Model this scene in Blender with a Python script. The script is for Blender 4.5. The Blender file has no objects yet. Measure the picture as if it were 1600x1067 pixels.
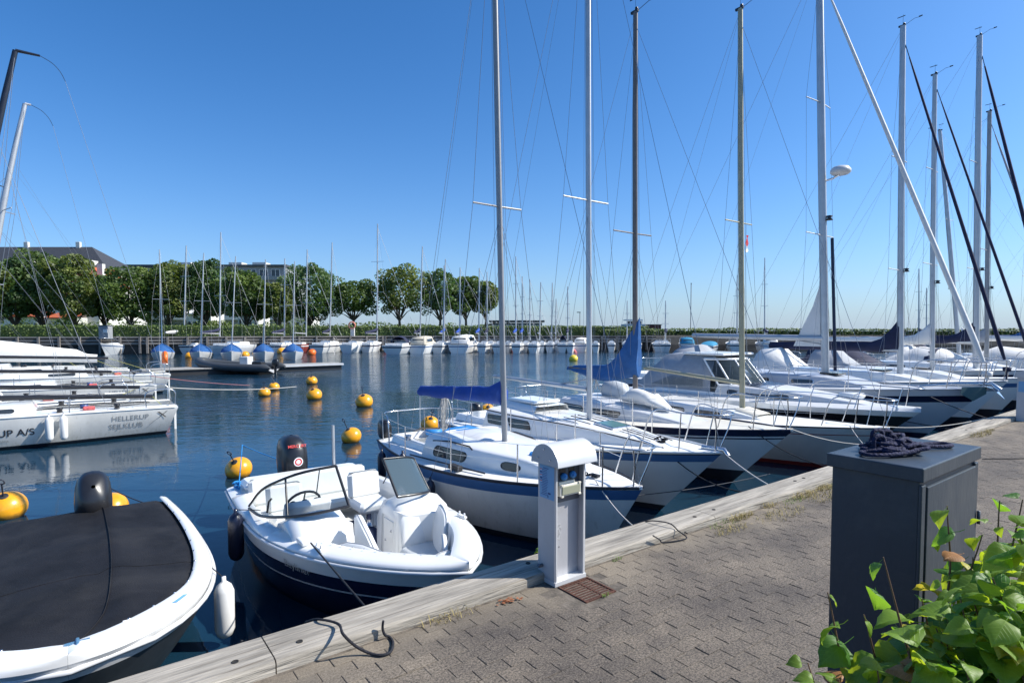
import bpy, math, random
from mathutils import Vector, Matrix, noise
C = bpy.context.scene
COL = C.collection
rad = math.radians
# ---------------------------------------------------------------- camera, sky, sun, exposure
FP, PPY, H, PITCH = 900.0, 556.0, 1.9, rad(2.6)      # focal length in photo pixels, principal row, eye height, tilt
cam = bpy.data.cameras.new('camera'); cam.sensor_width = 36; cam.lens = 36*FP/1600
cam.shift_y = (PPY-533.5)/1600; cam.clip_start = .05; cam.clip_end = 20000
co = bpy.data.objects.new('camera', cam); COL.objects.link(co)
co.location = (0, 0, H); co.rotation_euler = (rad(90)-PITCH, 0, 0); C.camera = co
SUN_AZ, SUN_EL = rad(88), rad(44)                    # azimuth clockwise from +Y
w = bpy.data.worlds.new('World'); C.world = w; w.use_nodes = True
nt = w.node_tree; sky = nt.nodes.new('ShaderNodeTexSky'); sky.sky_type = 'NISHITA'
sky.sun_disc = False; sky.sun_elevation = SUN_EL; sky.sun_rotation = SUN_AZ
hs = nt.nodes.new('ShaderNodeHueSaturation'); tn = nt.nodes.new('ShaderNodeMix'); tn.data_type = 'RGBA'; tn.blend_type = 'MULTIPLY'; tn.inputs['Factor'].default_value = 1
nt.links.new(sky.outputs[0], hs.inputs['Color']); nt.links.new(hs.outputs[0], tn.inputs['A']); 
gc = nt.nodes.new('ShaderNodeTexCoord'); gz = nt.nodes.new('ShaderNodeSeparateXYZ'); nt.links.new(gc.outputs['Generated'], gz.inputs[0])     # summer haze: a pale layer that thins with height, the same all round
gm = nt.nodes.new('ShaderNodeMath'); gm.operation = 'MULTIPLY'; gm.inputs[1].default_value = -9; nt.links.new(gz.outputs[2], gm.inputs[0])
ge = nt.nodes.new('ShaderNodeMath'); ge.operation = 'EXPONENT'; nt.links.new(gm.outputs[0], ge.inputs[0])
gs = nt.nodes.new('ShaderNodeMath'); gs.operation = 'MULTIPLY'; gs.inputs[1].default_value = .78; gs.use_clamp = True; nt.links.new(ge.outputs[0], gs.inputs[0])
gx = nt.nodes.new('ShaderNodeMix'); gx.data_type = 'RGBA'; gx.inputs['B'].default_value = (2.9, 3.5, 4.3, 1); nt.links.new(gs.outputs[0], gx.inputs['Factor']); nt.links.new(tn.outputs['Result'], gx.inputs['A'])
nt.links.new(gx.outputs['Result'], nt.nodes['Background'].inputs[0])
hs.inputs['Saturation'].default_value = 1.22; tn.inputs['B'].default_value = (.82, 1.05, 1.12, 1); nt.nodes['Background'].inputs[1].default_value = .133
sky.air_density = .75; sky.dust_density = 1.2; sky.ozone_density = 5; sky.altitude = 0
sl = bpy.data.lights.new('sun', 'SUN'); sl.energy = 5.0; sl.angle = rad(.5); sl.color = (1, .95, .87)
so = bpy.data.objects.new('sun', sl); COL.objects.link(so)
sd = Vector((math.sin(SUN_AZ)*math.cos(SUN_EL), math.cos(SUN_AZ)*math.cos(SUN_EL), math.sin(SUN_EL)))
so.rotation_euler = sd.to_track_quat('Z', 'Y').to_euler(); so.location = (0, 0, 30)
C.view_settings.view_transform = 'Standard'; C.view_settings.look = 'None'
C.view_settings.exposure = .45; C.view_settings.gamma = 1; C.view_settings.use_curve_mapping = False

# ---------------------------------------------------------------- geometry helpers
WL = -1.0                                             # water level; the quay top is z = 0
def ray(px, py):
    x, y = (px-800)/FP, -(py-PPY)/FP
    s, c = math.sin(PITCH), math.cos(PITCH)
    return Vector((x, c+y*s, -s+y*c))
def G(px, py, z=0.):                                  # where the line of sight meets height z
    d = ray(px, py); t = (z-H)/d.z
    return Vector((d.x*t, d.y*t, z))
def AT(px, py, D):                                    # the point at distance D along the line of sight
    d = ray(px, py); t = D/d.y
    return Vector((d.x*t, D, H+d.z*t))
def P(u, v, z=0.): return Vector((.8*u-.6*v, .6*u+.8*v, z))     # quay frame: u along the edge, v out over the water
def UV(p): return (.8*p.x+.6*p.y, -.6*p.x+.8*p.y)
QA = math.atan2(.6, .8)
EDGE = 3.60

class MB:
    def __init__(s): s.v=[]; s.f=[]; s.m=[]; s.sm=[]
    def grid(s, rows, cu=False, m=0, sm=True, mf=None):          # rows of points; cu closes each row
        b=len(s.v); n=len(rows[0])
        for r in rows: s.v += [tuple(p) for p in r]
        for i in range(len(rows)-1):
            for j in range(n if cu else n-1):
                k=(j+1)%n
                s.f.append((b+i*n+j, b+i*n+k, b+(i+1)*n+k, b+(i+1)*n+j)); s.m.append(mf(i,j) if mf else m); s.sm.append(sm)
        return s
    def poly(s, pts, m=0, sm=False):
        b=len(s.v); s.v += [tuple(p) for p in pts]; s.f.append(tuple(range(b,b+len(pts)))); s.m.append(m); s.sm.append(sm); return s
    def box(s, c, d, rz=0., m=0, rx=0., ry=0.):
        M=Matrix.Translation(c)@Matrix.Rotation(rz,4,'Z')@Matrix.Rotation(ry,4,'Y')@Matrix.Rotation(rx,4,'X')
        b=len(s.v)
        for z in (-1,1):
            for y in (-1,1):
                for x in (-1,1): s.v.append(tuple(M@Vector((x*d[0]/2,y*d[1]/2,z*d[2]/2))))
        for f in ((0,2,3,1),(4,5,7,6),(0,1,5,4),(2,6,7,3),(0,4,6,2),(1,3,7,5)):
            s.f.append(tuple(b+i for i in f)); s.m.append(m); s.sm.append(False)
        return s
    def cbox(s, c, d, e=.01, rz=0., m=0, rx=0., ry=0.):          # box with chamfered corners all round
        M=Matrix.Translation(c)@Matrix.Rotation(rz,4,'Z')@Matrix.Rotation(ry,4,'Y')@Matrix.Rotation(rx,4,'X')
        X,Y,Z=d[0]/2,d[1]/2,d[2]/2
        def ring(x,y,z,c_): return [M@Vector(p) for p in ((x,y-c_,z),(x-c_,y,z),(-x+c_,y,z),(-x,y-c_,z),(-x,-y+c_,z),(-x+c_,-y,z),(x-c_,-y,z),(x,-y+c_,z))]
        rows=[ring(X-e,Y-e,-Z,e),ring(X,Y,-Z+e,e),ring(X,Y,Z-e,e),ring(X-e,Y-e,Z,e)]
        s.grid(rows,True,m,False); s.poly(rows[0][::-1],m); s.poly(rows[3],m); return s
    def tube(s, pts, r, n=6, m=0, cap=True, flat=1.):
        pts=[Vector(p) for p in pts]; N=len(pts); rs=r if isinstance(r,(list,tuple)) else [r]*N
        rows=[]; t0=(pts[1]-pts[0]).normalized()
        a=t0.orthogonal().normalized()
        if abs(t0.z)>.9: a=Vector((1,0,0))-t0*t0.x; a.normalize()
        for i in range(N):
            t=(pts[min(i+1,N-1)]-pts[max(i-1,0)])
            if t.length<1e-9: t=t0
            t.normalize(); a=(a-t*a.dot(t)); a=a.normalized() if a.length>1e-6 else t.orthogonal().normalized(); b=t.cross(a)
            rows.append([pts[i]+(a*math.cos(k*2*math.pi/n)+b*math.sin(k*2*math.pi/n)*flat)*rs[i] for k in range(n)])
        s.grid(rows,True,m,n>4)
        if cap: s.poly(rows[0][::-1],m); s.poly(rows[-1],m)
        return s
    def lathe(s, prof, n=16, c=(0,0,0), m=0, ax=None, mf=None):   # prof: (radius, height)
        q=Vector((0,0,1)).rotation_difference(Vector(ax).normalized()) if ax else None
        rows=[]
        for r,z in prof:
            row=[]
            for k in range(n):
                p=Vector((r*math.cos(k*2*math.pi/n),r*math.sin(k*2*math.pi/n),z))
                if q: p=q@p
                row.append(p+Vector(c))
            rows.append(row)
        s.grid(rows,True,m,True,mf); return s
    def prism(s, pts2, z0, z1, m=0, M=None):
        M=M or Matrix.Identity(4)
        a=[M@Vector((x,y,z0)) for x,y in pts2]; b=[M@Vector((x,y,z1)) for x,y in pts2]
        s.grid([a,b],True,m,False); s.poly(a[::-1],m); s.poly(b,m); return s
    def data(s, name, mats):
        me=bpy.data.meshes.new(name); me.from_pydata(s.v,[],s.f)
        for x in (mats if isinstance(mats,(list,tuple)) else [mats]): me.materials.append(x)
        me.polygons.foreach_set('material_index',s.m); me.polygons.foreach_set('use_smooth',s.sm); me.update()
        return me
    def obj(s, name, mats, parent=None, **k):
        o=bpy.data.objects.new(name,s.data(name,mats)); COL.objects.link(o); o.parent=parent
        for a,b in k.items(): o[a]=b
        return o
def bev(o, w_=.01, seg=2):
    b=o.modifiers.new('bevel','BEVEL'); b.width=w_; b.segments=seg; b.limit_method='ANGLE'; b.angle_limit=rad(40); return o
def tag(o, label, cat, group=None, kind=None):
    if label: o['label']=label
    if cat: o['category']=cat
    if group: o['group']=group
    if kind: o['kind']=kind
    return o
def empty(name, loc=(0,0,0), rz=0., label=None, cat=None, group=None):
    o=bpy.data.objects.new(name,None); COL.objects.link(o); o.location=loc; o.rotation_euler=(0,0,rz); o.empty_display_size=.2
    return tag(o,label,cat,group)
def struct(o): o['kind']='structure'; return o
def copy_tree(o, parent=None):
    c=o.copy(); COL.objects.link(c); c.parent=parent
    for ch in list(o.children): copy_tree(ch,c)
    return c
def bez(pts, n=8):                                     # smooth curve through points
    pts=[Vector(p) for p in pts]; out=[]
    Q=[pts[0]*2-pts[1]]+pts+[pts[-1]*2-pts[-2]]
    for i in range(1,len(Q)-2):
        for k in range(n):
            t=k/n; a,b,c,d=Q[i-1:i+3]
            out.append(.5*((2*b)+(c-a)*t+(2*a-5*b+4*c-d)*t*t+(3*b-a-3*c+d)*t*t*t))
    out.append(pts[-1]); return out
def sag(a,b,s=.1,n=10):
    a,b=Vector(a),Vector(b); return [a.lerp(b,i/n)-Vector((0,0,s*4*(i/n)*(1-i/n))) for i in range(n+1)]

# ---------------------------------------------------------------- materials
MT={}
def mat(name, col, rough=.5, metal=0., var=.08, scale=4., bump=0., bscale=None, coat=0., spec=.5, trans=0., sub=None, stretch=None, obj_space=True):
    if name in MT: return MT[name]
    m=bpy.data.materials.new(name); m.use_nodes=True; n=m.node_tree; b=n.nodes['Principled BSDF']
    b.inputs['Roughness'].default_value=rough; b.inputs['Metallic'].default_value=metal
    b.inputs['Coat Weight'].default_value=coat; b.inputs['Specular IOR Level'].default_value=spec
    tc=n.nodes.new('ShaderNodeTexCoord'); src=tc.outputs['Object']
    if stretch:
        mp=n.nodes.new('ShaderNodeMapping'); mp.inputs['Scale'].default_value=stretch; n.links.new(src,mp.inputs[0]); src=mp.outputs[0]
    nz=n.nodes.new('ShaderNodeTexNoise'); nz.inputs['Scale'].default_value=scale; nz.inputs['Detail'].default_value=6; nz.inputs['Roughness'].default_value=.62
    n.links.new(src,nz.inputs['Vector'])
    cr=n.nodes.new('ShaderNodeValToRGB'); cr.color_ramp.elements[0].position=.3; cr.color_ramp.elements[1].position=.7
    cr.color_ramp.elements[0].color=[max(0,c*(1-var)) for c in col]+[1]; cr.color_ramp.elements[1].color=[min(1,c*(1+var)) for c in col]+[1]
    n.links.new(nz.outputs[0],cr.inputs[0]); n.links.new(cr.outputs[0],b.inputs['Base Color'])
    if bump:
        n2=n.nodes.new('ShaderNodeTexNoise'); n2.inputs['Scale'].default_value=bscale or scale*5; n2.inputs['Detail'].default_value=5
        n.links.new(src,n2.inputs['Vector']); bp=n.nodes.new('ShaderNodeBump'); bp.inputs['Strength'].default_value=bump; bp.inputs['Distance'].default_value=.02
        n.links.new(n2.outputs[0],bp.inputs['Height']); n.links.new(bp.outputs[0],b.inputs['Normal'])
    MT[name]=m; return m
def nodes(m): return m.node_tree.nodes, m.node_tree.links, m.node_tree.nodes['Principled BSDF']
white=mat('gelcoat white',(.80,.80,.78),.22,var=.035,scale=1.3,coat=.3)
# weathered hull: faint grime that gathers in streaks
grimy=mat('weathered white gelcoat',(.72,.71,.67),.3,var=.10,scale=2.2,stretch=(1,1,.25),coat=.2)
deckw=mat('non slip deck',(.74,.74,.72),.55,var=.07,scale=3,bump=.15,bscale=220)
greyw=mat('grey white gelcoat',(.60,.61,.62),.35,var=.08,scale=2)
cream=mat('cream gelcoat',(.72,.68,.58),.35,var=.06)
navy=mat('navy gelcoat',(.010,.015,.045),.22,var=.2,spec=.35)
black=mat('black gelcoat',(.012,.012,.015),.22,var=.2,spec=.35)
stripe=mat('mid blue stripe',(.045,.12,.27),.3,var=.1,scale=3)
red=mat('red antifouling',(.22,.025,.02),.5,var=.2)
boot=mat('dark boot top',(.02,.022,.03),.5,var=.3)
alu=mat('anodised aluminium',(.50,.51,.52),.42,.55,var=.08,scale=3)
alug=mat('grey painted mast',(.33,.33,.33),.45,.3,var=.1)
aluo=mat('weathered golden mast',(.36,.34,.24),.45,.3,var=.1)
alub=mat('brown mast',(.16,.14,.13),.45,.2,var=.15)
alud=mat('dark carbon mast',(.015,.018,.03),.3,var=.2)
steel=mat('stainless steel',(.62,.62,.63),.2,.95,var=.04)
wire=mat('rigging wire',(.32,.32,.33),.4,.6,var=.05)
wirew=mat('white rigging line',(.65,.65,.63),.6,var=.05)
wired=mat('dark line',(.03,.035,.05),.7,var=.2)
blackp=mat('black plastic',(.018,.018,.02),.32,var=.2,coat=.2)
rubber=mat('black rubber',(.025,.025,.027),.6,var=.2)
glassd=mat('smoked acrylic',(.03,.035,.04),.08,var=.3,coat=.5)
blue=mat('royal blue canvas',(.010,.06,.32),.75,var=.15,scale=5,bump=.35,bscale=9)
blue2=mat('mid blue canvas',(.014,.09,.27),.75,var=.2,scale=4,bump=.4,bscale=7)
bluel=mat('light blue paint',(.03,.22,.55),.5,var=.1)
navyc=mat('navy canvas',(.012,.016,.05),.8,var=.25,scale=5,bump=.4,bscale=8)
greyc=mat('grey canvas',(.33,.35,.38),.8,var=.1,scale=5,bump=.35,bscale=8)
whitec=mat('white sailcloth',(.70,.69,.66),.7,var=.06,scale=3,bump=.5,bscale=6)
beigec=mat('beige canvas',(.55,.50,.40),.8,var=.1,bump=.3,bscale=8)
blackc=mat('black cover cloth',(.011,.011,.013),.7,var=.5,scale=2.2,bump=.3,bscale=90,spec=.25)
vinyl=mat('white vinyl cushion',(.70,.71,.70),.4,var=.04,scale=6,bump=.1,bscale=10)
vinylg=mat('pale grey vinyl cushion',(.52,.55,.56),.45,var=.05,scale=6,bump=.1,bscale=10)
carpet=mat('navy carpet',(.02,.03,.08),.95,var=.3,scale=40)
teak=mat('weathered teak',(.30,.21,.13),.7,var=.25,scale=8,stretch=(.2,1,1))
orange=mat('yellow buoy plastic',(.80,.36,.012),.28,var=.14,scale=3,coat=.3)
oranger=mat('orange plastic',(.80,.16,.02),.4,var=.1)
yellow=mat('lemon yellow plastic',(.75,.58,.05),.4,var=.1)
fendw=mat('white fender vinyl',(.74,.74,.72),.35,var=.05,scale=6)
fendn=mat('navy fender vinyl',(.012,.015,.035),.35,var=.2,coat=.2)
ropeb=mat('navy rope',(.010,.013,.05),.85,var=.5,scale=90,bump=.6,bscale=120)
ropek=mat('black rope',(.015,.016,.022),.85,var=.4,scale=90,bump=.6,bscale=150)
ropel=mat('bright blue rope',(.02,.25,.60),.8,var=.3,scale=80)
ropew=mat('pale rope',(.50,.48,.44),.85,var=.2,scale=80)
ropey=mat('yellow rope',(.55,.52,.12),.85,var=.2,scale=80)
pink=mat('faded red pole',(.55,.14,.15),.6,var=.2)
concrete=mat('concrete',(.30,.29,.27),.9,var=.15,scale=3,bump=.4)
dgrey=mat('dark grey cabinet paint',(.033,.045,.060),.40,var=.12,scale=2.5,stretch=(1,1,.3),bump=.06,bscale=60)
pedm=mat('grey powder coated aluminium',(.46,.46,.48),.42,.25,var=.07,scale=5,stretch=(1,1,.4))
pedd=mat('dark pedestal recess',(.13,.13,.14),.6,.2,var=.15)
pedl=mat('light pedestal hood',(.62,.62,.62),.38,.2,var=.05)
rust=mat('rusty cast iron',(.085,.035,.022),.8,.2,var=.5,scale=18,bump=.5,bscale=60)
red_p=mat('red print',(.55,.02,.02),.4,var=.1)
white_p=mat('white print',(.8,.8,.8),.4,var=.02)
grey_p=mat('grey lettering film',(.36,.36,.35),.4,var=.05)
dark_p=mat('charcoal lettering film',(.05,.05,.055),.4,var=.1)
blue_p=mat('pale blue label film',(.16,.36,.58),.4,var=.05)
olive=mat('olive socket cover',(.30,.31,.22),.5,var=.1)
# clear glazing that still shows what lies behind
def clear(name,tint,mixf,rough=.02):
    m=bpy.data.materials.new(name); m.use_nodes=True; N,L,b=nodes(m)
    b.inputs['Base Color'].default_value=tint+(1,); b.inputs['Roughness'].default_value=rough
    t=N.new('ShaderNodeBsdfTransparent'); t.inputs[0].default_value=(.93,.96,.96,1); mx=N.new('ShaderNodeMixShader'); fr=N.new('ShaderNodeFresnel'); fr.inputs[0].default_value=1.5
    ad=N.new('ShaderNodeMath'); ad.operation='ADD'; ad.use_clamp=True; ad.inputs[1].default_value=mixf
    L.new(fr.outputs[0],ad.inputs[0]); L.new(ad.outputs[0],mx.inputs[0]); L.new(t.outputs[0],mx.inputs[1]); L.new(b.outputs[0],mx.inputs[2])
    L.new(mx.outputs[0],N['Material Output'].inputs[0]); return m
glass=clear('windscreen glass',(.10,.13,.14),.06)
glasst=clear('tinted windscreen',(.06,.09,.11),.30)
pvc=clear('clear canopy window',(.25,.28,.30),.25,.15)

def weather(m, z_stain=True):                          # grime streaks running down and a yellow-brown scum band at the water
    N,L,b=nodes(m); src=b.inputs['Base Color'].links[0].from_socket
    g=N.new('ShaderNodeNewGeometry'); sx=N.new('ShaderNodeSeparateXYZ'); L.new(g.outputs['Position'],sx.inputs[0])
    mr=N.new('ShaderNodeMapRange'); mr.inputs['From Min'].default_value=WL; mr.inputs['From Max'].default_value=WL+.32; mr.inputs['To Min'].default_value=.75; mr.inputs['To Max'].default_value=0
    L.new(sx.outputs[2],mr.inputs[0])
    tc=N.new('ShaderNodeTexCoord'); mp=N.new('ShaderNodeMapping'); mp.inputs['Scale'].default_value=(6,6,.9); L.new(tc.outputs['Object'],mp.inputs[0])
    nz=N.new('ShaderNodeTexNoise'); nz.inputs['Scale'].default_value=2.5; nz.inputs['Detail'].default_value=6; L.new(mp.outputs[0],nz.inputs[0])
    mu=N.new('ShaderNodeMath'); mu.operation='MULTIPLY'; L.new(mr.outputs[0],mu.inputs[0]); L.new(nz.outputs[0],mu.inputs[1])
    st=N.new('ShaderNodeMapRange'); st.inputs['From Min'].default_value=.58; st.inputs['From Max'].default_value=.8; st.inputs['To Max'].default_value=.35; L.new(nz.outputs[0],st.inputs[0])
    ad=N.new('ShaderNodeMath'); ad.operation='ADD'; ad.use_clamp=True; L.new(mu.outputs[0],ad.inputs[0]); L.new(st.outputs[0],ad.inputs[1])
    mx=N.new('ShaderNodeMix'); mx.data_type='RGBA'; mx.inputs['B'].default_value=(.34,.31,.22,1); L.new(ad.outputs[0],mx.inputs['Factor']); L.new(src,mx.inputs['A'])
    L.new(mx.outputs['Result'],b.inputs['Base Color'])
weather(grimy)
def dusty(m,col,amt,sc):                               # pale dust and dried water marks on a dark cloth: 'dusty cover'
    N,L,b=nodes(m); src=b.inputs['Base Color'].links[0].from_socket; tc=N.new('ShaderNodeTexCoord')
    a=N.new('ShaderNodeTexNoise'); a.inputs['Scale'].default_value=sc; a.inputs['Detail'].default_value=8; a.inputs['Roughness'].default_value=.7; a.inputs['Distortion'].default_value=.8; L.new(tc.outputs['Object'],a.inputs[0])
    mr=N.new('ShaderNodeMapRange'); mr.inputs['From Min'].default_value=.48; mr.inputs['From Max'].default_value=.75; mr.inputs['To Max'].default_value=amt; L.new(a.outputs[0],mr.inputs[0])
    mx=N.new('ShaderNodeMix'); mx.data_type='RGBA'; mx.inputs['B'].default_value=col+(1,); L.new(mr.outputs[0],mx.inputs['Factor']); L.new(src,mx.inputs['A']); L.new(mx.outputs['Result'],b.inputs['Base Color'])
def scum(m,z1,col):                                    # growth just above the water, uneven
    N,L,b=nodes(m); src=b.inputs['Base Color'].links[0].from_socket; g=N.new('ShaderNodeNewGeometry'); sx=N.new('ShaderNodeSeparateXYZ'); L.new(g.outputs['Position'],sx.inputs[0])
    nz=N.new('ShaderNodeTexNoise'); nz.inputs['Scale'].default_value=14; nz.inputs['Detail'].default_value=5; L.new(g.outputs['Position'],nz.inputs[0])
    ad=N.new('ShaderNodeMath'); ad.operation='MULTIPLY_ADD'; ad.inputs[1].default_value=-.10; L.new(nz.outputs[0],ad.inputs[0]); L.new(sx.outputs[2],ad.inputs[2])
    mr=N.new('ShaderNodeMapRange'); mr.inputs['From Min'].default_value=WL-.03; mr.inputs['From Max'].default_value=WL+z1; mr.inputs['To Min'].default_value=.85; mr.inputs['To Max'].default_value=0; L.new(ad.outputs[0],mr.inputs[0])
    mx=N.new('ShaderNodeMix'); mx.data_type='RGBA'; mx.inputs['B'].default_value=col+(1,); L.new(mr.outputs[0],mx.inputs['Factor']); L.new(src,mx.inputs['A']); L.new(mx.outputs['Result'],b.inputs['Base Color'])
scum(orange,.05,(.16,.10,.03)); scum(fendw,.10,(.30,.30,.20))
dusty(blackc,(.05,.048,.045),.30,1.1); dusty(dgrey,(.16,.16,.15),.30,2.2); dusty(orange,(.40,.20,.03),.45,5.); dusty(blue,(.08,.13,.28),.30,3.); dusty(blue2,(.08,.16,.30),.35,2.5); dusty(pedm,(.30,.28,.25),.35,4.); dusty(vinyl,(.55,.54,.48),.25,5.); dusty(deckw,(.50,.48,.42),.30,2.2); dusty(white,(.60,.59,.54),.25,1.6)
# ---------------------------------------------------------------- water and sea bed
def water_mat():
    m=bpy.data.materials.new('harbour water'); m.use_nodes=True; N,L,b=nodes(m)
    b.inputs['Base Color'].default_value=(.006,.026,.048,1); b.inputs['Roughness'].default_value=.035; b.inputs['IOR'].default_value=1.36
    g=N.new('ShaderNodeNewGeometry')
    def nz(sc,det,st=(1,1,1),rot=0):
        mp=N.new('ShaderNodeMapping'); mp.inputs['Scale'].default_value=st; mp.inputs['Rotation'].default_value=(0,0,rot); L.new(g.outputs['Position'],mp.inputs[0])
        t=N.new('ShaderNodeTexNoise'); t.inputs['Scale'].default_value=sc; t.inputs['Detail'].default_value=det; t.inputs['Roughness'].default_value=.55; L.new(mp.outputs[0],t.inputs[0]); return t.outputs[0]
    a=nz(1.3,4,(1,1.7,1),.3); c=nz(5.5,3,(1,1.5,1),-.2); patch=nz(.055,3,(1,2.2,1))
    sx=N.new('ShaderNodeSeparateXYZ'); L.new(g.outputs['Position'],sx.inputs[0])
    mr=N.new('ShaderNodeMapRange'); mr.inputs['From Min'].default_value=9; mr.inputs['From Max'].default_value=42; mr.inputs['To Min'].default_value=.05; mr.inputs['To Max'].default_value=.85; L.new(sx.outputs[1],mr.inputs[0])
    pr=N.new('ShaderNodeMapRange'); pr.inputs['From Min'].default_value=.38; pr.inputs['From Max'].default_value=.62; pr.inputs['To Min'].default_value=.35; L.new(patch,pr.inputs[0])
    mu=N.new('ShaderNodeMath'); mu.operation='MULTIPLY'; L.new(mr.outputs[0],mu.inputs[0]); L.new(pr.outputs[0],mu.inputs[1])
    mx=N.new('ShaderNodeMath'); mx.operation='MULTIPLY_ADD'; mx.inputs[1].default_value=.35; L.new(c,mx.inputs[0]); L.new(a,mx.inputs[2])
    bp=N.new('ShaderNodeBump'); bp.inputs['Distance'].default_value=.11; L.new(mu.outputs[0],bp.inputs['Strength']); L.new(mx.outputs[0],bp.inputs['Height']); L.new(bp.outputs[0],b.inputs['Normal'])
    return m
wm=water_mat()
mb=MB(); mb.poly([(-3000,-40,WL),(3000,-40,WL),(6000,9000,WL),(-6000,9000,WL)]); struct(mb.obj('water',wm))
# ---------------------------------------------------------------- the quay
def sheet(name, quv, z, m):
    mb=MB(); mb.poly([P(u,v,z) for u,v in quv],0); return struct(mb.obj(name,m))
sand=mat('joint sand and dirt',(.115,.097,.078),.95,var=.5,scale=9,bump=.5)
def paver_mat(name, tex):
    m=bpy.data.materials.new(name); m.use_nodes=True; N,L,b=nodes(m); b.inputs['Roughness'].default_value=.88
    g=N.new('ShaderNodeNewGeometry'); mp=N.new('ShaderNodeMapping'); mp.inputs['Rotation'].default_value=(0,0,-QA); L.new(g.outputs['Position'],mp.inputs[0])
    def nz(sc,det,ro=.6):
        t=N.new('ShaderNodeTexNoise'); t.inputs['Scale'].default_value=sc; t.inputs['Detail'].default_value=det; t.inputs['Roughness'].default_value=ro; L.new(mp.outputs[0],t.inputs[0]); return t.outputs[0]
    def ramp(src,a,ca,c,cc):
        r=N.new('ShaderNodeValToRGB'); r.color_ramp.elements[0].position=a; r.color_ramp.elements[0].color=ca+(1,); r.color_ramp.elements[1].position=c; r.color_ramp.elements[1].color=cc+(1,); L.new(src,r.inputs[0]); return r.outputs[0]
    def mix(f,a,c,mode='MIX'):
        x=N.new('ShaderNodeMix'); x.data_type='RGBA'; x.blend_type=mode
        if isinstance(f,float): x.inputs['Factor'].default_value=f
        else: L.new(f,x.inputs['Factor'])
        L.new(a,x.inputs['A']); L.new(c,x.inputs['B']); return x.outputs['Result']
    base=ramp(nz(1.1,5),.36,(.075,.064,.057),.64,(.150,.127,.104))            # patches: purplish grey to warm
    fine=ramp(nz(75,5,.85),.40,(.26,.26,.26),.61,(1.85,1.8,1.7))
    c=mix(1.,base,fine,'MULTIPLY')
    vo=N.new('ShaderNodeTexVoronoi'); vo.inputs['Scale'].default_value=120; L.new(mp.outputs[0],vo.inputs[0])
    fl=N.new('ShaderNodeMath'); fl.operation='LESS_THAN'; fl.inputs[1].default_value=.20; L.new(vo.outputs['Distance'],fl.inputs[0])
    sel=N.new('ShaderNodeMath'); sel.operation='GREATER_THAN'; sel.inputs[1].default_value=.52; L.new(nz(60,1),sel.inputs[0])
    fm=N.new('ShaderNodeMath'); fm.operation='MULTIPLY'; L.new(fl.outputs[0],fm.inputs[0]); L.new(sel.outputs[0],fm.inputs[1])
    fs=N.new('ShaderNodeMath'); fs.operation='MULTIPLY'; fs.inputs[1].default_value=.6; L.new(fm.outputs[0],fs.inputs[0])
    rgb=N.new('ShaderNodeRGB'); rgb.outputs[0].default_value=(.40,.37,.32,1); c=mix(fs.outputs[0],c,rgb.outputs[0])
    # sandy, paler zone by the timber (real grit washed there)
    sx=N.new('ShaderNodeSeparateXYZ'); L.new(mp.outputs[0],sx.inputs[0])
    nb=N.new('ShaderNodeMath'); nb.operation='MULTIPLY_ADD'; nb.inputs[1].default_value=.9; L.new(nz(2.2,4),nb.inputs[0]); L.new(sx.outputs[1],nb.inputs[2])
    mr=N.new('ShaderNodeMapRange'); mr.inputs['From Min'].default_value=3.25; mr.inputs['From Max'].default_value=3.75; mr.inputs['To Max'].default_value=.6; L.new(nb.outputs[0],mr.inputs[0])
    r2=N.new('ShaderNodeRGB'); r2.outputs[0].default_value=(.25,.21,.155,1); c=mix(mr.outputs[0],c,r2.outputs[0])
    if tex:
        bt=N.new('ShaderNodeTexBrick'); bt.inputs['Scale'].default_value=1; bt.inputs['Brick Width'].default_value=.2; bt.inputs['Row Height'].default_value=.1; bt.inputs['Mortar Size'].default_value=.004
        bt.inputs['Color1'].default_value=(1,1,1,1); bt.inputs['Color2'].default_value=(.85,.84,.82,1); bt.inputs['Mortar'].default_value=(.35,.3,.25,1); L.new(mp.outputs[0],bt.inputs[0]); c=mix(1.,c,bt.outputs[0],'MULTIPLY')
    else:
        ri=N.new('ShaderNodeObjectInfo'); ad=N.new('ShaderNodeMath'); ad.operation='ADD'; L.new(g.outputs['Random Per Island'],ad.inputs[0]); L.new(ri.outputs['Random'],ad.inputs[1])
        fr=N.new('ShaderNodeMath'); fr.operation='FRACT'; L.new(ad.outputs[0],fr.inputs[0]); c=mix(1.,c,ramp(fr.outputs[0],0,(.90,.90,.90),1,(1.08,1.07,1.05)),'MULTIPLY')
    L.new(c,b.inputs['Base Color'])
    bp=N.new('ShaderNodeBump'); bp.inputs['Strength'].default_value=.8; bp.inputs['Distance'].default_value=.004; L.new(nz(150,4,.75),bp.inputs['Height']); L.new(bp.outputs[0],b.inputs['Normal'])
    return m
pav=paver_mat('grey brown paver',False); pavt=paver_mat('distant paver surface',True)
U0,U1,V0,V1=-3.,22.,-2.4,3.24
base=sheet('quay_base',[(U0-.01,V0-.01),(U1+.01,V0-.01),(U1+.01,3.34),(U0-.01,3.34)],-.0045,sand)
sheet('paving',[(U0,-60),(U0,3.34),(-90,3.34),(-90,-60)],0,pavt); sheet('paving',[(U1,-60),(200,-60),(200,3.34),(U1,3.34)],0,pavt)
sheet('paving',[(U0,-60),(U1,-60),(U1,V0),(U0,V0)],0,pavt)
qw=mat('dark wet quay wall',(.035,.033,.028),.7,var=.4,scale=2,stretch=(3,3,.4),bump=.4)
mb=MB(); mb.grid([[P(-90,3.50,-.12),P(200,3.50,-.12)],[P(-90,3.50,-3),P(200,3.50,-3)]],sm=False)
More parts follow.
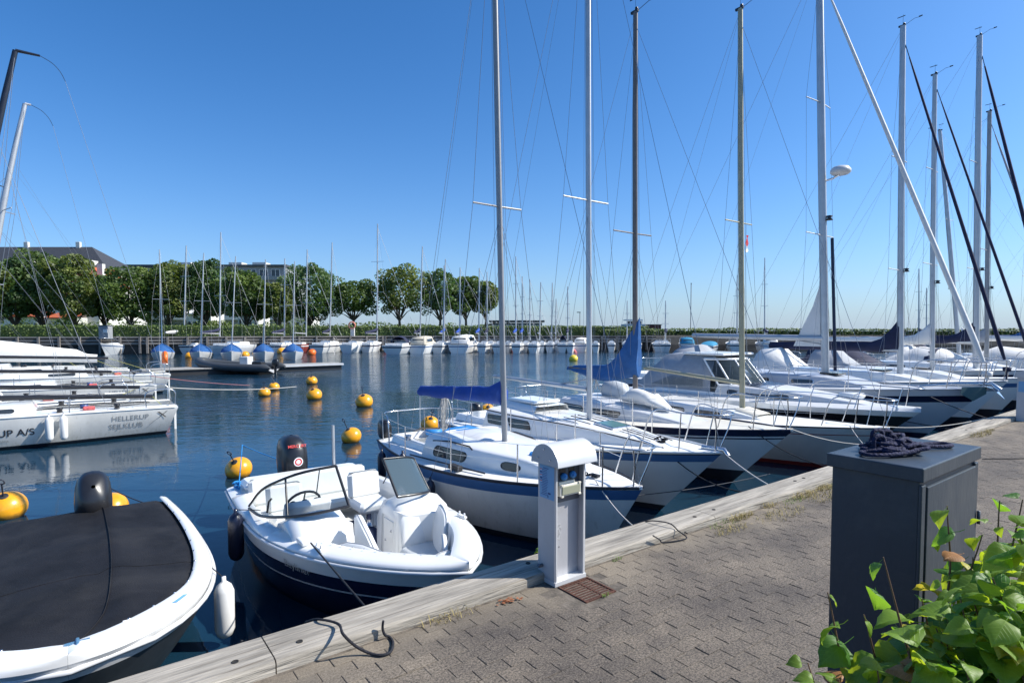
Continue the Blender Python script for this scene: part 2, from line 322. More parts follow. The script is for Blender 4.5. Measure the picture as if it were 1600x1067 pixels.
mb.grid([[P(-90,3.28,-.012),P(200,3.28,-.012)],[P(-90,3.51,-.012),P(200,3.51,-.012)]],sm=False); struct(mb.obj('quay_wall',qw))
# pavers: one piece each, the 300 that show largest as objects
pr=random.Random(3)
def brick_mb(mb, l=.2, d=.1, z=0., off=(0,0), j=.0020, e=.003, tilt=(0,0)):
    x,y=l/2-j,d/2-.0004
    def pt(a,b_,c): return (off[0]+a, off[1]+b_, c+z+a*tilt[0]+b_*tilt[1])
    r0=[pt(x,y,-.03),pt(-x,y,-.03),pt(-x,-y,-.03),pt(x,-y,-.03)]; r1=[pt(x,y,-e*.7),pt(-x,y,-e*.7),pt(-x,-y,-e*.7),pt(x,-y,-e*.7)]
    X,Y=x-e,y-.0012; r2=[pt(X,Y,0),pt(-X,Y,0),pt(-X,-Y,0),pt(X,-Y,0)]
    mb.grid([r0,r1,r2],True,0,False); mb.poly(r2); return mb
cells=[]
nv=int((V1-V0)/.1)
for r in range(nv):
    v=V1-.05-r*.1
    for k in range(int((U1-U0)/.2)+1):
        u=U0+k*.2+(r%2)*.1
        if u>U1-.1 or u<U0+.1: continue
        if 2.76-.11<u<3.07+.11 and 2.79<v<3.20: continue            # grate and pedestal foot
        cells.append((u,v))
def frame_px(p):
    s,c=math.sin(PITCH),math.cos(PITCH); dz=p.z-H; f=p.y*c-dz*s
    if f<.3: return None
    return 800+FP*p.x/f, PPY-FP*(p.y*s+dz*c)/f, f
vis=[]
for c_ in cells:
    q=frame_px(P(c_[0],c_[1]))
    hid = q and q[0]>1288 and (q[1]>700) and q[0]<1540
    if q and 0<q[0]<1600 and 0<q[1]<1060 and not hid: vis.append((q[2],c_))
vis.sort(); near=set(c_ for _,c_ in vis[:300])
protos=[brick_mb(MB(),tilt=((pr.random()-.5)*.02,(pr.random()-.5)*.03)).data('paver',pav) for i in range(6)]
rest=MB()
for c_ in cells:
    z=pr.uniform(-.0016,.0016) if pr.random()<.85 else pr.uniform(-.004,.003)
    if c_ in near:
        o=bpy.data.objects.new('brick',pr.choice(protos)); COL.objects.link(o); o.parent=base
        o.location=P(c_[0],c_[1],z); o.rotation_euler=(0,0,QA+pr.uniform(-.008,.008))
    else:
        b0=len(rest.v); brick_mb(rest,z=z,off=c_,tilt=((pr.random()-.5)*.02,(pr.random()-.5)*.03))
        for i in range(b0,len(rest.v)):
            x,y,zz=rest.v[i]; rest.v[i]=(.8*x-.6*y,.6*x+.8*y,zz)
rest.obj('brick_field',pav,base,kind='stuff')
# sand swept over the joints near the timber, weeds, dry leaves
gr=mat('dry grass',(.34,.27,.10),.9,var=.4,scale=20); grg=mat('green weed',(.14,.22,.04),.8,var=.4,scale=20)
def tufts(name,label,spots,m,seed,hh=.05):
    r=random.Random(seed); mb=MB()
    for (u,v,rr,n) in spots:
        for k in range(n):
            a=r.uniform(0,6.28); d=rr*math.sqrt(r.random()); p=P(u+d*math.cos(a)*2.2,v+d*math.sin(a)*.6,.0)
            h_=hh*r.uniform(.35,1.1); a2=r.uniform(0,6.28); l=Vector((math.cos(a2),math.sin(a2),0)); s_=l.cross(Vector((0,0,1)))*.0022
            mid=p+l*h_*.4+Vector((0,0,h_*.7)); tip=p+l*h_*1.1+Vector((0,0,h_*r.uniform(.5,1)))
            mb.poly([p-s_,p+s_,mid+s_*.8,mid-s_*.8]); mb.poly([mid-s_*.8,mid+s_*.8,tip])
    o=mb.obj(name,m); return tag(o,label,'weeds',None,'stuff')
tufts('dry_grass','tufts of dry yellow grass along the foot of the timber kerb',[(5.3,3.2,.09,160),(5.9,3.22,.06,60),(6.6,3.2,.12,200),(7.1,3.2,.10,170),(7.7,3.2,.14,240),(8.4,3.19,.1,120),(13,3.2,.22,300),(1.9,3.22,.1,60),(13.6,3.2,.1,90),(4.9,3.05,.12,100),(5.7,3.0,.2,160),(6.8,3.02,.2,200)],gr,5,.055)
tufts('green_weeds','small green weeds in the joints below the timber kerb',[(.5,3.2,.04,30),(3.5,3.22,.03,25),(5.0,3.2,.12,90),(6.3,3.18,.12,110),(2.95,2.82,.02,20),(7.4,3.15,.15,140)],grg,6,.03)
wl_=MB(); r=random.Random(2)
for k in range(60):
    p=P(2.35+r.gauss(0,.045),3.17+r.gauss(0,.018),.004+r.random()*.012); a=r.uniform(0,6.28); s_=r.uniform(.006,.014)
    wl_.poly([p+Vector((math.cos(a+i*1.57)*s_,math.sin(a+i*1.57)*s_*.7,r.uniform(-.004,.004))) for i in range(4)])
tag(wl_.obj('leaf_litter',mat('brown dry leaves',(.28,.10,.04),.9,var=.5,scale=30)),'pinch of rust brown dry leaves caught by the timber','leaf litter',None,'stuff')
# timber kerb
wood=mat('bleached grey timber',(.315,.285,.24),.9,var=.45,scale=9,stretch=(.16,1.8,1.8),bump=.7,bscale=30)
def wood_cracks(m):
    N,L,b=nodes(m); src=b.inputs['Base Color'].links[0].from_socket
    tc=N.new('ShaderNodeTexCoord'); mp=N.new('ShaderNodeMapping'); mp.inputs['Scale'].default_value=(.35,9,9); L.new(tc.outputs['Object'],mp.inputs[0])
    nz=N.new('ShaderNodeTexNoise'); nz.inputs['Scale'].default_value=5; nz.inputs['Detail'].default_value=8; nz.inputs['Distortion'].default_value=.6; L.new(mp.outputs[0],nz.inputs[0])
    cr=N.new('ShaderNodeValToRGB'); cr.color_ramp.elements[0].position=.30; cr.color_ramp.elements[0].color=(.50,.46,.41,1); cr.color_ramp.elements[1].position=.42; cr.color_ramp.elements[1].color=(1,1,1,1); L.new(nz.outputs[0],cr.inputs[0])
    mx=N.new('ShaderNodeMix'); mx.data_type='RGBA'; mx.blend_type='MULTIPLY'; mx.inputs['Factor'].default_value=1; L.new(src,mx.inputs['A']); L.new(cr.outputs[0],mx.inputs['B']); L.new(mx.outputs['Result'],b.inputs['Base Color'])
wood_cracks(wood)
kerb=empty('timber_kerb',P(0,3.435,0),QA,'bleached grey timber beam kerb bolted along the edge of the brick quay','kerb')
hole=mat('bolt hole',(.02,.018,.015),.8)
us=[-7.2,-3.2,.82,4.95,9.05,13.1,17.2,21.3,25.4,29.5,33.6,37.7,41.8,45.9]
for i in range(len(us)-1):
    a,b_=us[i]+.004,us[i+1]-.004; mb=MB(); rows=[]; n=14
    for k in range(n+1):
        x=a+(b_-a)*k/n; wv=noise.noise(Vector((x*1.7,i,0)))*.005; wz=noise.noise(Vector((x*1.3,i,5)))*.003; e=.012
        rows.append([(x,y+wv,z+wz) for y,z in ((-.165,-.16),(-.165,.07-e*1.4),(-.163+e*.8,.07-.002),(-.12,.073),(.1,.071),(.165-e,.07),(.165,.07-e),(.165,-.16))])
    mb.grid(rows,sm=False); mb.poly(rows[0]); mb.poly(rows[-1][::-1])
    bo=mb.obj('beam',wood,kerb)
    for x in (a+.16,b_-.18,(a+b_)/2+.1,(a+b_)/2-.12):
        for y in ((.03,) if abs(x-(a+b_)/2)<.3 else (-.045,)):
            m2=MB(); m2.lathe([(.0,.0745),(.014,.0745),(.016,.0765),(.0185,.0765),(.019,.06)],12,(x,y+noise.noise(Vector((x,3,1)))*.06,0)); m2.obj('bolt',hole,bo)
# small plant in the water side of the kerb left of the pedestal
# ---------------------------------------------------------------- power pedestal
def pedestal(u,v,label,near=True):
    t=empty('power_pedestal',P(u,v,0),QA,label,'power pedestal'); W,D,Hh=.31,.20,.93
    for x in (.006,W-.006):
        bev(MB().box((x,D/2+.005,Hh/2),(.012,D-.01,Hh)).obj('side_panel',pedm,t),.002)
        MB().box((x+(.010 if x<.1 else -.010),.012,Hh/2),(.012,.012,Hh-.004)).obj('front_flange',pedl,t)
    MB().box((W/2,D+.004,Hh/2),(W-.01,.008,Hh)).obj('rear_panel',pedm,t)
    MB().box((W/2,.078,.30),(W-.026,.006,.60)).obj('lower_cover',pedm,t)
    MB().box((W/2,.10,.015),(W+.004,.2,.03)).obj('foot',pedl,t)
    MB().box((W/2,.070,.762),(W-.026,.006,.32)).obj('socket_board',pedd,t)
    hd=MB(); x0,x1=-.035,W+.05; cy,rr=D/2-.01,.155; ar=[]
    for k in range(15):
        a=math.pi*(k/14); ar.append((cy-rr*math.cos(a),.905+rr*math.sin(a)*.98))
    hd.grid([[(x0,y,z) for y,z in ar],[(x1,y,z) for y,z in ar]],sm=True)
    hd.grid([[(x0,y*.97+cy*.03,z-.006) for y,z in ar],[(x1,y*.97+cy*.03,z-.006) for y,z in ar]],sm=True)
    o=hd.obj('hood',pedl,t)
    for x,s in ((x0,-1),(x1,1)):
        e_=MB(); e_.poly([(x,y,z) for y,z in ar][::s]); e_.poly([(x-s*.006,y,z) for y,z in ar][::-s]); e_.obj('hood_end',pedm,t)
    if near:
        for y,z in ((cy-.07,.945),(cy+.07,.945),(cy,1.02)):
            MB().lathe([(0,0),(.007,0),(.007,.004),(0,.004)],8,(x0-.004,y,z),ax=(-1,0,0)).obj('rivet',steel,o)
        mb=MB(); mb.box((-.0015,.10,.765),(.002,.165,.25)); lb=mb.obj('information_label',blue_p,t)
        rr_=random.Random(4); tx=MB(); rd=MB(); wh=MB()
        for k in range(17):
            z=.868-k*.0125
            if k in (0,): tx.box((-.0035,.11,z),(.0015,.06,.005)); continue
            wdt=rr_.uniform(.05,.085); tx.box((-.0035,.125-(.09-wdt)/2*0,z),(.0015,wdt,.0028))
        for k in range(5):
            y=.165; z=.855-k*.022
            if k%2==0: MB().box((-.0035,.165,z),(.0015,.022,.005)).obj('label_flag',red_p,lb); MB().box((-.0035,.165,z-.005),(.0015,.022,.0035)).obj('label_flag',white_p,lb)
            else: tx.box((-.0035,.165,z),(.0015,.024,.009))
        tx.box((-.0035,.07,.685),(.0015,.03,.012)); tx.box((-.0035,.085,.66),(.0015,.007,.018))
        tx.obj('label_print',mat('dark blue print',(.01,.05,.2),.5),lb)
        for i,(x,) in enumerate(((.125,),(.215,))):
            m1=MB(); m1.lathe([(0,0),(.026,0),(.028,.012),(.024,.03),(.0,.03)],16,(x,.064,.80-i*-.004),ax=(0,-1,-.25)); s_=m1.obj('socket',bluel,t)
            MB().lathe([(.0,.03),(.019,.03),(.019,.036),(.0,.036)],14,(x,.064,.80+i*.004),ax=(0,-1,-.25)).obj('socket_lid',bluel,s_)
            bev(MB().box((x,.066,.822+i*.004),(.060,.008,.075)).obj('socket_base',blackp,t),.003)
        bev(MB().box((.168,.045,.70),(.215,.05,.085)).obj('meter_box',cream,t),.006)
        bev(MB().box((.168,.018,.70),(.18,.012,.06)).obj('meter_window',olive,t),.003)
        for x in (.08,.255):
            for z in (.742,.658): MB().box((x,.018,z),(.022,.014,.012)).obj('latch',cream,t)
        MB().box((.15,.058,.752),(.16,.03,.02)).obj('meter_bracket',cream,t)
        MB().tube([(-.001,.15,.12),(-.03,.15,.12),(-.04,.15,.13)],.014,8).obj('drain_tap',pedd,t)
        wp=MB().box((.082,.0745,.37),(.075,.0025,.12)).obj('worn_sticker',mat('worn paper',(.35,.35,.36),.8,var=.4,scale=60),t)
        MB().lathe([(0,0),(.006,0),(0,.006)],8,(.10,.0745,.26),ax=(0,-1,0)).obj('rivet',pedd,t)
    else:
        MB().box((-.0015,.10,.72),(.002,.165,.22)).obj('information_label',blue_p,t)
    return t
pedestal(2.76,3.145,'grey power pedestal with curved hood and blue sockets, standing beside the rusty grate')
pedestal(15.6,3.05,'far grey power pedestal with blue label at the right edge beyond the cabinet',False)
# drain grate
g_=empty('drain_grate',P(2.925,2.985,0),QA,'rusty cast iron drain grate set in the bricks before the pedestal','grate')
fm=MB()
for s in (-1,1): fm.box((s*.143,0,-.006),(.014,.30,.02)); fm.box((0,s*.143,-.006),(.272,.014,.02))
fm.box((.03,0,-.008),(.016,.272,.018)); fm.obj('frame',rust,g_)
for k in range(9):
    MB().box((0,-.122+k*.0305,-.008),(.272,.013,.016)).obj('bar',rust,g_)
MB().box((0,0,-.05),(.29,.29,.002)).obj('pit_floor',hole,g_)
# ---------------------------------------------------------------- dark grey cabinet
CBU,CBV=UV(G(1443.7,732.5,1.45))
cb=empty('cable_cabinet',P(CBU,CBV,0),QA,'tall dark grey metal cabinet with a flat lid carrying the navy rope','cabinet'); W,D,Hh=.60,.305,1.45
bev(MB().box((W/2,D/2,.71),(W-.03,D-.03,1.42)).obj('body',dgrey,cb),.004)
bev(MB().box((W/2+.004,.009,.70),(W-.10,.012,1.36)).obj('door',dgrey,cb),.003)
for x in (.026,W-.026): bev(MB().box((x,.0105,.70),(.034,.010,1.38)).obj('corner_post',dgrey,cb),.003)
bev(MB().box((W/2,D/2,Hh-.024),(W,D,.048)).obj('lid',dgrey,cb),.004)
bev(MB().box((W/2,D/2,.03),(W-.05,D-.05,.06)).obj('plinth',concrete,cb),.004)
for z in (.25,1.15): MB().lathe([(0,0),(.006,0),(.006,.05),(0,.05)],8,(W-.010,-.001,z)).obj('hinge',dgrey,cb)
lk=MB().lathe([(0,0),(.013,0),(.013,.006),(.010,.008),(0,.008)],14,(.085,.003,.86),ax=(0,-1,0)).obj('lock',alug,cb)
# rope heap on the lid
rp=random.Random(11); pts=[]
cx,cy=CBU+.22,CBV+.17
path=[]; ang=0
for k in range(150):
    t=k/149; ang+=rp.uniform(.35,.75); rr=(.035+.055*rp.random())*(1.15-.45*t)
    z=Hh+.010+.048*t*rp.uniform(.55,1.15)*(1-min(1,rr/.12)**2*.6)
    path.append(P(cx+rr*math.cos(ang)*1.25+rp.uniform(-.014,.014),cy+rr*math.sin(ang)*.95+rp.uniform(-.014,.014),z))
tail=[P(cx+0.074,cy-0.007,Hh+0.023),P(cx+0.148,cy-0.022,Hh+0.011),P(cx+0.222,cy-0.044,Hh+0.010),P(cx+0.274,cy-0.074,Hh+0.010),P(cx+0.252,cy-0.111,Hh+0.010),P(cx+0.185,cy-0.089,Hh+0.010),P(cx+0.111,cy-0.037,Hh+0.015)]
head=[P(cx-0.015,cy-0.037,Hh+0.046),P(cx-0.096,cy-0.015,Hh+0.023),P(cx-0.148,cy+0.044,Hh+0.011),P(cx-0.185,cy+0.015,Hh+0.010),P(cx-0.148,cy-0.030,Hh+0.011),P(cx-0.074,cy-0.067,Hh+0.015),P(cx-0.015,cy-0.089,Hh+0.023),P(cx+0.022,cy-0.104,Hh+0.030)]
mb=MB(); mb.tube(bez(head+path+tail,3),.0078,6)
for a,b_,c_ in ((-.09,.02,.055),(-.04,.045,.068),(.03,.04,.058)):
    mb.tube(bez([P(cx+a-.02,cy+b_,Hh+.02),P(cx+a-.02,cy+b_,Hh+c_),P(cx+a,cy+b_-.01,Hh+c_+.012),P(cx+a+.025,cy+b_-.015,Hh+c_),P(cx+a+.02,cy+b_-.02,Hh+.03)],4),.008,6)
tag(mb.obj('rope_heap',ropeb),'tangled heap of thick navy rope lying on the dark cabinet','rope')
# lines lying on the quay
def rope_obj(name,label,pts,r,m,group=None,cat='rope',n=6): return tag(MB().tube(bez(pts,8),r,6).obj(name,m),label,cat,group)
rope_obj('mooring_rope','navy rope looped over the timber kerb onto the bricks, nearest rope',[G(478,966,.02)+Vector((-.02,.05,-.05)),G(497,967,.085),G(528,974,.10),G(536,990,.15),G(556,1009,.06),G(578,1020,.015),G(595,1023,.012),G(610,1018,.012),G(614,1003,.012),P(1.475,3.225,.012),P(1.45,3.235,.03),P(1.44,3.245,.07),P(1.44,3.235,.12)],.0085,ropek)
rope_obj('mooring_rope','black stiff rope over the kerb right of the pedestal, its near end bent up',[P(4.25,3.64,.0),P(4.28,3.55,.082),G(1045,817,.11),G(1060,829,.06),G(1073,840,.012),G(1055,845,.01),G(1035,847,.01),P(4.07,3.24,.04),P(3.97,3.235,.10)],.006,ropek)
rope_obj('power_cable','thin dark cable stretched over the quay to the right of the cabinet',[G(1535,717,.01),G(1560,716.5,.01),G(1605,716,.01),G(1700,714,.01)],.007,ropek,cat='cable')
rope_obj('short_stick','short dark rope end lying by the kerb bolts',[G(1062,826,.012),G(1068,830,.014),G(1074,833,.012)],.006,ropek)
# leafy shrub in front of the cabinet
def leaf_mat(name,col,tr):
    m=bpy.data.materials.new(name); m.use_nodes=True; N,L,b=nodes(m); b.inputs['Roughness'].default_value=.5
    oi=N.new('ShaderNodeObjectInfo'); tc=N.new('ShaderNodeTexCoord'); sx=N.new('ShaderNodeSeparateXYZ'); L.new(tc.outputs['Object'],sx.inputs[0])
    nz=N.new('ShaderNodeTexNoise'); nz.inputs['Scale'].default_value=30; nz.inputs['Detail'].default_value=5; L.new(tc.outputs['Object'],nz.inputs[0])
    cr=N.new('ShaderNodeValToRGB'); cr.color_ramp.elements[0].color=[c*.72 for c in col]+[1]; cr.color_ramp.elements[1].color=[min(1,c*1.3) for c in col]+[1]
    ad=N.new('ShaderNodeMath'); ad.operation='MULTIPLY_ADD'; ad.inputs[1].default_value=.5; L.new(oi.outputs['Random'],ad.inputs[0])
    ml=N.new('ShaderNodeMath'); ml.operation='MULTIPLY'; ml.inputs[1].default_value=.5; L.new(nz.outputs[0],ml.inputs[0]); L.new(ml.outputs[0],ad.inputs[2]); L.new(ad.outputs[0],cr.inputs[0])
    # veins: pale lines fanning from the midrib
    ab=N.new('ShaderNodeMath'); ab.operation='ABSOLUTE'; L.new(sx.outputs[1],ab.inputs[0])
    vv=N.new('ShaderNodeMath'); vv.operation='MULTIPLY_ADD'; vv.inputs[1].default_value=-.9; L.new(ab.outputs[0],vv.inputs[0]); L.new(sx.outputs[0],vv.inputs[2])
    wv=N.new('ShaderNodeMath'); wv.operation='MULTIPLY'; wv.inputs[1].default_value=520; L.new(vv.outputs[0],wv.inputs[0]); si=N.new('ShaderNodeMath'); si.operation='SINE'; L.new(wv.outputs[0],si.inputs[0])
    gt=N.new('ShaderNodeMapRange'); gt.inputs['From Min'].default_value=.86; gt.inputs['From Max'].default_value=1; L.new(si.outputs[0],gt.inputs[0])
    md=N.new('ShaderNodeMath'); md.operation='LESS_THAN'; md.inputs[1].default_value=.0009; L.new(ab.outputs[0],md.inputs[0])
    mxm=N.new('ShaderNodeMath'); mxm.operation='MAXIMUM'; L.new(gt.outputs[0],mxm.inputs[0]); L.new(md.outputs[0],mxm.inputs[1])
    vs=N.new('ShaderNodeMath'); vs.operation='MULTIPLY'; vs.inputs[1].default_value=.45; L.new(mxm.outputs[0],vs.inputs[0])
    mx=N.new('ShaderNodeMix'); mx.data_type='RGBA'; mx.inputs['B'].default_value=[min(1,c*1.9+.03) for c in col]+[1]; L.new(vs.outputs[0],mx.inputs['Factor']); L.new(cr.outputs[0],mx.inputs['A']); L.new(mx.outputs['Result'],b.inputs['Base Color'])
    bp=N.new('ShaderNodeBump'); bp.inputs['Strength'].default_value=.5; bp.inputs['Distance'].default_value=.001; L.new(mxm.outputs[0],bp.inputs['Height']); L.new(bp.outputs[0],b.inputs['Normal'])
    t=N.new('ShaderNodeBsdfTranslucent'); t.inputs[0].default_value=(tr[0],tr[1],tr[2],1); ms=N.new('ShaderNodeMixShader'); ms.inputs[0].default_value=.42
    L.new(b.outputs[0],ms.inputs[1]); L.new(t.outputs[0],ms.inputs[2]); L.new(ms.outputs[0],N['Material Output'].inputs[0]); return m
lm=[leaf_mat('fresh green leaf',(.13,.235,.025),(.56,.70,.03)),leaf_mat('deep green leaf',(.06,.16,.025),(.28,.52,.03)),leaf_mat('yellowing leaf',(.40,.38,.05),(.65,.55,.05)),leaf_mat('browned leaf',(.36,.17,.06),(.45,.20,.05))]
lr=random.Random(21)
def leaf_mesh(mi,seed):
    r=random.Random(seed); mb=MB(); n=7; rows=[]; fold=r.uniform(.15,.6); curl=r.uniform(.3,1.1)
    prof=[0.0,.36,.50,.50,.42,.29,.15,.0]
    for i in range(n+1):
        t=i/n; x=t; wd=prof[i]*(1+r.uniform(-.07,.07)); zc=-curl*.35*t*t
        back=-.10*(1-abs(2*t-0)*1.0) if i<2 else 0
        rows.append([(x+(-.13 if i==1 else 0)*abs(s)**1.5+(.03*(1 if (i+k)%2 else -1)*abs(s)),wd*s,zc+abs(s)*wd*fold-(.12*abs(s)**3)+r.uniform(-.012,.012)) for k,s in enumerate((-1,-.55,0,.55,1))])
    mb.grid([[(a*.085,b_*.085,c_*.085) for a,b_,c_ in row] for row in rows],sm=True)
    mb.tube([(0,0,0),(-.02,0,-.004),(-.038,0,-.002)],.0011,3)
    return mb.data('leaf',lm[mi])
lmesh=[[leaf_mesh(mi,s+mi*10) for s in range(5)] for mi in range(4)]
stemm=mat('reddish green stem',(.16,.09,.05),.6,var=.3)
shrub=empty('lime_shrub',(2.0,1.55,0),0,'leafy green lime shrub with heart shaped leaves in front of the cabinet','shrub')
shoots=[]   # (tip px, py, D, base x, base y, leaves)
tips=[(1293,925,1.45,7),(1380,870,1.50,5),(1350,960,1.42,6),(1262,1035,1.40,4),(1440,935,1.55,9),(1535,835,1.60,10),(1480,790,1.62,9),(1562,782,1.66,8),(1590,830,1.55,10),(1598,780,1.75,9),(1550,900,1.5,11),(1500,930,1.5,11),(1580,960,1.4,11),(1480,1000,1.38,11),(1540,1010,1.32,12),(1420,1010,1.36,9),(1370,1040,1.32,9),(1590,1030,1.28,11),(1460,1060,1.28,10),(1310,1060,1.35,7),(1630,880,1.5,10),(1640,960,1.4,10),(1520,870,1.7,9),(1575,870,1.72,9),(1530,960,1.62,9),(1650,820,1.7,9),(1510,1050,1.5,9),(1560,1060,1.2,8),(1455,960,1.7,8)]
dense=[]
for k in range(170):
    f=lr.random(); px=1430+lr.random()*260; top=790+max(0,(1560-px))*1.15+lr.uniform(0,30)
    if px>1560: top=800+lr.uniform(0,40)
    py=top+(1090-top)*lr.random()**.8
    if py<1100: dense.append((px,py,lr.uniform(1.22,1.72),lr.randint(5,8)))
for k in range(16): dense.append((1270+lr.random()*190,1035+lr.random()*50,lr.uniform(1.25,1.5),5))
allv=[]
for si,(px,py,D,n) in enumerate(tips+dense):
    tip=AT(px,py,D); b0=Vector((max(.95,tip.x*.6+.55*lr.uniform(.9,1.6)),tip.y+lr.uniform(-.1,.1),0.))
    k1=b0.lerp(tip,.5)+Vector((lr.uniform(-.12,.12),lr.uniform(-.1,.1),.05)); k2=b0.lerp(tip,.8)+Vector((lr.uniform(-.05,.05),lr.uniform(-.05,.05),.0))
    st=bez([b0,k1,k2,tip],6); N_=len(st)
    if si<len(tips)+30: MB().tube([p-shrub.location for p in st],[.007*(1-i/N_)+.0012 for i in range(N_)],5).obj('stem',stemm,shrub)
    for k in range(n):
        f=1-k/n*(.55 if si<len(tips) else .3); i=min(N_-1,int(f*(N_-1))); p=st[i]
        if k: p=p+Vector((lr.uniform(-.035,.035),lr.uniform(-.035,.035),lr.uniform(-.03,.03)))
        c_=lr.random(); mi=0 if c_<.56 else 1 if c_<.88 else 2 if c_<.965 else 3
        az=lr.uniform(0,6.28); s_=lr.uniform(.5,1.08)*(.62 if k==0 else 1)
        M=Matrix.Translation(p-shrub.location)@Matrix.Rotation(az,4,'Z')@Matrix.Rotation(lr.uniform(-.2,.9),4,'Y')@Matrix.Rotation(lr.uniform(-.6,.6),4,'X')@Matrix.Translation((.035*s_,0,0))@Matrix.Diagonal((s_,s_,s_,1))
        q=frame_px(p); allv.append(((q[2] if q and 0<q[0]<1600 and 0<q[1]<1067 else 9+p.y)/s_,M,mi,lr.randrange(5)))
allv.sort(key=lambda a:a[0]); far_l=[MB() for _ in range(4)]
for k,(dd,M,mi,sd_) in enumerate(allv):
    if k<300:
        o=bpy.data.objects.new('leaf',lmesh[mi][sd_]); COL.objects.link(o); o.parent=shrub; o.matrix_local=M
    else:
        me=lmesh[mi][sd_]; b0=len(far_l[mi].v); far_l[mi].v+=[tuple(M@v.co) for v in me.vertices]
        for pl in me.polygons: far_l[mi].f.append(tuple(b0+x for x in pl.vertices)); far_l[mi].m.append(mi); far_l[mi].sm.append(True)
fm_=MB()
for m_ in far_l: b0=len(fm_.v); fm_.v+=m_.v; fm_.f+=[tuple(b0+x for x in f) for f in m_.f]; fm_.m+=m_.m; fm_.sm+=m_.sm
fm_.obj('leaf_mass',lm,shrub,kind='stuff')
# small sprig at the water side of the kerb
sp=empty('kerb_seedling',P(3.05,3.60,.03),QA,'tiny bright green seedling on the kerb edge left of the pedestal','plant')
for k in range(6):
    o=bpy.data.objects.new('leaf',lmesh[0][k%5]); COL.objects.link(o); o.parent=sp; o.scale=(.45,)*3; o.rotation_euler=(.2*k-.5,-.4,k*1.1); o.location=(-.10+.03*k,.02,.03+.01*(k%3))
# ---------------------------------------------------------------- boats
HB=QA-math.pi/2                                        # heading of boats with the bow to our quay
def text_mesh(s, size, name, m, parent, M, ext=.0008, bold=0.):
    cu=bpy.data.curves.new('lettering','FONT'); cu.body=s; cu.size=size; cu.extrude=ext; cu.offset=bold
    o=bpy.data.objects.new('tmp',cu); COL.objects.link(o); dg=bpy.context.evaluated_depsgraph_get(); dg.update()
    me=bpy.data.meshes.new_from_object(o.evaluated_get(dg)); bpy.data.objects.remove(o)
    me.transform(M); me.materials.clear(); me.materials.append(m)
    q=bpy.data.objects.new(name,me); COL.objects.link(q); q.parent=parent; return q
class Hull:
    def __init__(s,L,B,fb,bow=None,stern=None,tr=.75,s0=.42,bl=2.2,bovh=.12,sovh=.06,wlm=.86,wlb=.35,offs=(.0,.03,.15),depth=.35,rev=0.):
        s.L,s.B,s.fb=L,B,fb; s.bowz=bow or fb*1.25; s.sz=stern or fb*.97; s.tr,s.s0,s.bl=tr,s0,bl; s.bo,s.so=bovh*L,sovh*L
        s.wlm,s.wlb,s.offs,s.depth=wlm,wlb,offs,depth
    def b(s,t):
        if t<s.s0: return s.B/2*(s.tr+(1-s.tr)*math.sin(math.pi/2*t/s.s0))
        return max(.0006,s.B/2*max(0,1-min(1,(t-s.s0)/(1-s.s0))**s.bl)**s.be)
    def zs(s,t):
        return s.fb+(s.bowz-s.fb)*max(0,(t-.35)/.65)**1.6+(s.sz-s.fb)*max(0,(.35-t)/.35)**1.5
    def pt(s,t,z,side=1):
        zs=s.zs(t); k=(zs-z)/zs
        wl=s.wlm-(s.wlm-s.wlb)*max(0,(t-.45)/.55)**2-.10*max(0,(.3-t)/.3)
        b=s.b(t)
        if k<=1: w_=b*(1-(1-wl)*max(0,k)**1.5)
        else: w_=b*wl*max(0,(z+s.depth)/s.depth)**.5
        k2=min(k,1.25); x0=s.so*k2; x1=s.L-s.bo*k2
        return Vector((x0+(x1-x0)*t,side*w_,z))
    def at(s,x,side=1): t=x/s.L; return Vector((x,side*s.b(t),s.zs(t)))
    def levels(s,t,m=5):
        zs=s.zs(t); z=[zs-o for o in s.offs]; last=z[-1]
        z+=[last+(.09-last)*i/m for i in range(1,m+1)]; z+=[.0,-.12,-s.depth]; return z
    pw=1.3; be=.9
    def hw(s,x,z):
        k=min(1.25,(s.zs(min(1,x/s.L))-z)/s.zs(min(1,x/s.L))); x0=s.so*k; x1=s.L-s.bo*k; t=(x-x0)/(x1-x0)
        return 0. if t>=1 else s.pt(max(0,t),z,1).y
    def xs(s,n): return [s.L*(i/n if s.pw==1 else (1-(1-i/n)**s.pw)) for i in range(n+1)]
    def build(s,parent,mats,mf,n=26,m=5):
        mb=MB(); R_=[];Lf=[]
        for i in range(n+1):
            t=s.xs(n)[i]/s.L
            zz=s.levels(t,m); R_.append([s.pt(t,z,-1) for z in zz]); Lf.append([s.pt(t,z,1) for z in zz])
        mb.grid(R_,False,0,True,lambda i,j:mf(i/n,j)); mb.grid([r[::-1] for r in Lf],False,0,True,lambda i,j:mf(i/n,len(r_)-2-j) if (r_:=Lf[0]) else 0)
        for j in range(len(R_[0])-1): mb.poly([R_[0][j],Lf[0][j],Lf[0][j+1],R_[0][j+1]],mf(0,j))
        return mb.obj('hull',mats,parent)
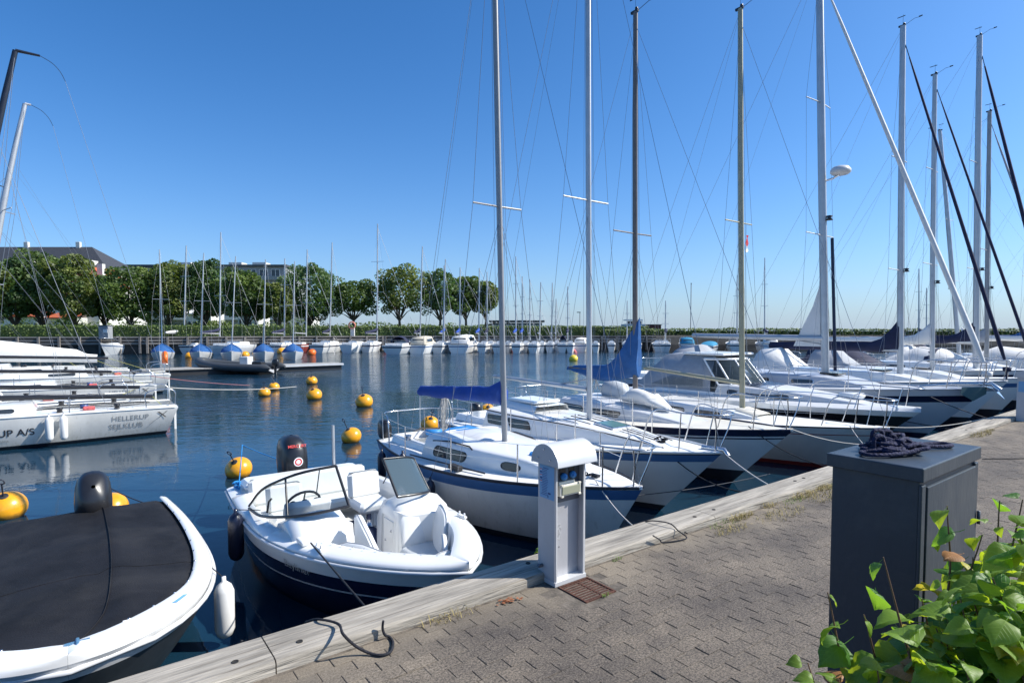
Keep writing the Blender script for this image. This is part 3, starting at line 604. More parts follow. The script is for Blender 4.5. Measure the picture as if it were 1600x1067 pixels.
def deck(h,parent,m,ck=None,n=26,drop=.02,camber=.05,cw=None,name='deck'):
    mb=MB(); cx0,cx1,cy=ck or (9e9,9e9,.3)
    for side in (1,-1):
        rows=[]
        for i in range(n+1):
            x=h.xs(n)[i]*.9995; p=h.at(x,side); b=abs(p.y); inner=min(cy,b*.55)
            rows.append([Vector((x,side*(b*(1-f)+inner*f)*.992,p.z-drop+camber*math.sin(math.pi/2*f)*.7)) for f in (0,.5,1)])
        mb.grid(rows if side>0 else [r[::-1] for r in rows])
    for i in range(n):
        x0,x1=h.xs(n)[i]*.9995,h.xs(n)[i+1]*.9995
        if x0>=cx0-.01 and x1<=cx1+.2: continue
        pts=[]
        for x in (x0,x1):
            p=h.at(x); b=p.y; inner=min(cy,b*.55)*.992; z=p.z-drop+camber*.7; pts.append([(x,inner,z),(x,0,z+camber*.3),(x,-inner,z)])
        mb.grid(pts)
    return mb.obj(name,m,parent)
def cockpit(h,parent,m,x0,x1,cy,dep=.45,mf_=None):
    zt=h.zs(.2)+.03; mb=MB(); o_=.0
    r=lambda z,k,e=0:[(x0+e,-cy*k,z),(x1-e,-cy*k,z),(x1-e,cy*k,z),(x0+e,cy*k,z)]
    mb.grid([r(zt+.10,1.12,-.02),r(zt+.11,1.04,-.0),r(zt-.18,1.0,.01),r(zt-.20,.55,.02),r(zt-dep,.5,.04)],True,0,False); mb.grid([r(zt+.10,1.12,-.02),r(zt-.03,1.22,-.03)],True,0,False)
    mb.poly(r(zt-dep,.5,.04)); o=mb.obj('cockpit',m,parent); return o
def cabin(h,parent,m,x0,x1,w0,w1,hh,hf=.45,n=18,round_=.5,aft_slope=.12,top=None,fs=.55):
    """coachroof from x0 (aft) to x1; hh height; returns side(x,k,off) for windows"""
    def prof(x):
        t=(x-x0)/(x1-x0); z0=h.zs(x/h.L)-.02
        wd=w0+(w1-w0)*max(0,t)**1.4; wd=min(wd,h.b(x/h.L)*.93)
        hgt=hh*(1-(1-hf)*t) if t<fs else hh*(1-(1-hf)*t)*max(.03,max(0,math.cos(min(1,(t-fs)/(1-fs))*math.pi/2))**.75)
        return z0,wd,hgt
    def side(x,k,s_=1,off=0.):
        z0,wd,hg=prof(x); return Vector((x,s_*(wd-(k*.16*hg)-0+off),z0+hg*k*.88))
    mb=MB(); rows=[]
    for i in range(n+1):
        x=x0+(x1-x0)*i/n; z0,wd,hg=prof(x); q=.16*hg; r=[]
        for s_ in (-1,1):
            a=[(s_*wd,z0-.03),(s_*(wd-q*.5),z0+hg*.44),(s_*(wd-q*.95),z0+hg*.86),(s_*(wd-q*1.3-.02),z0+hg*.95),(s_*(wd*.82-q),z0+hg*1.0),(s_*wd*.4,z0+hg*1.05)]
            r+= a if s_<0 else [(0,z0+hg*1.07)]+a[::-1]
        xs=[x-(aft_slope*hh/.35*0 if i else 0) for _ in r]
        rows.append([Vector((x+(aft_slope*(z-z0)/max(hg,.01) if i==0 else 0),y,z)) for y,z in r])
    mb.grid(rows,False,0,True); mb.poly(rows[0]); mb.poly(rows[-1][::-1])
    o=mb.obj('coachroof',m,parent); return o,side,prof
def window(side,parent,xa,xb,ka,kb,s_,m=None,fr=None,rr=.35,slant=0.,off=.004,name='window'):
    pts=[]; n=5; rx=min((xb-xa)*.5,rr*(kb-ka)*.3); rk=min((kb-ka)*.5,rr*(kb-ka))
    for cx,ck,a0 in ((xb-rx,kb-rk,0),(xa+rx,kb-rk,90),(xa+rx,ka+rk,180),(xb-rx,ka+rk,270)):
        for i in range(n):
            a=rad(a0+90*i/(n-1)); pts.append((cx+rx*math.cos(a),ck+rk*math.sin(a)))
    def P3(x,k,o_): return side(x+slant*(k-ka),k,s_,o_)
    c=Vector(((xa+xb)/2,(ka+kb)/2,0)); fr_=MB()
    def sc(f): return [(c.x+(x-c.x)*(1+f*.03/(xb-xa)),c.y+(k-c.y)*(1+f*.10)) for x,k in pts]
    o1=[P3(x,k,off) for x,k in sc(1.3)]; o2=[P3(x,k,off+.006) for x,k in sc(.9)]; o3=[P3(x,k,off+.006) for x,k in sc(-.2)]; o4=[P3(x,k,off+.001) for x,k in sc(-.4)]
    fr_.grid([o1,o2,o3,o4],True,0,False); fo=fr_.obj(name,fr or rubber,parent)
    mb=MB(); mb.grid([[P3(x,k,off+.001) for x,k in sc(-.3)],[P3(c.x,c.y,off+.001)]*len(pts)],True,0,False)
    mb.obj('pane',m or glassd,fo); return fo
def railing(parent,pts,r=.0125,name='rail',m=None): return MB().tube(bez(pts,5),r,6).obj(name,m or steel,parent)
def pulpit(h,parent,back=.75,hgt=.5,legs=2,m=None):
    L=h.L; zb=h.zs(1); t=(L-back)/L; b=h.b(t)*.9
    top=[Vector((L-back-.12,b,h.zs(t)+.02)),Vector((L-back+.1,b,zb+hgt*.97)),Vector((L-back*.4,b*.75,zb+hgt)),Vector((L+.05,b*.35,zb+hgt)),Vector((L+.05,-b*.35,zb+hgt)),Vector((L-back*.4,-b*.75,zb+hgt)),Vector((L-back+.1,-b,zb+hgt*.97)),Vector((L-back-.12,-b,h.zs(t)+.02))]
    o=railing(parent,top,.0125,'pulpit',m)
    for s_ in (1,-1):
        railing(o,[Vector((L-.10,s_*.05,zb+.01)),Vector((L-.02,s_*b*.28,zb+hgt*.6)),Vector((L-.0,s_*b*.4,zb+hgt))],.011,'pulpit_leg',m)
        if legs>1: tt=(L-back*.55)/L; railing(o,[Vector((L-back*.55,s_*h.b(tt)*.9,h.zs(tt))),Vector((L-back*.45,s_*b*.78,zb+hgt))],.011,'pulpit_leg',m)
    return o
def pushpit(h,parent,hgt=.55,ln=.9,m=None):
    z=h.zs(0); b0=h.b(0)*.93; b1=h.b(ln/h.L)*.93
    o=railing(parent,[(ln,b1,z+.02),(ln-.06,b1,z+hgt),(.25,b0,z+hgt*1.02),(.06,b0*.7,z+hgt*1.02),(.04,0,z+hgt*1.02),(.06,-b0*.7,z+hgt*1.02),(.25,-b0,z+hgt*1.02),(ln-.06,-b1,z+hgt),(ln,-b1,z+.02)],.0125,'pushpit',m)
    for s_ in (1,-1):
        for y in (b0*.95,b0*.45): railing(o,[(.12,s_*y,z),(.09,s_*y,z+hgt*1.02)],.011,'pushpit_leg',m)
    return o
def lifelines(h,parent,xs,hgt=.55,x0=.85,x1=None,two=True):
    x1=x1 or h.L-.75
    for s_ in (1,-1):
        tops=[]
        for x in xs:
            p=h.at(x,s_*.94); MB().tube([p,p+Vector((0,0,hgt))],.0105,6).obj('stanchion',steel,parent); tops.append(p+Vector((0,0,hgt)))
        a=h.at(x0,s_*.93)+Vector((0,0,hgt)); b=h.at(x1,s_*.9)+Vector((0,0,hgt*.95)); seq=[a]+tops+[b]
        MB().tube(seq,.0035,4).obj('lifeline',wirew,parent)
        if two: MB().tube([q-Vector((0,0,hgt*.47)) for q in seq],.0035,4).obj('lifeline',wirew,parent)
def outboard(parent,x,y,z,sc=1.,tilt=0.,cowl=None,logo=False,leg=True,name='outboard_motor'):
    """cowl up, leg down; front faces +x"""
    o=empty(name,(x,y,z)); o.parent=parent; o.rotation_euler=(0,tilt,0); o.scale=(sc,sc,sc); c=cowl or blackp
    mb=MB(); rows=[]
    for zz,lx,ly,ox in ((.0,.22,.15,-.02),(.06,.27,.175,-.03),(.25,.30,.185,-.04),(.42,.29,.175,-.05),(.52,.24,.15,-.06),(.58,.15,.10,-.06),(.6,.02,.02,-.06)):
        rows.append([Vector((ox+lx*math.copysign(abs(math.cos(a))**.75,math.cos(a)),ly*math.copysign(abs(math.sin(a))**.75,math.sin(a)),zz)) for a in [k*2*math.pi/20 for k in range(20)]])
    mb.grid(rows,True); mb.poly(rows[0][::-1]); cw=mb.obj('cowl',c,o)
    mb=MB(); rows=[]
    for zz,lx,ly,ox in ((.0,.18,.11,-.02),(-.35,.12,.06,-.03),(-.75,.11,.035,-.03),(-.78,.2,.09,-.06),(-.80,.2,.09,-.06),(-.84,.10,.03,-.04),(-1.02,.10,.02,-.04)):
        rows.append([Vector((ox+lx*math.cos(a),ly*math.sin(a),zz)) for a in [k*2*math.pi/12 for k in range(12)]])
    mb.grid(rows,True); mb.poly(rows[-1]); mb.lathe([(.0,-.2),(.035,-.15),(.05,0),(.045,.15),(.0,.2)],10,(-.05,0,-.9),ax=(1,0,0)); mb.obj('leg',c,o)
    pm=MB()
    for k in range(3):
        a=k*2.09; pm.poly([(-.24,.02*math.cos(a+1.5),-.9+.02*math.sin(a+1.5)),(-.28,.11*math.cos(a-.35),-.9+.11*math.sin(a-.35)),(-.24,.13*math.cos(a+.1),-.9+.13*math.sin(a+.1)),(-.22,.09*math.cos(a+.6),-.9+.09*math.sin(a+.6))])
    pm.obj('propeller',c,o)
    bev(MB().box((.22,0,-.12),(.12,.2,.3)).obj('clamp_bracket',c,o),.01)
    if logo:                                            # round red and white badge on the front, red wordmark on top of the cowl
        M=lambda z,y:Matrix.Translation((.266,y,z))@Matrix.Rotation(rad(90),4,'Y')
        bd=MB()
        def disc(r0,r1,xx,m): 
            bd.grid([[(xx,.0+r0*math.cos(a),.28+r0*math.sin(a)) for a in [k*2*math.pi/20 for k in range(20)]],[(xx,r1*math.cos(a),.28+r1*math.sin(a)) for a in [k*2*math.pi/20 for k in range(20)]]],True,m,False)
        disc(.001,.062,.262,0); disc(.030,.048,.2635,1); bd.obj('badge',[white_p,red_p],cw)
        text_mesh('MERCURY',.055,'cowl_lettering',red_p,cw,Matrix.Translation((.215,-.12,.47))@Matrix.Rotation(rad(90),4,'Z')@Matrix.Rotation(rad(62),4,'X'),.002,.001)
    return o
def fender(loc,ln=.6,r=.085,m=None,label='',group=None,hang=.35,top=None,rm=None,tilt=(0,0)):
    o=empty('fender',loc,0,label,'fender',group); o.rotation_euler=(tilt[0],tilt[1],0); m=m or fendw
    MB().lathe([(0,0),(r*.35,.004),(r*.75,.03),(r,.085),(r,ln-.085),(r*.75,ln-.03),(r*.4,ln-.004),(.018,ln+.012),(.018,ln+.05),(0,ln+.05)],16,(0,0,0)).obj('body',m,o)
    e=Vector(top)-Vector(loc) if top else Vector((0,0,ln+hang))
    MB().tube([(0,0,ln+.04),e*.5+Vector((0,0,(ln+.04)*.5)),e],.005,5).obj('lanyard',rm or ropek,o); return o
def rig(h,root,mx,ht,z0,rake=.02,r=.055,m=None,sp=((.5,.7),),boom=None,cover=None,furl=None,back=True,fs_top=.97,lod=0,bdir=-1,top=True,fx=None,wm=None,lower=True,droop=0,coverh=.2,radar=None,spm=None,boomz=.75):
    """mast foot at x=mx, height ht above foot, boom=(length,zoff)"""
    m=m or alu; foot=Vector((mx,0,z0)); tip=Vector((mx-rake*ht,0,z0+ht))
    def M(k): return foot.lerp(tip,k)
    n=6 if lod else 10
    mb=MB(); mb.tube([M(k/6)+Vector((-.01*math.sin(math.pi*k/6)*ht*.12,0,0)) for k in range(7)],[r*(1-.25*max(0,k/6-.55)) for k in range(7)],n,flat=.68 if not lod else 1)
    ms=mb.obj('mast',m,root)
    W=wm or wire
    lod2=lod>1; chain=[h.at(mx-.05,1),h.at(mx-.05,-1)]
    for k,wd in sp:
        for s_ in (1,-1):
            MB().tube([M(k),M(k)+Vector((-.12*wd,s_*wd,.04*wd))],.016 if not lod else .02,5).obj('spreader',spm or m,root)
    for s_ in (1,-1):
        c=h.at(mx-.1,s_*.92)
        pts=[c]+[M(k)+Vector((-.12*wd,s_*wd,.04*wd)) for k,wd in sp]+[M(.97)]
        MB().tube(pts,.0042 if not lod else .007,4,cap=False).obj('shroud',W,root)
        if lower and not lod:
            for dx in (.30,-.30): MB().tube([h.at(mx+dx-.1,s_*.92),M(sp[0][0]-.015)],.0036,4,cap=False).obj('shroud',W,root)
    bowp=Vector((fx if fx else h.L-.04,0,h.zs(1)+.05))
    if furl:
        fm_,fr_=furl; mb=MB(); a=bowp+Vector((0,0,.35)); b=M(fs_top); k0,k1=.02,.93
        pp=[a.lerp(b,k) for k in (k0,.06,.5,.85,k1)]; mb.tube([bowp,a],.02,6); mb.tube(pp,[fr_*.8,fr_*1.25,fr_,fr_*.7,fr_*.4],8); mb.tube([pp[-1],b],.012,4); mb.lathe([(0,0),(.09,0),(.1,.05),(.1,.12),(.0,.13)],12,a-Vector((0,0,.12))); mb.obj('furled_headsail',fm_,root)
    else: MB().tube([bowp,M(fs_top)],.0042 if not lod else .007,4,cap=False).obj('forestay',W,root)
    if back: MB().tube([Vector((.05,0,h.zs(0)+.02)),M(.995)],.0040 if not lod else .007,4,cap=False).obj('backstay',W,root)
    if not lod:
        for dy,dx in ((.05,.06),(-.045,-.07),(.0,.085)): MB().tube([M(.10)+Vector((dx*1.3,dy*1.4,0)),M(.5)+Vector((dx*1.1,dy,0)),M(.985)+Vector((dx*.5,dy*.4,0))],.0032,4,cap=False).obj('halyard',W,root)
    if top:
        t=MB(); tp=M(1); t.box(tp+Vector((-.02,0,.01)),(.2,.05,.05)); t.tube([tp,tp+Vector((0,0,.35 if not lod else .4))],.004 if not lod else .01,4)
        if not lod: t.tube([tp+Vector((.05,0,0)),tp+Vector((.28,.12,.16)),tp+Vector((.42,.18,.17))],.006,4); t.box(tp+Vector((.42,.18,.19)),(.10,.02,.03)); t.box(tp+Vector((-.05,0,.30)),(.22,.012,.02)); t.lathe([(0,0),(.035,.01),(.035,.05),(0,.06)],8,tp+Vector((.03,0,.03)))
        t.obj('masthead_gear',blackp if not lod else m,root)
    if boom:
        bl_,bz=boom; a=M(0)+Vector((bdir*.06,0,bz)); e=a+Vector((bdir*bl_,0,boomz*.08*bl_-.0+droop))
        if abs(bl_)>0: MB().tube([a,e],[r*.75,r*.62],8).obj('boom',m,root)
        if cover:
            cm,ch,rise=cover; mb=MB(); rows=[]; nn=16; rr_=random.Random(int(mx*100))
            for i in range(nn+1):
                t=i/nn; c=a.lerp(e,t*.985); hgt=ch*(1-.45*t)+rise*max(0,1-t/.16)**1.5+rr_.uniform(-.02,.02)*ch*2; w_=.085*(1-.35*t)+.03; lo=-.075-.03*rr_.random()
                row=[]
                for kk in range(10):
                    an=kk*2*math.pi/10; yy=math.cos(an)*w_*(1 if math.sin(an)<.3 else .55); zz=lo+(hgt-lo)*(.5+.5*math.sin(an))
                    row.append(c+Vector((rr_.uniform(-.01,.01),yy,zz)))
                rows.append(row)
            mb.grid(rows,True); mb.poly(rows[0][::-1]); mb.poly(rows[-1]); mb.obj('sail_cover',cm,root)
        if not lod: MB().tube([M(.07),a.lerp(e,.3)],.012,5).obj('boom_vang',wire,root); MB().tube([e,Vector((max(.4,e.x),0,h.zs(.1)+.1))],.006,4).obj('mainsheet',wirew,root); MB().tube([e,M(.99)],.003,3,cap=False).obj('topping_lift',W,root)
    return M
def place(h,root,bow_uv=None,heading=HB,bow=None):
    """put the boat so that its bow tip stands at bow_uv"""
    d=Vector((math.cos(heading),math.sin(heading),0)); b=bow if bow is not None else P(*bow_uv)
    root.location=(b.x-d.x*h.L,b.y-d.y*h.L,WL); root.rotation_euler=(0,0,heading)
def toe(h,parent,m,r=.016,dz=0.,a=.01,b=.995,n=24,name='toe_rail'):
    mb=MB()
    for s_ in (1,-1): mb.tube([h.at(h.L*(a+(b-a)*i/n),s_)+Vector((0,0,dz)) for i in range(n+1)],r,5)
    o=mb.obj(name,m,parent); return o

# ---- S1: small sailboat with the blue stripe and blue boom cover, beside the bowrider
def sail1():
    h=Hull(6.05,2.25,.80,1.03,.76,tr=.62,bovh=.11,sovh=.05,offs=(0,.03,.05,.17),wlm=.84)
    t=empty('sailboat',(0,0,0),0,'small white sailboat with mid blue stripe and royal blue boom cover behind the pedestal','sailboat','sailboats moored bow to the near quay')
    h.build(t,[grimy,stripe,boot],lambda s,j:2 if j==0 else 1 if j in (1,2) else (2 if j>=8 else 0)); toe(h,t,boot,.017)
    deck(h,t,deckw,(.45,2.0,.52),cw=.5); cockpit(h,t,white,.5,2.05,.5)
    c,side,prof=cabin(h,t,white,2.0,5.1,.80,.36,.40,.55,n=22,fs=.72)
    for s_ in (1,-1):
        window(side,t,2.35,3.15,.30,.78,s_,rr=.55,slant=.1); window(side,t,3.95,4.3,.32,.75,s_,rr=.9)
        MB().tube([side(2.3,.95,s_,.0),side(2.7,1.12,s_,-.02),side(3.2,1.12,s_,-.02),side(3.3,1.0,s_,0)],.012,5).obj('grab_rail',rubber,t)
        mb=MB(); mb.tube([h.at(1.9,s_*.86)+Vector((0,0,.03)),h.at(3.9,s_*.80)+Vector((0,0,.03))],.013,5); mb.obj('jib_track',boot,t)
        bev(MB().box(h.at(3.3,s_*.84)+Vector((0,0,.05)),(.26,.10,.07)).obj('deck_locker_pad',rubber,t),.01)
        MB().lathe([(0,0),(.05,0),(.045,.05),(.055,.07),(.055,.09),(.0,.09)],12,(1.2,s_*.62,h.zs(.2)+.14)).obj('winch',steel,t)
    z0,wd,hg=prof(2.6)
    mb=MB(); rows=[[Vector((x,y,prof(x)[0]+prof(x)[2]*1.06+(.07 if abs(y)<.3 and 2.2<x<3.1 else -.03 if abs(y)>.3 else .0))) for y in (-.36,-.3,-.15,0,.15,.3,.36)] for x in (2.1,2.2,2.5,2.9,3.05,3.15)]
    mb.grid(rows); mb.obj('companionway_hatch',white,t)
    mb=MB(); rows=[[Vector((x,y,prof(x)[0]+prof(x)[2]*1.07+(.035 if abs(y)<.27 else .0))) for y in (-.29,-.26,0,.26,.29)] for x in (4.25,4.28,4.75,4.8)]
    mb.grid(rows); ht_=mb.obj('fore_hatch',bluel,t); MB().lathe([(.0,.06),(.05,.055),(.09,.03),(.10,.0)],14,(4.4,.02,prof(4.4)[0]+prof(4.4)[2]*1.07+.03)).obj('vent',steel,ht_)
    mb=MB(); rows=[[Vector((x,y,h.zs(.3)+.35+dz)) for y,dz in ((-.42,-.06),(-.2,.05),(.2,.06),(.42,-.04))] for x in (1.9,2.1,2.3)]; mb.grid(rows); mb.obj('companionway_cover',bluel,t)
    MB().box((1.99,0,h.zs(.33)+.10),(.02,.46,.42)).obj('washboard',teak,t)
    mb=MB(); mb.lathe([(0,0),(.16,.0),(.17,.05),(.16,.09),(.0,.10)],16,(.62,.22,h.zs(0)+.1)); mb.obj('blue_tub',bluel,t)
    MB().tube([(.1,0,h.zs(0)+.05),(.5,.0,h.zs(0)+.22),(1.15,.05,h.zs(0)+.30)],.017,6).obj('tiller',teak,t)
    bev(MB().box((-.03,0,.2),(.05,.04,.9)).obj('rudder',white,t),.01)
    pulpit(h,t,.72,.48); pushpit(h,t,.52,.95); lifelines(h,t,(1.9,3.35,4.6),.50,.9,5.3)
    outboard(t,-.15,-.45,h.zs(0)-.02,.62,0)
    rig(h,t,3.28,9.2,prof(3.28)[0]+prof(3.28)[2]*1.05,rake=.035,r=.058,sp=((.397,.46),),boom=(2.75,.66),cover=(blue,.20,.10),m=alug,boomz=-.5,wm=wire,droop=.0)
    mb=MB(); rr_=random.Random(8); p0=Vector((1.15,.1,h.zs(.2)+.25))
    for k in range(9): q=p0+Vector((rr_.uniform(-.1,.1),rr_.uniform(-.1,.1),0)); mb.tube(bez([q,q+Vector((rr_.uniform(-.08,.08),rr_.uniform(-.08,.08),.35)),q+Vector((rr_.uniform(-.1,.1),.05,.6)),q+Vector((.06,rr_.uniform(-.1,.1),.3)),q+Vector((.02,.02,0))],4),.008,4)
    mb.obj('coiled_sheet',ropew,t); 
    mb=MB(); mb.box(h.at(5.25,0)+Vector((0,0,.06)),(.14,.07,.03)); 
    for k in range(14): a=h.at(5.2,0)+Vector((rr_.uniform(-.1,.1),rr_.uniform(-.1,.1)-.15,.05+rr_.random()*.07)); mb.tube([a,a+Vector((.06,.03,.02)),a+Vector((.02,.08,-.01))],.011,4)
    mb.obj('foredeck_line',ropek,t)
    place(h,t,(5.28,4.46)); return h,t
h1,s1=sail1()
def W_(t,p): return Matrix.Translation(t.location)@Matrix.Rotation(t.rotation_euler.z,4,'Z')@Vector(p)
for x,lab,z in ((.95,'navy fender low by the stern quarter of the small blue striped sailboat',.22),(2.15,'navy fender on the blue stripe below the long cabin window',.42),(3.05,'navy fender hanging amidships on the small blue striped sailboat, above the bowrider windscreen',.18)):
    p=W_(s1,(x,-h1.b(x/h1.L)-.085,z)); q=W_(s1,(x,-h1.b(x/h1.L)-.01,h1.zs(x/h1.L)+.03)); fender(p,.5,.075,fendn,lab,'navy fenders along the blue striped hull',top=q)

# ---- S2: white sloop with a long grooved foredeck
def sail2():
    h=Hull(6.9,2.5,.88,1.12,.80,tr=.66,bovh=.16,sovh=.05,offs=(0,.03,.05,.17),wlm=.84)
    t=empty('sailboat',(0,0,0),0,'white sailboat with grooved white coachroof and green glass hatch, second hull beyond the pedestal','sailboat','sailboats moored bow to the near quay')
    h.build(t,[mat('pale blue grey gelcoat',(.56,.60,.62),.25,var=.05,scale=2),stripe,boot,white],lambda s,j:3 if j<1 else 2 if j==1 else 1 if j==2 else (2 if j>=8 else 0)); toe(h,t,white,.018)
    deck(h,t,deckw,(.4,1.9,.5)); cockpit(h,t,white,.45,2.0,.5)
    c,side,prof=cabin(h,t,white,1.9,6.2,.88,.18,.46,.5,n=26,fs=.42)
    for s_ in (1,-1):
        window(side,t,2.1,2.55,.42,.85,s_,rr=.3,slant=-.12); window(side,t,2.75,3.3,.42,.84,s_,rr=.3,slant=-.2)
        MB().tube([side(x,1.02,s_,.0) for x in (1.95,2.6,3.3,4.0,4.7,5.3,5.8)],.012,5).obj('coachroof_moulding',rubber,t)
        MB().tube([side(3.6,1.04,s_,-.08),side(3.75,1.20,s_,-.1),side(4.2,1.2,s_,-.1),side(4.35,1.05,s_,-.1)],.012,5).obj('grab_rail',steel,t)
    for k in range(4):
        y=-.27+k*.18; z=lambda x:prof(x)[0]+prof(x)[2]*1.07+.006
        for xa,xb in ((3.75,4.45),(5.0,5.7)): MB().tube([(x,y*(1 if x<4.6 else .6),z(x)-(abs(y)*.05)) for x in (xa,(xa+xb)/2,xb)],.011,4).obj('deck_groove',rubber,t)
    zz=prof(4.72)[0]+prof(4.72)[2]*1.07; sl=math.atan2(prof(4.9)[0]+prof(4.9)[2]*1.07-prof(4.55)[0]-prof(4.55)[2]*1.07,.35)
    hb=bev(MB().box((4.72,0,zz+.012),(.46,.46,.03),ry=-sl).obj('hatch_frame',steel,t),.008); MB().box((4.72,0,zz+.028),(.38,.38,.006),ry=-sl).obj('hatch_pane',mat('sea green glass',(.10,.20,.19),.12,var=.1),hb)
    mb=MB(); z=lambda x:prof(x)[0]+prof(x)[2]*1.07
    mb.grid([[(x,y,z(x)+(.10 if abs(y)<.42 else -.02)) for y in (-.46,-.4,0,.4,.46)] for x in (2.0,2.05,3.0,3.1)]); mb.obj('companionway_garage',white,t)
    bev(MB().box((2.5,0,z(2.5)+.14),(.9,.7,.05)).obj('sliding_hatch',white,t),.02)
    bev(MB().box((1.97,0,h.zs(.3)+.2),(.03,.5,.5)).obj('washboard',glassd,t),.005)
    pulpit(h,t,.95,.56); pushpit(h,t,.55,.9); lifelines(h,t,(1.9,3.3,4.8),.55,.9,6.0)
    outboard(t,-.15,.35,h.zs(0)-.05,.6,0)
    rig(h,t,4.15,10.6,prof(4.15)[0]+prof(4.15)[2]*1.05,rake=.012,r=.060,sp=((.375,.56),),boom=(3.0,.55),m=alu,boomz=.2)
    mb=MB(); rr_=random.Random(9)
    for k in range(16): a=h.at(5.75,0)+Vector((rr_.uniform(-.1,.1),rr_.uniform(-.1,.1),.04+rr_.random()*.09)); mb.tube([a,a+Vector((.06,.03,.02)),a+Vector((.02,.08,-.01))],.013,4)
    mb.obj('foredeck_line',ropek,t); MB().tube([(6.55,0,h.zs(1)+.02),(6.92,0,h.zs(1)+.04),(6.98,0,h.zs(1)-.04)],.035,8).obj('bow_roller',steel,t)
    place(h,t,(7.44,4.80)); return h,t
h2,s2=sail2()
# ---- S3: white hull, double navy band, brown mast, drooping blue sail cover
def sail3():
    h=Hull(7.2,2.55,.92,1.15,.82,tr=.62,bovh=.16,sovh=.06,offs=(0,.13,.16,.19,.22),wlm=.84)
    t=empty('sailboat',(0,0,0),0,'white sailboat with double navy bands, brown mast and sagging blue sail cover','sailboat','sailboats moored bow to the near quay')
    h.build(t,[mat('cool white gelcoat',(.62,.65,.66),.25,var=.05,scale=2),navy,boot],lambda s,j:1 if j in(0,2) else 2 if j>=8 else 0); toe(h,t,navy,.02)
    deck(h,t,cream,(.4,1.9,.5)); cockpit(h,t,white,.45,2.0,.5)
    c,side,prof=cabin(h,t,greyw,1.9,5.4,.85,.35,.42,.45,n=22,fs=.5)
    for s_ in (1,-1):
        window(side,t,2.9,3.7,.3,.75,s_,rr=.5,slant=.1); window(side,t,2.1,2.7,.3,.78,s_,rr=.5)
        for x in (2.6,3.1,3.6): bev(MB().box(side(x,1.08,s_,-.1),(.34,.06,.05)).obj('grab_rail',white,t),.01)
    mb=MB(); rr_=random.Random(6); rows=[]
    for i in range(9):                                  # crumpled white sail bag on the coachroof
        t_=i/8; x=3.3+t_*1.3; rows.append([Vector((x+rr_.uniform(-.03,.03),-.05+math.cos(a)*.27*math.sin(math.pi*(.12+.76*t_))*rr_.uniform(.85,1.15),prof(x)[0]+prof(x)[2]+.04+(.5+.5*math.sin(a))*.34*math.sin(math.pi*(.15+.75*t_))*rr_.uniform(.8,1.1))) for a in [k*2*math.pi/10 for k in range(10)]])
    mb.grid(rows,True); mb.poly(rows[0]); mb.poly(rows[-1]); mb.obj('sail_bag',whitec,t)
    for x in (1.9,2.35):                                # grey inflated tender roll on the after deck
        pass
    mb=MB(); mb.lathe([(0,0),(.2,.06),(.24,.3),(.22,.6),(0,.7)],12,(2.3,.35,h.zs(.3)+.55),ax=(1,.15,-.1)); mb.obj('spray_hood',mat('pale grey inflatable',(.45,.48,.50),.5,var=.1),t)
    pulpit(h,t,1.0,.58); pushpit(h,t,.55,.9); lifelines(h,t,(1.9,3.2,4.5),.55,.9,6.2)
    M=rig(h,t,3.62,8.6,prof(3.72)[0]+prof(3.72)[2]*1.05,rake=.012,r=.066,sp=((.44,.62),),m=alub,lod=0)
    zf=prof(3.72)[0]+prof(3.72)[2]*1.05; a=Vector((3.64,0,zf+.70)); e=Vector((1.45,0,zf+.70))
    MB().tube([a,e],.045,8).obj('boom',alub,t)
    mb=MB(); rows=[]; nn=18
    for i in range(nn+1):
        k=i/nn; c=a.lerp(e,k*1.02); up=.06+.12*(1-k)+1.05*max(0,1-k/.42)**1.6; lo=-.10-.16*math.sin(math.pi*min(1,k*1.1))**1.5; w_=.10*(1-.3*k)+rr_.uniform(0,.02)
        if k>.93: up*=.6; lo*=.6
        rows.append([c+Vector((rr_.uniform(-.01,.01)+.08*max(0,1-k/.1),math.cos(an)*w_*(1 if math.sin(an)<0 else .5),lo+(up-lo)*(.5+.5*math.sin(an)))) for an in [j*2*math.pi/12 for j in range(12)]])
    mb.grid(rows,True); mb.poly(rows[0]); mb.poly(rows[-1]); mb.obj('sail_cover',blue2,t)
    mb=MB()
    for k in range(10): p=Vector((2.35+rr_.uniform(-.06,.06),0,zf+.5)); mb.tube([p,p+Vector((rr_.uniform(-.14,.14),rr_.uniform(-.1,.1),-.28))],.010,4)
    mb.obj('line_bundle',ropew,t)
    place(h,t,(9.92,5.04)); return h,t
h3,s3=sail3()
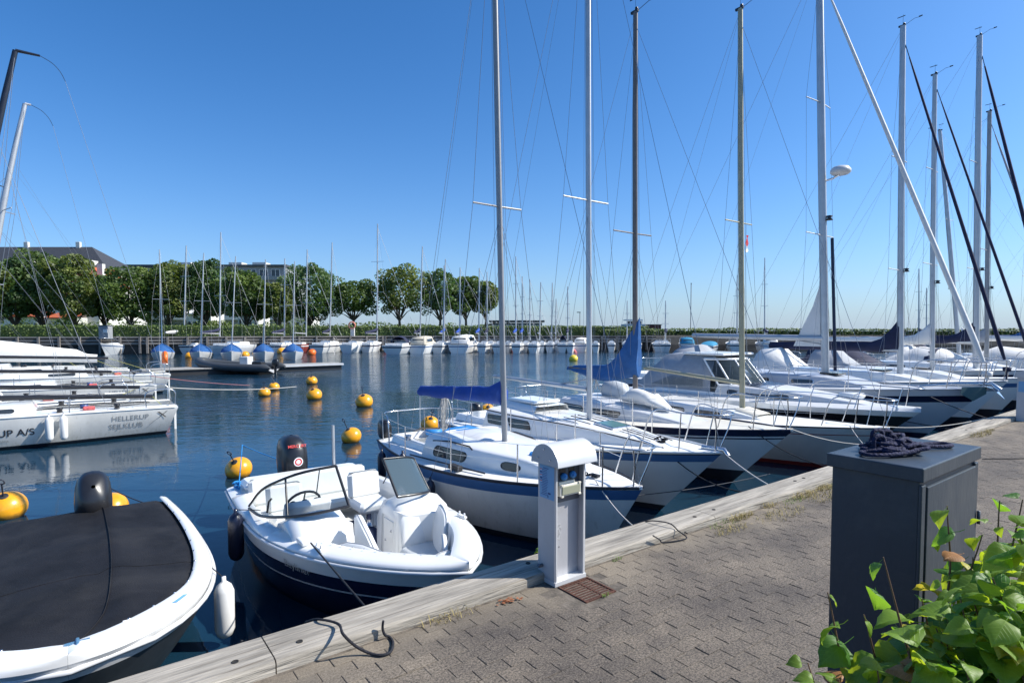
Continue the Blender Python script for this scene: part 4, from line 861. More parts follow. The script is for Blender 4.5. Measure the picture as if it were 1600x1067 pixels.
# ---- S4: low white hull with thin red lines, golden mast, bare boom
def sail4():
    h=Hull(7.6,2.3,.80,1.0,.72,tr=.5,bovh=.15,sovh=.08,offs=(0,.02,.16,.18),wlm=.84)
    t=empty('sailboat',(0,0,0),0,'low white sailboat with thin red lines, golden brown mast and bare boom','sailboat','sailboats moored bow to the near quay')
    h.build(t,[mat('grey cream gelcoat',(.58,.58,.55),.3,var=.06,scale=2),red,boot],lambda s,j:2 if j==0 else 1 if j==2 or j==8 else 2 if j>8 else 0); toe(h,t,boot,.014)
    deck(h,t,deckw,(.5,2.2,.5)); cockpit(h,t,white,.55,2.3,.45)
    c,side,prof=cabin(h,t,white,2.2,5.3,.72,.3,.34,.5,n=20,fs=.6)
    for s_ in (1,-1): window(side,t,2.5,3.3,.3,.78,s_,rr=.5); window(side,t,3.6,4.2,.3,.75,s_,rr=.5)
    mb=MB(); z=lambda x:prof(x)[0]+prof(x)[2]*1.07
    mb.grid([[(x,y,z(x)+(.05 if abs(y)<.27 else -.01)) for y in (-.3,-.26,0,.26,.3)] for x in (4.5,4.55,5.0,5.05)]); mb.obj('fore_hatch',cream,t)
    pulpit(h,t,.95,.55); pushpit(h,t,.55,.9); lifelines(h,t,(1.9,3.2,4.5,5.7),.55,.9,6.6)
    M4=rig(h,t,4.5,9.3,z(4.5),rake=.025,r=.070,sp=((.47,.55),),boom=(2.9,.62),m=aluo,boomz=.9)
    place(h,t,(12.45,4.45)); h.M=M4; return h,t
h4,s4=sail4()
# ---- S5: big cruiser with navy band, radar on the mast and thick white furled genoa
def sail5():
    h=Hull(11.2,3.5,1.20,1.52,1.15,tr=.72,bovh=.13,sovh=.03,offs=(0,.13,.17,.34,.36),wlm=.86)
    t=empty('sailboat',(0,0,0),0,'large white cruising yacht with broad navy band, radar dome and thick white furled genoa','sailboat','sailboats moored bow to the near quay')
    h.build(t,[mat('pale grey gelcoat',(.57,.60,.64),.25,var=.04,scale=2),navy,boot],lambda s,j:1 if j in (2,) else 1 if j>=8 else 0,n=30); toe(h,t,alu,.022)
    deck(h,t,greyw,(.5,3.0,.7)); cockpit(h,t,white,.55,3.0,.65)
    c,side,prof=cabin(h,t,mat('blue grey coachroof',(.46,.49,.54),.35,var=.05),3.0,8.9,1.15,.55,.50,.62,n=26,fs=.72)
    z=lambda x:prof(x)[0]+prof(x)[2]*1.07
    for s_ in (1,-1):
        window(side,t,6.9,7.5,.4,.75,s_,rr=.6,fr=steel,m=glassd); window(side,t,5.3,6.3,.4,.75,s_,rr=.6,fr=steel); window(side,t,3.5,4.9,.4,.78,s_,rr=.5,fr=steel)
        for x in (4.2,5.2,6.2): MB().tube([Vector((x,s_*.75,z(x)-.03)),Vector((x+.05,s_*.75,z(x)+.05)),Vector((x+.75,s_*.72,z(x)+.05)),Vector((x+.8,s_*.72,z(x)-.03))],.014,5).obj('grab_rail',steel,t)
    for x in (5.0,7.7): bev(MB().box((x,0,z(x)+.03),(.5,.5,.06)).obj('deck_hatch',glassd,t),.01)
    # spray hood and bimini frame
    mb=MB(); rows=[]
    for x,hh,ww in ((2.7,.05,1.1),(2.75,.72,1.02),(3.4,.80,1.0),(4.1,.12,.95)): rows.append([Vector((x,math.cos(a)*ww,z(3.2)-.1+math.sin(a)*hh)) for a in [k*math.pi/10 for k in range(11)]])
    mb.grid(rows); mb.obj('spray_hood',greyc,t)
    pulpit(h,t,1.3,.62); pushpit(h,t,.62,1.1); lifelines(h,t,(2.4,4.0,5.6,7.2,8.6),.6,1.1,9.9)
    M=rig(h,t,7.5,11.7,z(7.5),rake=.038,r=.115,sp=((.335,.80),(.655,.70)),boom=(4.4,1.0),m=alu,furl=(whitec,.054),boomz=.15)
    # radar dome on its bracket, steaming light
    a=M(.465); br=MB(); br.tube([a,a+Vector((.28,-.0,.03)),a+Vector((.45,0,.10))],.028,6); rb=br.obj('radar_bracket',steel,t)
    MB().lathe([(0,.0),(.20,.0),(.26,.05),(.26,.12),(.20,.2),(.08,.235),(0,.24)],20,a+Vector((.48,0,.10)),mf=lambda i,j:0).obj('radar_dome',greyw,rb)
    b=M(.375); MB().lathe([(0,-.06),(.10,-.06),(.05,0),(.09,.06),(0,.08)],10,b+Vector((.17,0,0))).obj('deck_light',blackp,t)
    # spinnaker pole stowed upright before the mast; white sail clew at the mast
    MB().tube([M(0)+Vector((.30,-.08,.1)),M(.325)+Vector((.26,-.05,0))],.045,8).obj('spinnaker_pole',navy,t)
    mb=MB(); A=M(.26); 
    rows=[[M(.215-.15*k)+Vector((-.12,y,0))+Vector((-.80*kk*k**1.2,0,0)) for kk in (0,.33,.66,1)] for k,y in ((0,0),(.35,.03),(.7,-.02),(1,.02))]
    mb.grid(rows); mb.grid([[p+Vector((0,.012,0)) for p in r] for r in rows]); mb.obj('sail_clew',whitec,t)
    mb=MB(); mb.tube([(9.9,-.3,h.zs(.9)+.05),(10.6,-.1,h.zs(.95)+.12),(11.25,0,h.zs(1)+.12),(11.4,0,h.zs(1)-.02)],[.03,.05,.05,.07],6); mb.poly([(11.3,-.16,h.zs(1)+.02),(11.5,0,h.zs(1)-.22),(11.3,.16,h.zs(1)+.02),(10.95,0,h.zs(1)+.08)]); mb.obj('anchor',steel,t)
    mb=MB(); rr_=random.Random(5); rows=[[Vector((10.82+i*.06,(-.50+i*.08)*.95,h.zs(.97)+.06-.10*k-.22*k*k*(1-abs(i-3)/4)))+Vector((0,-.04-.05*k,0)) for k in (0,.4,.8,1)] for i in range(7)]
    mb.grid(rows); mb.obj('canvas_flap',mat('teal canvas',(.04,.10,.11),.8),t)
    place(h,t,(16.99,4.05)); return h,t
h5,s5=sail5()
# ---- further cruisers along the quay
def cruiser(label,u,v,L,B,fb,mx,ht,r,hm,band,furl,sp,boom,cover,mm,cov=None,heading=HB,bandoff=(0,.12,.16,.30,.32),rake=.02,group='sailboats moored bow to the near quay',hood=None,cabm=None,extra=None):
    h=Hull(L,B,fb,fb*1.25,fb*.97,tr=.72,bovh=.11,sovh=.03,offs=bandoff,wlm=.86)
    t=empty('sailboat',(0,0,0),0,label,'sailboat',group)
    h.build(t,[hm,band,boot],lambda s,j:1 if j==2 else 2 if j>=8 else 0,n=24); toe(h,t,alu,.02,n=14)
    deck(h,t,deckw,(.5,2.6,.6),n=18); cockpit(h,t,white,.55,2.6,.6)
    c,side,prof=cabin(h,t,cabm or white,2.6,L*.8,B*.32,B*.14,.46,.6,n=18,fs=.68); z=lambda x:prof(x)[0]+prof(x)[2]*1.07
    for s_ in (1,-1):
        window(side,t,L*.30,L*.44,.35,.75,s_,rr=.5); window(side,t,L*.5,L*.58,.38,.74,s_,rr=.6)
        MB().tube([Vector((L*.36,s_*B*.2,z(L*.36)+.04)),Vector((L*.52,s_*B*.2,z(L*.52)+.04))],.014,5).obj('grab_rail',steel,t)
    bev(MB().box((L*.66,0,z(L*.66)+.02),(.5,.5,.05)).obj('deck_hatch',glassd,t),.01)
    if hood:
        mb=MB(); rows=[[Vector((x,math.cos(a)*ww,z(3.0)-.15+math.sin(a)*hh)) for a in [k*math.pi/8 for k in range(9)]] for x,hh,ww in ((2.3,.05,1.05),(2.35,.75,.98),(3.0,.8,.95),(3.7,.12,.9))]; mb.grid(rows); mb.obj('spray_hood',hood,t)
    pulpit(h,t,1.1,.6); pushpit(h,t,.6,1.0); lifelines(h,t,(2.2,L*.36,L*.52,L*.68),.58,1.0,L-1.1)
    M=rig(h,t,mx,ht,z(mx),rake=rake,r=r,sp=sp,boom=boom,cover=cover,m=mm,furl=furl,boomz=.1)
    b=M(.3); MB().lathe([(0,-.05),(.09,-.05),(.045,0),(.08,.05),(0,.07)],8,b+Vector((r+.06,0,0))).obj('deck_light',blackp,t)
    if extra: extra(t,h,M,z)
    place(h,t,(u,v),heading); return h,t
h6,s6=cruiser('white yacht with navy boom cover, bow beside the big navy banded cruiser',21.1,4.6,9.6,3.1,1.15,6.9,11.0,.095,white,mat('grey band',(.25,.27,.30),.4),(navyc,.045),((.30,.75),(.62,.6)),(4.4,.75),(navyc,.30,.75),alu,hood=whitec)
h7,s7=cruiser('white yacht with white boom cover and slim dark furled jib, right background',24.1,4.6,9.0,3.0,1.1,6.25,10.3,.08,white,stripe,(navyc,.04),((.36,.7),(.68,.55)),(4.2,.95),(whitec,.26,.5),alu,cov=None,hood=greyc)
h8,s8=cruiser('tall masted white cruiser with thick navy furled jib, navy boom cover, near the right edge',27.6,4.6,10.8,3.4,1.2,8.4,12.6,.105,mat('blue white gelcoat',(.66,.68,.70),.25),navy,(navyc,.062),((.30,.8),(.62,.7)),(4.6,1.0),(navyc,.28,.6),alu,hood=navyc)
h9,s9=cruiser('brown masted white sloop beyond the navy covered cruiser, right background',31.0,4.7,8.6,2.9,1.1,5.8,10.6,.085,white,stripe,(greyc,.05),((.45,.7),),(3.8,.9),(greyc,.22,.4),alug,hood=whitec)
h10,s10=cruiser('white sloop with dark mast further along the quay, right background',34.2,4.7,9.2,3.0,1.1,5.2,11.1,.075,greyw,navy,None,((.45,.7),),(3.8,.9),(navyc,.22,.4),mat('brown grey mast',(.25,.21,.20),.4,.3),hood=navyc)
cruiser('yacht moored stern to the others with its mast leaning right, right background',37.0,13.6,9.5,3.1,1.1,6.0,12.0,.10,white,navy,None,((.33,.7),(.6,.6)),(3.9,.9),(whitec,.22,.4),alu,heading=HB+math.pi,hood=whitec,rake=-.10,group='sailboats behind the near row')
cruiser('farthest white sloop seen between the crowded masts at the right',41,5.0,8.6,2.9,1.1,5.4,9.4,.075,white,stripe,None,((.45,.7),),(3.8,.9),(blue2,.2,.4),alu)
cruiser('small sloop with bare grey mast behind the crowded masts, right background',45,5.0,8.6,2.9,1.1,5.4,8.0,.07,white,navy,None,((.45,.7),),(3.4,.9),(greyc,.2,.4),alug)

def W4(p): return Matrix.Translation(s4.location)@Matrix.Rotation(s4.rotation_euler.z,4,'Z')@Vector(p)
fb=h4.M(.47)+Vector((-.06,.36,-.25)); fl=empty('pennant',W4(fb),HB,'small red and white pennant hanging below the golden mast\'s spreader','flag')
def clothp(z0,z1): return [[Vector((.02*math.sin(k*1.7+j),-.05+.10*j/3*(1-.3*k/4),-(z0+(z1-z0)*k/4))) for j in range(4)] for k in range(5)]
mb=MB(); mb.grid(clothp(0,.26)); mb.obj('red_cloth',red_p,fl); mb=MB(); mb.grid(clothp(.26,.40)); mb.obj('white_cloth',white_p,fl); MB().tube([(0,-.05,.25),(0,-.05,-.42)],.003,4).obj('halyard',wire,fl)
# ---------------------------------------------------------------- open bowrider
def bowrider():
    h=Hull(4.72,2.12,.72,.93,.70,tr=.90,s0=.40,bl=2.1,bovh=.16,sovh=-.02,offs=(0,.07,.21,.38,.40),wlm=.82,wlb=.45,depth=.3)
    t=empty('bowrider',(0,0,0),0,'open bowrider with white deck, navy lower hull, black framed windscreens and black outboard','motorboat')
    h.pw=1.9; h.be=.80; h.build(t,[white,navy,greyw],lambda s,j:0 if j<2 else 2 if j==3 else 1,n=40)
    L=h.L
    def wi(x):
        b=h.b(x/L)
        if x<.55: return None
        if x<.75: k=(x-.55)/.2; return (b-.17)*min(1,math.sqrt(max(0,1-(1-k)**2))+.0)
        if x<2.30: return b-.17
        if x<2.42: k=(x-2.30)/.12; return (b-.17)*(1-k)+.27*k
        if x<2.86: return .27
        if x<2.98: k=(x-2.86)/.12; return .27*(1-k)+(b-.25)*k
        e=4.42
        if x<e: return max(0.0,(b-.25)*math.sqrt(max(0,1-((x-2.98)/(e-2.98))**5)))
        return None
    xs=[.0,.1,.3,.5]+[.55+.2*i/5 for i in range(6)]+[1.0,1.3,1.6,1.9,2.15,2.30,2.33,2.36,2.39,2.42,2.5,2.65,2.80,2.86,2.89,2.92,2.95,2.98]+[2.98+1.44*(i/16) for i in range(1,17)]+[4.48,4.54,4.60,4.64,4.67,4.69,4.705,4.715,L]
    sole=.26
    def top(x,f,b,w_):                                   # f 0 outer .. 1 inner
        z=h.zs(x/L); hump=.030*min(1,f*6)**.6+.030*min(1,f/.8)-.012*max(0,f-.8)/.2
        return z+hump+(.05*f if w_<.35 and 2.3<x<3 else 0)
    for s_ in (1,-1):
        rows=[]; wr=[]
        for x in xs:
            b=h.b(x/L); w_=wi(x); w_=0 if w_ is None else w_
            r=[Vector((x,s_*(b*(1-f)+w_*f),top(x,f,b,w_))) for f in (0,.03,.1,.3,.55,.8,.93,1)]
            z=r[-1].z; rows.append(r); lim=max(.0,h.hw(x,sole)-.05)
            wr.append([r[-1].copy(),Vector((x,s_*max(0,w_-.006),z-.015)),Vector((x,s_*max(0,min(w_-.012,lim+.12)),z-.12)),Vector((x,s_*max(0,min(w_-.03,lim)),(sole if w_>0 else z-.1)))])
        mb=MB(); mb.grid(rows if s_>0 else [r[::-1] for r in rows]); mb.obj('side_deck',white,t)
        mb=MB(); mb.grid(wr if s_>0 else [r[::-1] for r in wr]); mb.obj('cockpit_liner',white,t)
    mb=MB(); mb.grid([[(x,-max(0,h.hw(x,sole)-.04),sole),(x,max(0,h.hw(x,sole)-.04),sole)] for x in (.05,1,2,2.5,2.8,3.0,3.2,3.4,3.6,3.8,3.9,4.1)]); mb.obj('cockpit_sole',white,t)
    MB().box((1.7,0,sole+.012),(1.2,1.1,.02)).obj('carpet',carpet,t)
    MB().tube([h.at(L*k/24,1)+Vector((0,.012,-.035)) for k in range(25)]+[h.at(L*k/24,-1)+Vector((0,-.012,-.035)) for k in range(24,-1,-1)],.018,6).obj('rub_rail',greyw,t)
    # consoles
    for s_ in (1,-1):
        mb=MB(); rows=[]; w1=h.b(.55)-.12
        for x,zt in ((2.28,.78),(2.36,.90),(2.60,.965),(2.82,.90),(2.92,.78),(2.96,.30)):
            ye=.26; rows.append([Vector((x,s_*ye,.27)),Vector((x,s_*ye,zt-.10)),Vector((x,s_*(ye+.05),zt-.015)),Vector((x,s_*(ye+.25),zt+.02)),Vector((x,s_*(w1-.15),zt)),Vector((x,s_*w1,zt-.05))])
        lim=h.hw(2.96,.30)-.07
        for k_ in (2,3,4,5): rows[-1][k_].y=s_*min(abs(rows[-1][k_].y),lim-.05)
        for r_ in rows[:-1]: r_[-1].y=s_*w1
        for r_ in rows: r_.append(Vector((r_[-1].x,s_*min(w1,lim),.30)))
        rows=[[Vector((2.27,p.y,.27 if i<1 else p.z-.02)) for i,p in enumerate(rows[0])]]+rows
        mb.grid(rows if s_>0 else [r[::-1] for r in rows]); mb.poly([rows[1][k] for k in range(7)]); mb.obj('console',white,t)
        mb=MB(); mb.box((2.62,s_*.252,.55),(.24,.012,.36)); mb.obj('locker_door',white,t)
        for z in (.48,.62): MB().lathe([(0,0),(.016,0),(.012,.01),(0,.01)],8,(2.70 if z>.5 else 2.55,s_*.246,z),ax=(0,-s_,0)).obj('snap',steel,t)
        # windscreen
        base=[Vector((1.42,s_*(h.b(.30)-.08),.79)),Vector((1.95,s_*(h.b(.42)-.09),.84)),Vector((2.42,s_*(h.b(.51)-.16),.93)),Vector((2.74,s_*.66,1.0)),Vector((2.80,s_*.28,1.03))]
        up=[Vector((0,0,.03)),Vector((-.08,-s_*.03,.26)),Vector((-.24,-s_*.06,.33)),Vector((-.36,-s_*.04,.36)),Vector((-.38,0,.36))]
        topp=[a+b for a,b in zip(base,up)]
        bb,tt=bez(base,4),bez(topp,4)
        fr=MB(); fr.tube(bb,.017,6).tube(tt,.015,6).tube([bb[-1],tt[-1]],.017,6).tube([bb[9],tt[9]],.012,6); fo=fr.obj('windscreen_frame',blackp,t)
        g=MB(); g.grid([bb,tt]); g.obj('windscreen_glass',glass if s_<0 else glasst,fo)
        MB().tube([tt[-3],tt[-3]+Vector((-.28,-s_*.05,-.36))],.007,5).obj('windscreen_stay',blackp,fo)
        # bow seats
        mb=MB(); rows=[]
        for x in (3.02,3.3,3.6,3.9,4.12):
            w_=max(.1,min(wi(x)-.035,h.hw(x,.36)-.05)); inn=.20 if x<3.9 else .06; rows.append([Vector((x,s_*w_,.34)),Vector((x,s_*w_,.50)),Vector((x,s_*(w_-.05),.53)),Vector((x,s_*(inn+.04),.53)),Vector((x,s_*inn,.50)),Vector((x,s_*inn,.28))])
        mb.grid(rows if s_<0 else [r[::-1] for r in rows]); mb.poly(rows[0]); mb.poly(rows[-1]); mb.obj('bow_seat',vinylg,t)
        def pad(pts,th,nrm,name,m=vinyl):
            n=Vector(nrm).normalized()*th; mb=MB(); c=sum((Vector(p) for p in pts),Vector())/len(pts)
            f=lambda k,d:[c+(Vector(p)-c)*k+n*d for p in pts]
            mb.grid([f(.93,0),f(1,.25),f(1,.7),f(.92,1)],True); mb.poly(f(.92,1),0,True); mb.poly(f(.93,0)[::-1]); o=mb.obj(name,m,t); e_=f(1.01,.7); MB().tube(e_+[e_[0]],.005,4).obj('piping',greyc,o); return o
        def rnd(a,b,z0,z1,y0,y1,n=5):                     # rounded quad between two corners along a slanted face
            out=[]
            for cu,cv,a0 in ((.8,.78,0),(.2,.78,90),(.12,.12,180),(.88,.12,270)):
                for i in range(n):
                    an=rad(a0+90*i/(n-1)); uu=cu+.18*math.cos(an)*(1 if cv>.5 else .6); vv=cv+.2*math.sin(an)*(1 if cv>.5 else .5)
                    out.append(Vector((a+(b-a)*vv,y0+(y1-y0)*uu,z0+(z1-z0)*vv)))
            return out
        if s_>0:
            p_=[]
            for k in range(16):
                a=k*2*math.pi/16; cx_,sx_=math.copysign(abs(math.cos(a))**.7,math.cos(a)),math.copysign(abs(math.sin(a))**.7,math.sin(a)); xx=3.20+.25*cx_-.03*sx_; p_.append(Vector((xx,.64-.08*cx_+.06*sx_,.70+.22*sx_-.02*cx_)))
            pad(p_,.08,(.15,-1,.30),'bow_backrest')
        else:
            p_=[Vector((x,-.24+.02*(x-3.2),z)) for x,z in ((2.99,.52),(3.62,.52),(3.66,.58),(3.58,.68),(3.30,.86),(3.06,1.0),(2.99,.98))]; pad(p_,.07,(.05,-1,.12),'bow_backrest')
        q_=[]
        for k in range(12):
            a=k*2*math.pi/12; xx=(3.78 if s_>0 else 3.5)+(.24 if s_>0 else .40)*math.cos(a); q_.append(Vector((xx,s_*(wi(xx)-.05-.03*math.sin(a)),.70+.15*math.sin(a)+.02*(xx-3.5))))
        pad(q_,.06,(0,-s_,.25),'bow_side_pad',vinyl)
    q_=[Vector((4.10+.09*math.sin(a),.24*math.cos(a)+.10,.68+.18*math.sin(a))) for a in [k*2*math.pi/14 for k in range(14)]]; pad(q_,.06,(-1,0,.45),'bow_tip_pad',vinylg)
    # helm
    w=MB(); c=Vector((2.10,-.55,.93)); ax=Vector((-.85,0,.5)).normalized(); e1=Vector((0,1,0)); e2=ax.cross(e1)
    w.tube([c+(e1*math.cos(a)+e2*math.sin(a))*.19 for a in [k*2*math.pi/24 for k in range(25)]],.015,6)
    for a in (.5,2.6,4.71): w.tube([c,c+(e1*math.cos(a)+e2*math.sin(a))*.19],.009,5)
    w.tube([c,c-ax*.2],.022,6); w.obj('steering_wheel',blackp,t)
    bev(MB().box((2.26,-.55,.93),(.10,.5,.16),ry=.5).obj('dashboard',greyw,t),.02)
    for k in range(3): MB().lathe([(0,0),(.035,0),(.035,.01),(0,.01)],12,(2.22,-.7+k*.13,.99),ax=(-.8,0,.6)).obj('gauge',blackp,t)
    MB().tube([(1.95,-.9,.86),(1.95,-.88,.98),(1.99,-.86,1.02)],.012,6).obj('throttle',blackp,t)
    for s_ in (1,-1):
        st=bev(MB().cbox((1.45,s_*.52,.58),(.45,.44,.14),.04).obj('seat',vinyl,t),.015); MB().lathe([(.14,.0),(.05,.02),(.05,.26),(.12,.28)],10,(1.45,s_*.52,.25)).obj('seat_pedestal',steel,st)
        MB().cbox((1.24,s_*.52,.80),(.11,.44,.36),.045,ry=-.15).obj('seat_back',vinyl,st)
    MB().cbox((.80,0,.50),(.40,1.55,.16),.04).obj('bench_seat',vinyl,t); MB().cbox((.60,0,.74),(.12,1.6,.36),.04,ry=-.2).obj('bench_back',vinyl,t)
    MB().cbox((.33,0,.80),(.46,1.65,.12),.05).obj('engine_cover_pad',white,t)
    MB().tube([(.10,.52,.7),(.08,.52,1.45)],.024,8).obj('light_pole',alu,t)
    outboard(t,-.20,0,.66,1.08,0,logo=True)
    for x,s_ in ((3.35,-1),(3.35,1)):
        mb=MB(); p=h.at(x,s_*.93)+Vector((0,0,.06)); mb.box(p,(.16,.03,.02)); mb.tube([p+Vector((-.05,0,0)),p+Vector((-.05,0,.04))],.01,5).tube([p+Vector((.05,0,0)),p+Vector((.05,0,.04))],.01,5); mb.obj('cleat',white,t)
    bev(MB().box(h.at(3.05,-.93)+Vector((0,.02,.07)),(.18,.08,.05)).obj('side_light',white,t),.015)
    for k in range(12): x=2.95+k*.13; MB().lathe([(0,0),(.008,0),(0,.006)],6,(x,-(wi(x)+.06) if wi(x) else 0,h.zs(x/L)+.075)).obj('cover_snap',steel,t)
    hull_text(h,t,'Bayliner',.13,2.75,h.zs(.5)-.20,-1,grey_p,shear=.35)
    place(h,t,(2.52,3.95)); return h,t
def hull_text(h,t,s,size,x0,z0,side,m,bold=0.,shear=0.,scx=1.):
    o=text_mesh(s,size,'lettering',m,t,Matrix.Identity(4),.0,bold)
    bm_=o.data
    for v in bm_.vertices:
        x=x0+side*-1*(v.co.x*scx+v.co.y*shear)*1.0 if side>0 else x0+(v.co.x*scx+v.co.y*shear); z=z0+v.co.y
        zs=h.zs(x/h.L); kk=(zs-z)/zs; xa=h.so*kk; xb=h.L-h.bo*kk; tt=min(.999,max(0,(x-xa)/(xb-xa))); p=h.pt(tt,z,side)
        v.co=Vector((x,p.y+side*.006,z))
    return o
hb2,b2=bowrider()
for x,z,lab in ((1.55,.25,'navy fender on the open side of the bowrider, below its windscreen'),):
    p=W_(b2,(x,-hb2.b(x/hb2.L)-.09,z)); fender(p,.55,.085,fendn,lab,top=W_(b2,(x+.25,-hb2.b(x/hb2.L)+.12,.86)),tilt=(0,.0))
# ---------------------------------------------------------------- covered motorboat, lower left
def covered():
    h=Hull(4.1,2.22,.66,.72,.64,tr=.90,s0=.45,bl=2.9,bovh=.10,sovh=-.01,offs=(0,.10,.14,.3),wlm=.82,wlb=.5,depth=.3)
    t=empty('covered_motorboat',(0,0,0),0,'white motorboat under a taut black cover, at the lower left','motorboat'); L=h.L
    h.pw=2.2; h.be=.52; h.build(t,[white,mat('dark hull bottom',(.03,.035,.04),.4,var=.3),boot],lambda s,j:0 if j<2 else 1,n=34)
    for s_ in (1,-1):
        mb=MB(); rows=[]
        for i in range(41):
            x=L*(1-(1-i/40)**2.2); b=h.b(x/L); ins=.10+.0*x; w_=max(0,b-ins-.06*min(1,x/3.))*(1 if x<3.1 else max(0,1-((x-3.1)/.80)**2.5)**.5 if x<3.90 else 0)
            z=h.zs(x/L); rows.append([Vector((x,s_*(b*(1-f)+w_*f),z+.05*min(1,f*5)**.5+.03*f-.02*max(0,f-.85)/.15)) for f in (0,.04,.15,.35,.6,.85,1)])
        mb.grid(rows if s_>0 else [r[::-1] for r in rows]); mb.obj('gunwale',white,t)
    MB().tube([h.at(L*k/24,1)+Vector((0,.012,-.05)) for k in range(25)]+[h.at(L*k/24,-1)+Vector((0,-.012,-.05)) for k in range(24,-1,-1)],.02,6).obj('rub_rail',greyw,t)
    mb=MB(); rows=[]; nx,ny=30,20
    for i in range(nx+1):
        x=.10+3.84*(1-(1-i/nx)**1.6); b=h.b(x/L)-.07-.06*min(1,x/3.); w_=b*(1 if x<3.1 else max(.004,(1-((x-3.1)/.845)**2.5))**.5); r=[]
        for j in range(ny+1):
            y=-w_+2*w_*j/ny; k=abs(y)/max(w_,.01)
            ky=abs(y-.30)/(w_-.30*(1 if y>.3 else -1)+.001); ten=.11*max(0,1-ky)**1.15*abs(math.sin(math.pi*min(1,(x+.25)/3.95)))**.7 + .03*noise.noise(Vector((x*1.2,y*1.6,0)))*(1-k**4) - .02*math.exp(-((y-.18)/.06)**2)+.022*math.exp(-((y-.33)/.07)**2)+.012*noise.noise(Vector((x*3.,y*2.,3)))
            if i in(0,nx): ten*=.4
            r.append(Vector((x,y,h.zs(x/L)+.045+max(-.0,ten)-.03*(k>.97))))
        rows.append(r)
    mb.grid(rows); cv=mb.obj('cover',blackc,t)
    cl=MB()
    for i in range(2,nx,2):
        for j in (0,ny):
            p=rows[i][j]; s_=1 if j else -1; c=MB(); c.box(p+Vector((0,s_*.012,.028)),(.022,.05,.008)); c.obj('cover_clip',white_p,cv)
    outboard(t,-.10,.20,.60,1.05,rad(52))
    mb=MB(); mb.tube([(4.0,.05,h.zs(1)+.05),(3.93,.05,h.zs(1)+.07),(3.86,.05,h.zs(1)+.05)],.014,6); mb.tube([(3.93,-.02,h.zs(1)+.06),(3.93,.12,h.zs(1)+.06)],.012,6); mb.obj('bow_eye',alug,t)
    hull_z=h.zs(.9)+.082; 
    def rim(x,f,s_,dz=.0):
        b=h.b(x/L); w_=max(0,b-.10-.06*min(1,x/3.))*(1 if x<3.1 else max(0,1-((x-3.1)/.80)**2.5)**.5 if x<3.90 else 0)
        return Vector((x,s_*(b*(1-f)+w_*f),h.zs(x/L)+.05*min(1,f*5)**.5+.03*f-.02*max(0,f-.85)/.15+dz))
    mb.grid([[rim(3.52+.12*i/4,.30+.14*j/2,1,.004) for j in range(3)] for i in range(5)]); mb.obj('blue_sticker',blue_p,t)
    for i in (15,): MB().tube([p+Vector((0,0,.001)) for p in rows[i]],.003,4).obj('cover_seam',blackc,cv)
    MB().tube([rows[i][13]+Vector((0,0,.005)) for i in range(nx+1)],.005,5).obj('cover_seam',blackc,cv)
    for s_ in (1,-1):
        for x in (.5,.9,1.3,1.7,2.1,2.45,2.75,3.0,3.25,3.45,3.62,3.75): MB().lathe([(0,0),(.011,0),(.009,.006),(0,.008)],7,rim(x,.93,s_,.002)).obj('cover_stud',steel,cv)
    place(h,t,(-.12,4.66)); return h,t
hb1,b1=covered()
p=W_(b1,(3.05,hb1.b(3.05/4.1)+.10,.08)); fender(p,.52,.085,fendw,'white fender hanging off the black covered motorboat beside the kerb',top=W_(b1,(2.85,hb1.b(2.85/4.1)-.02,.70)))
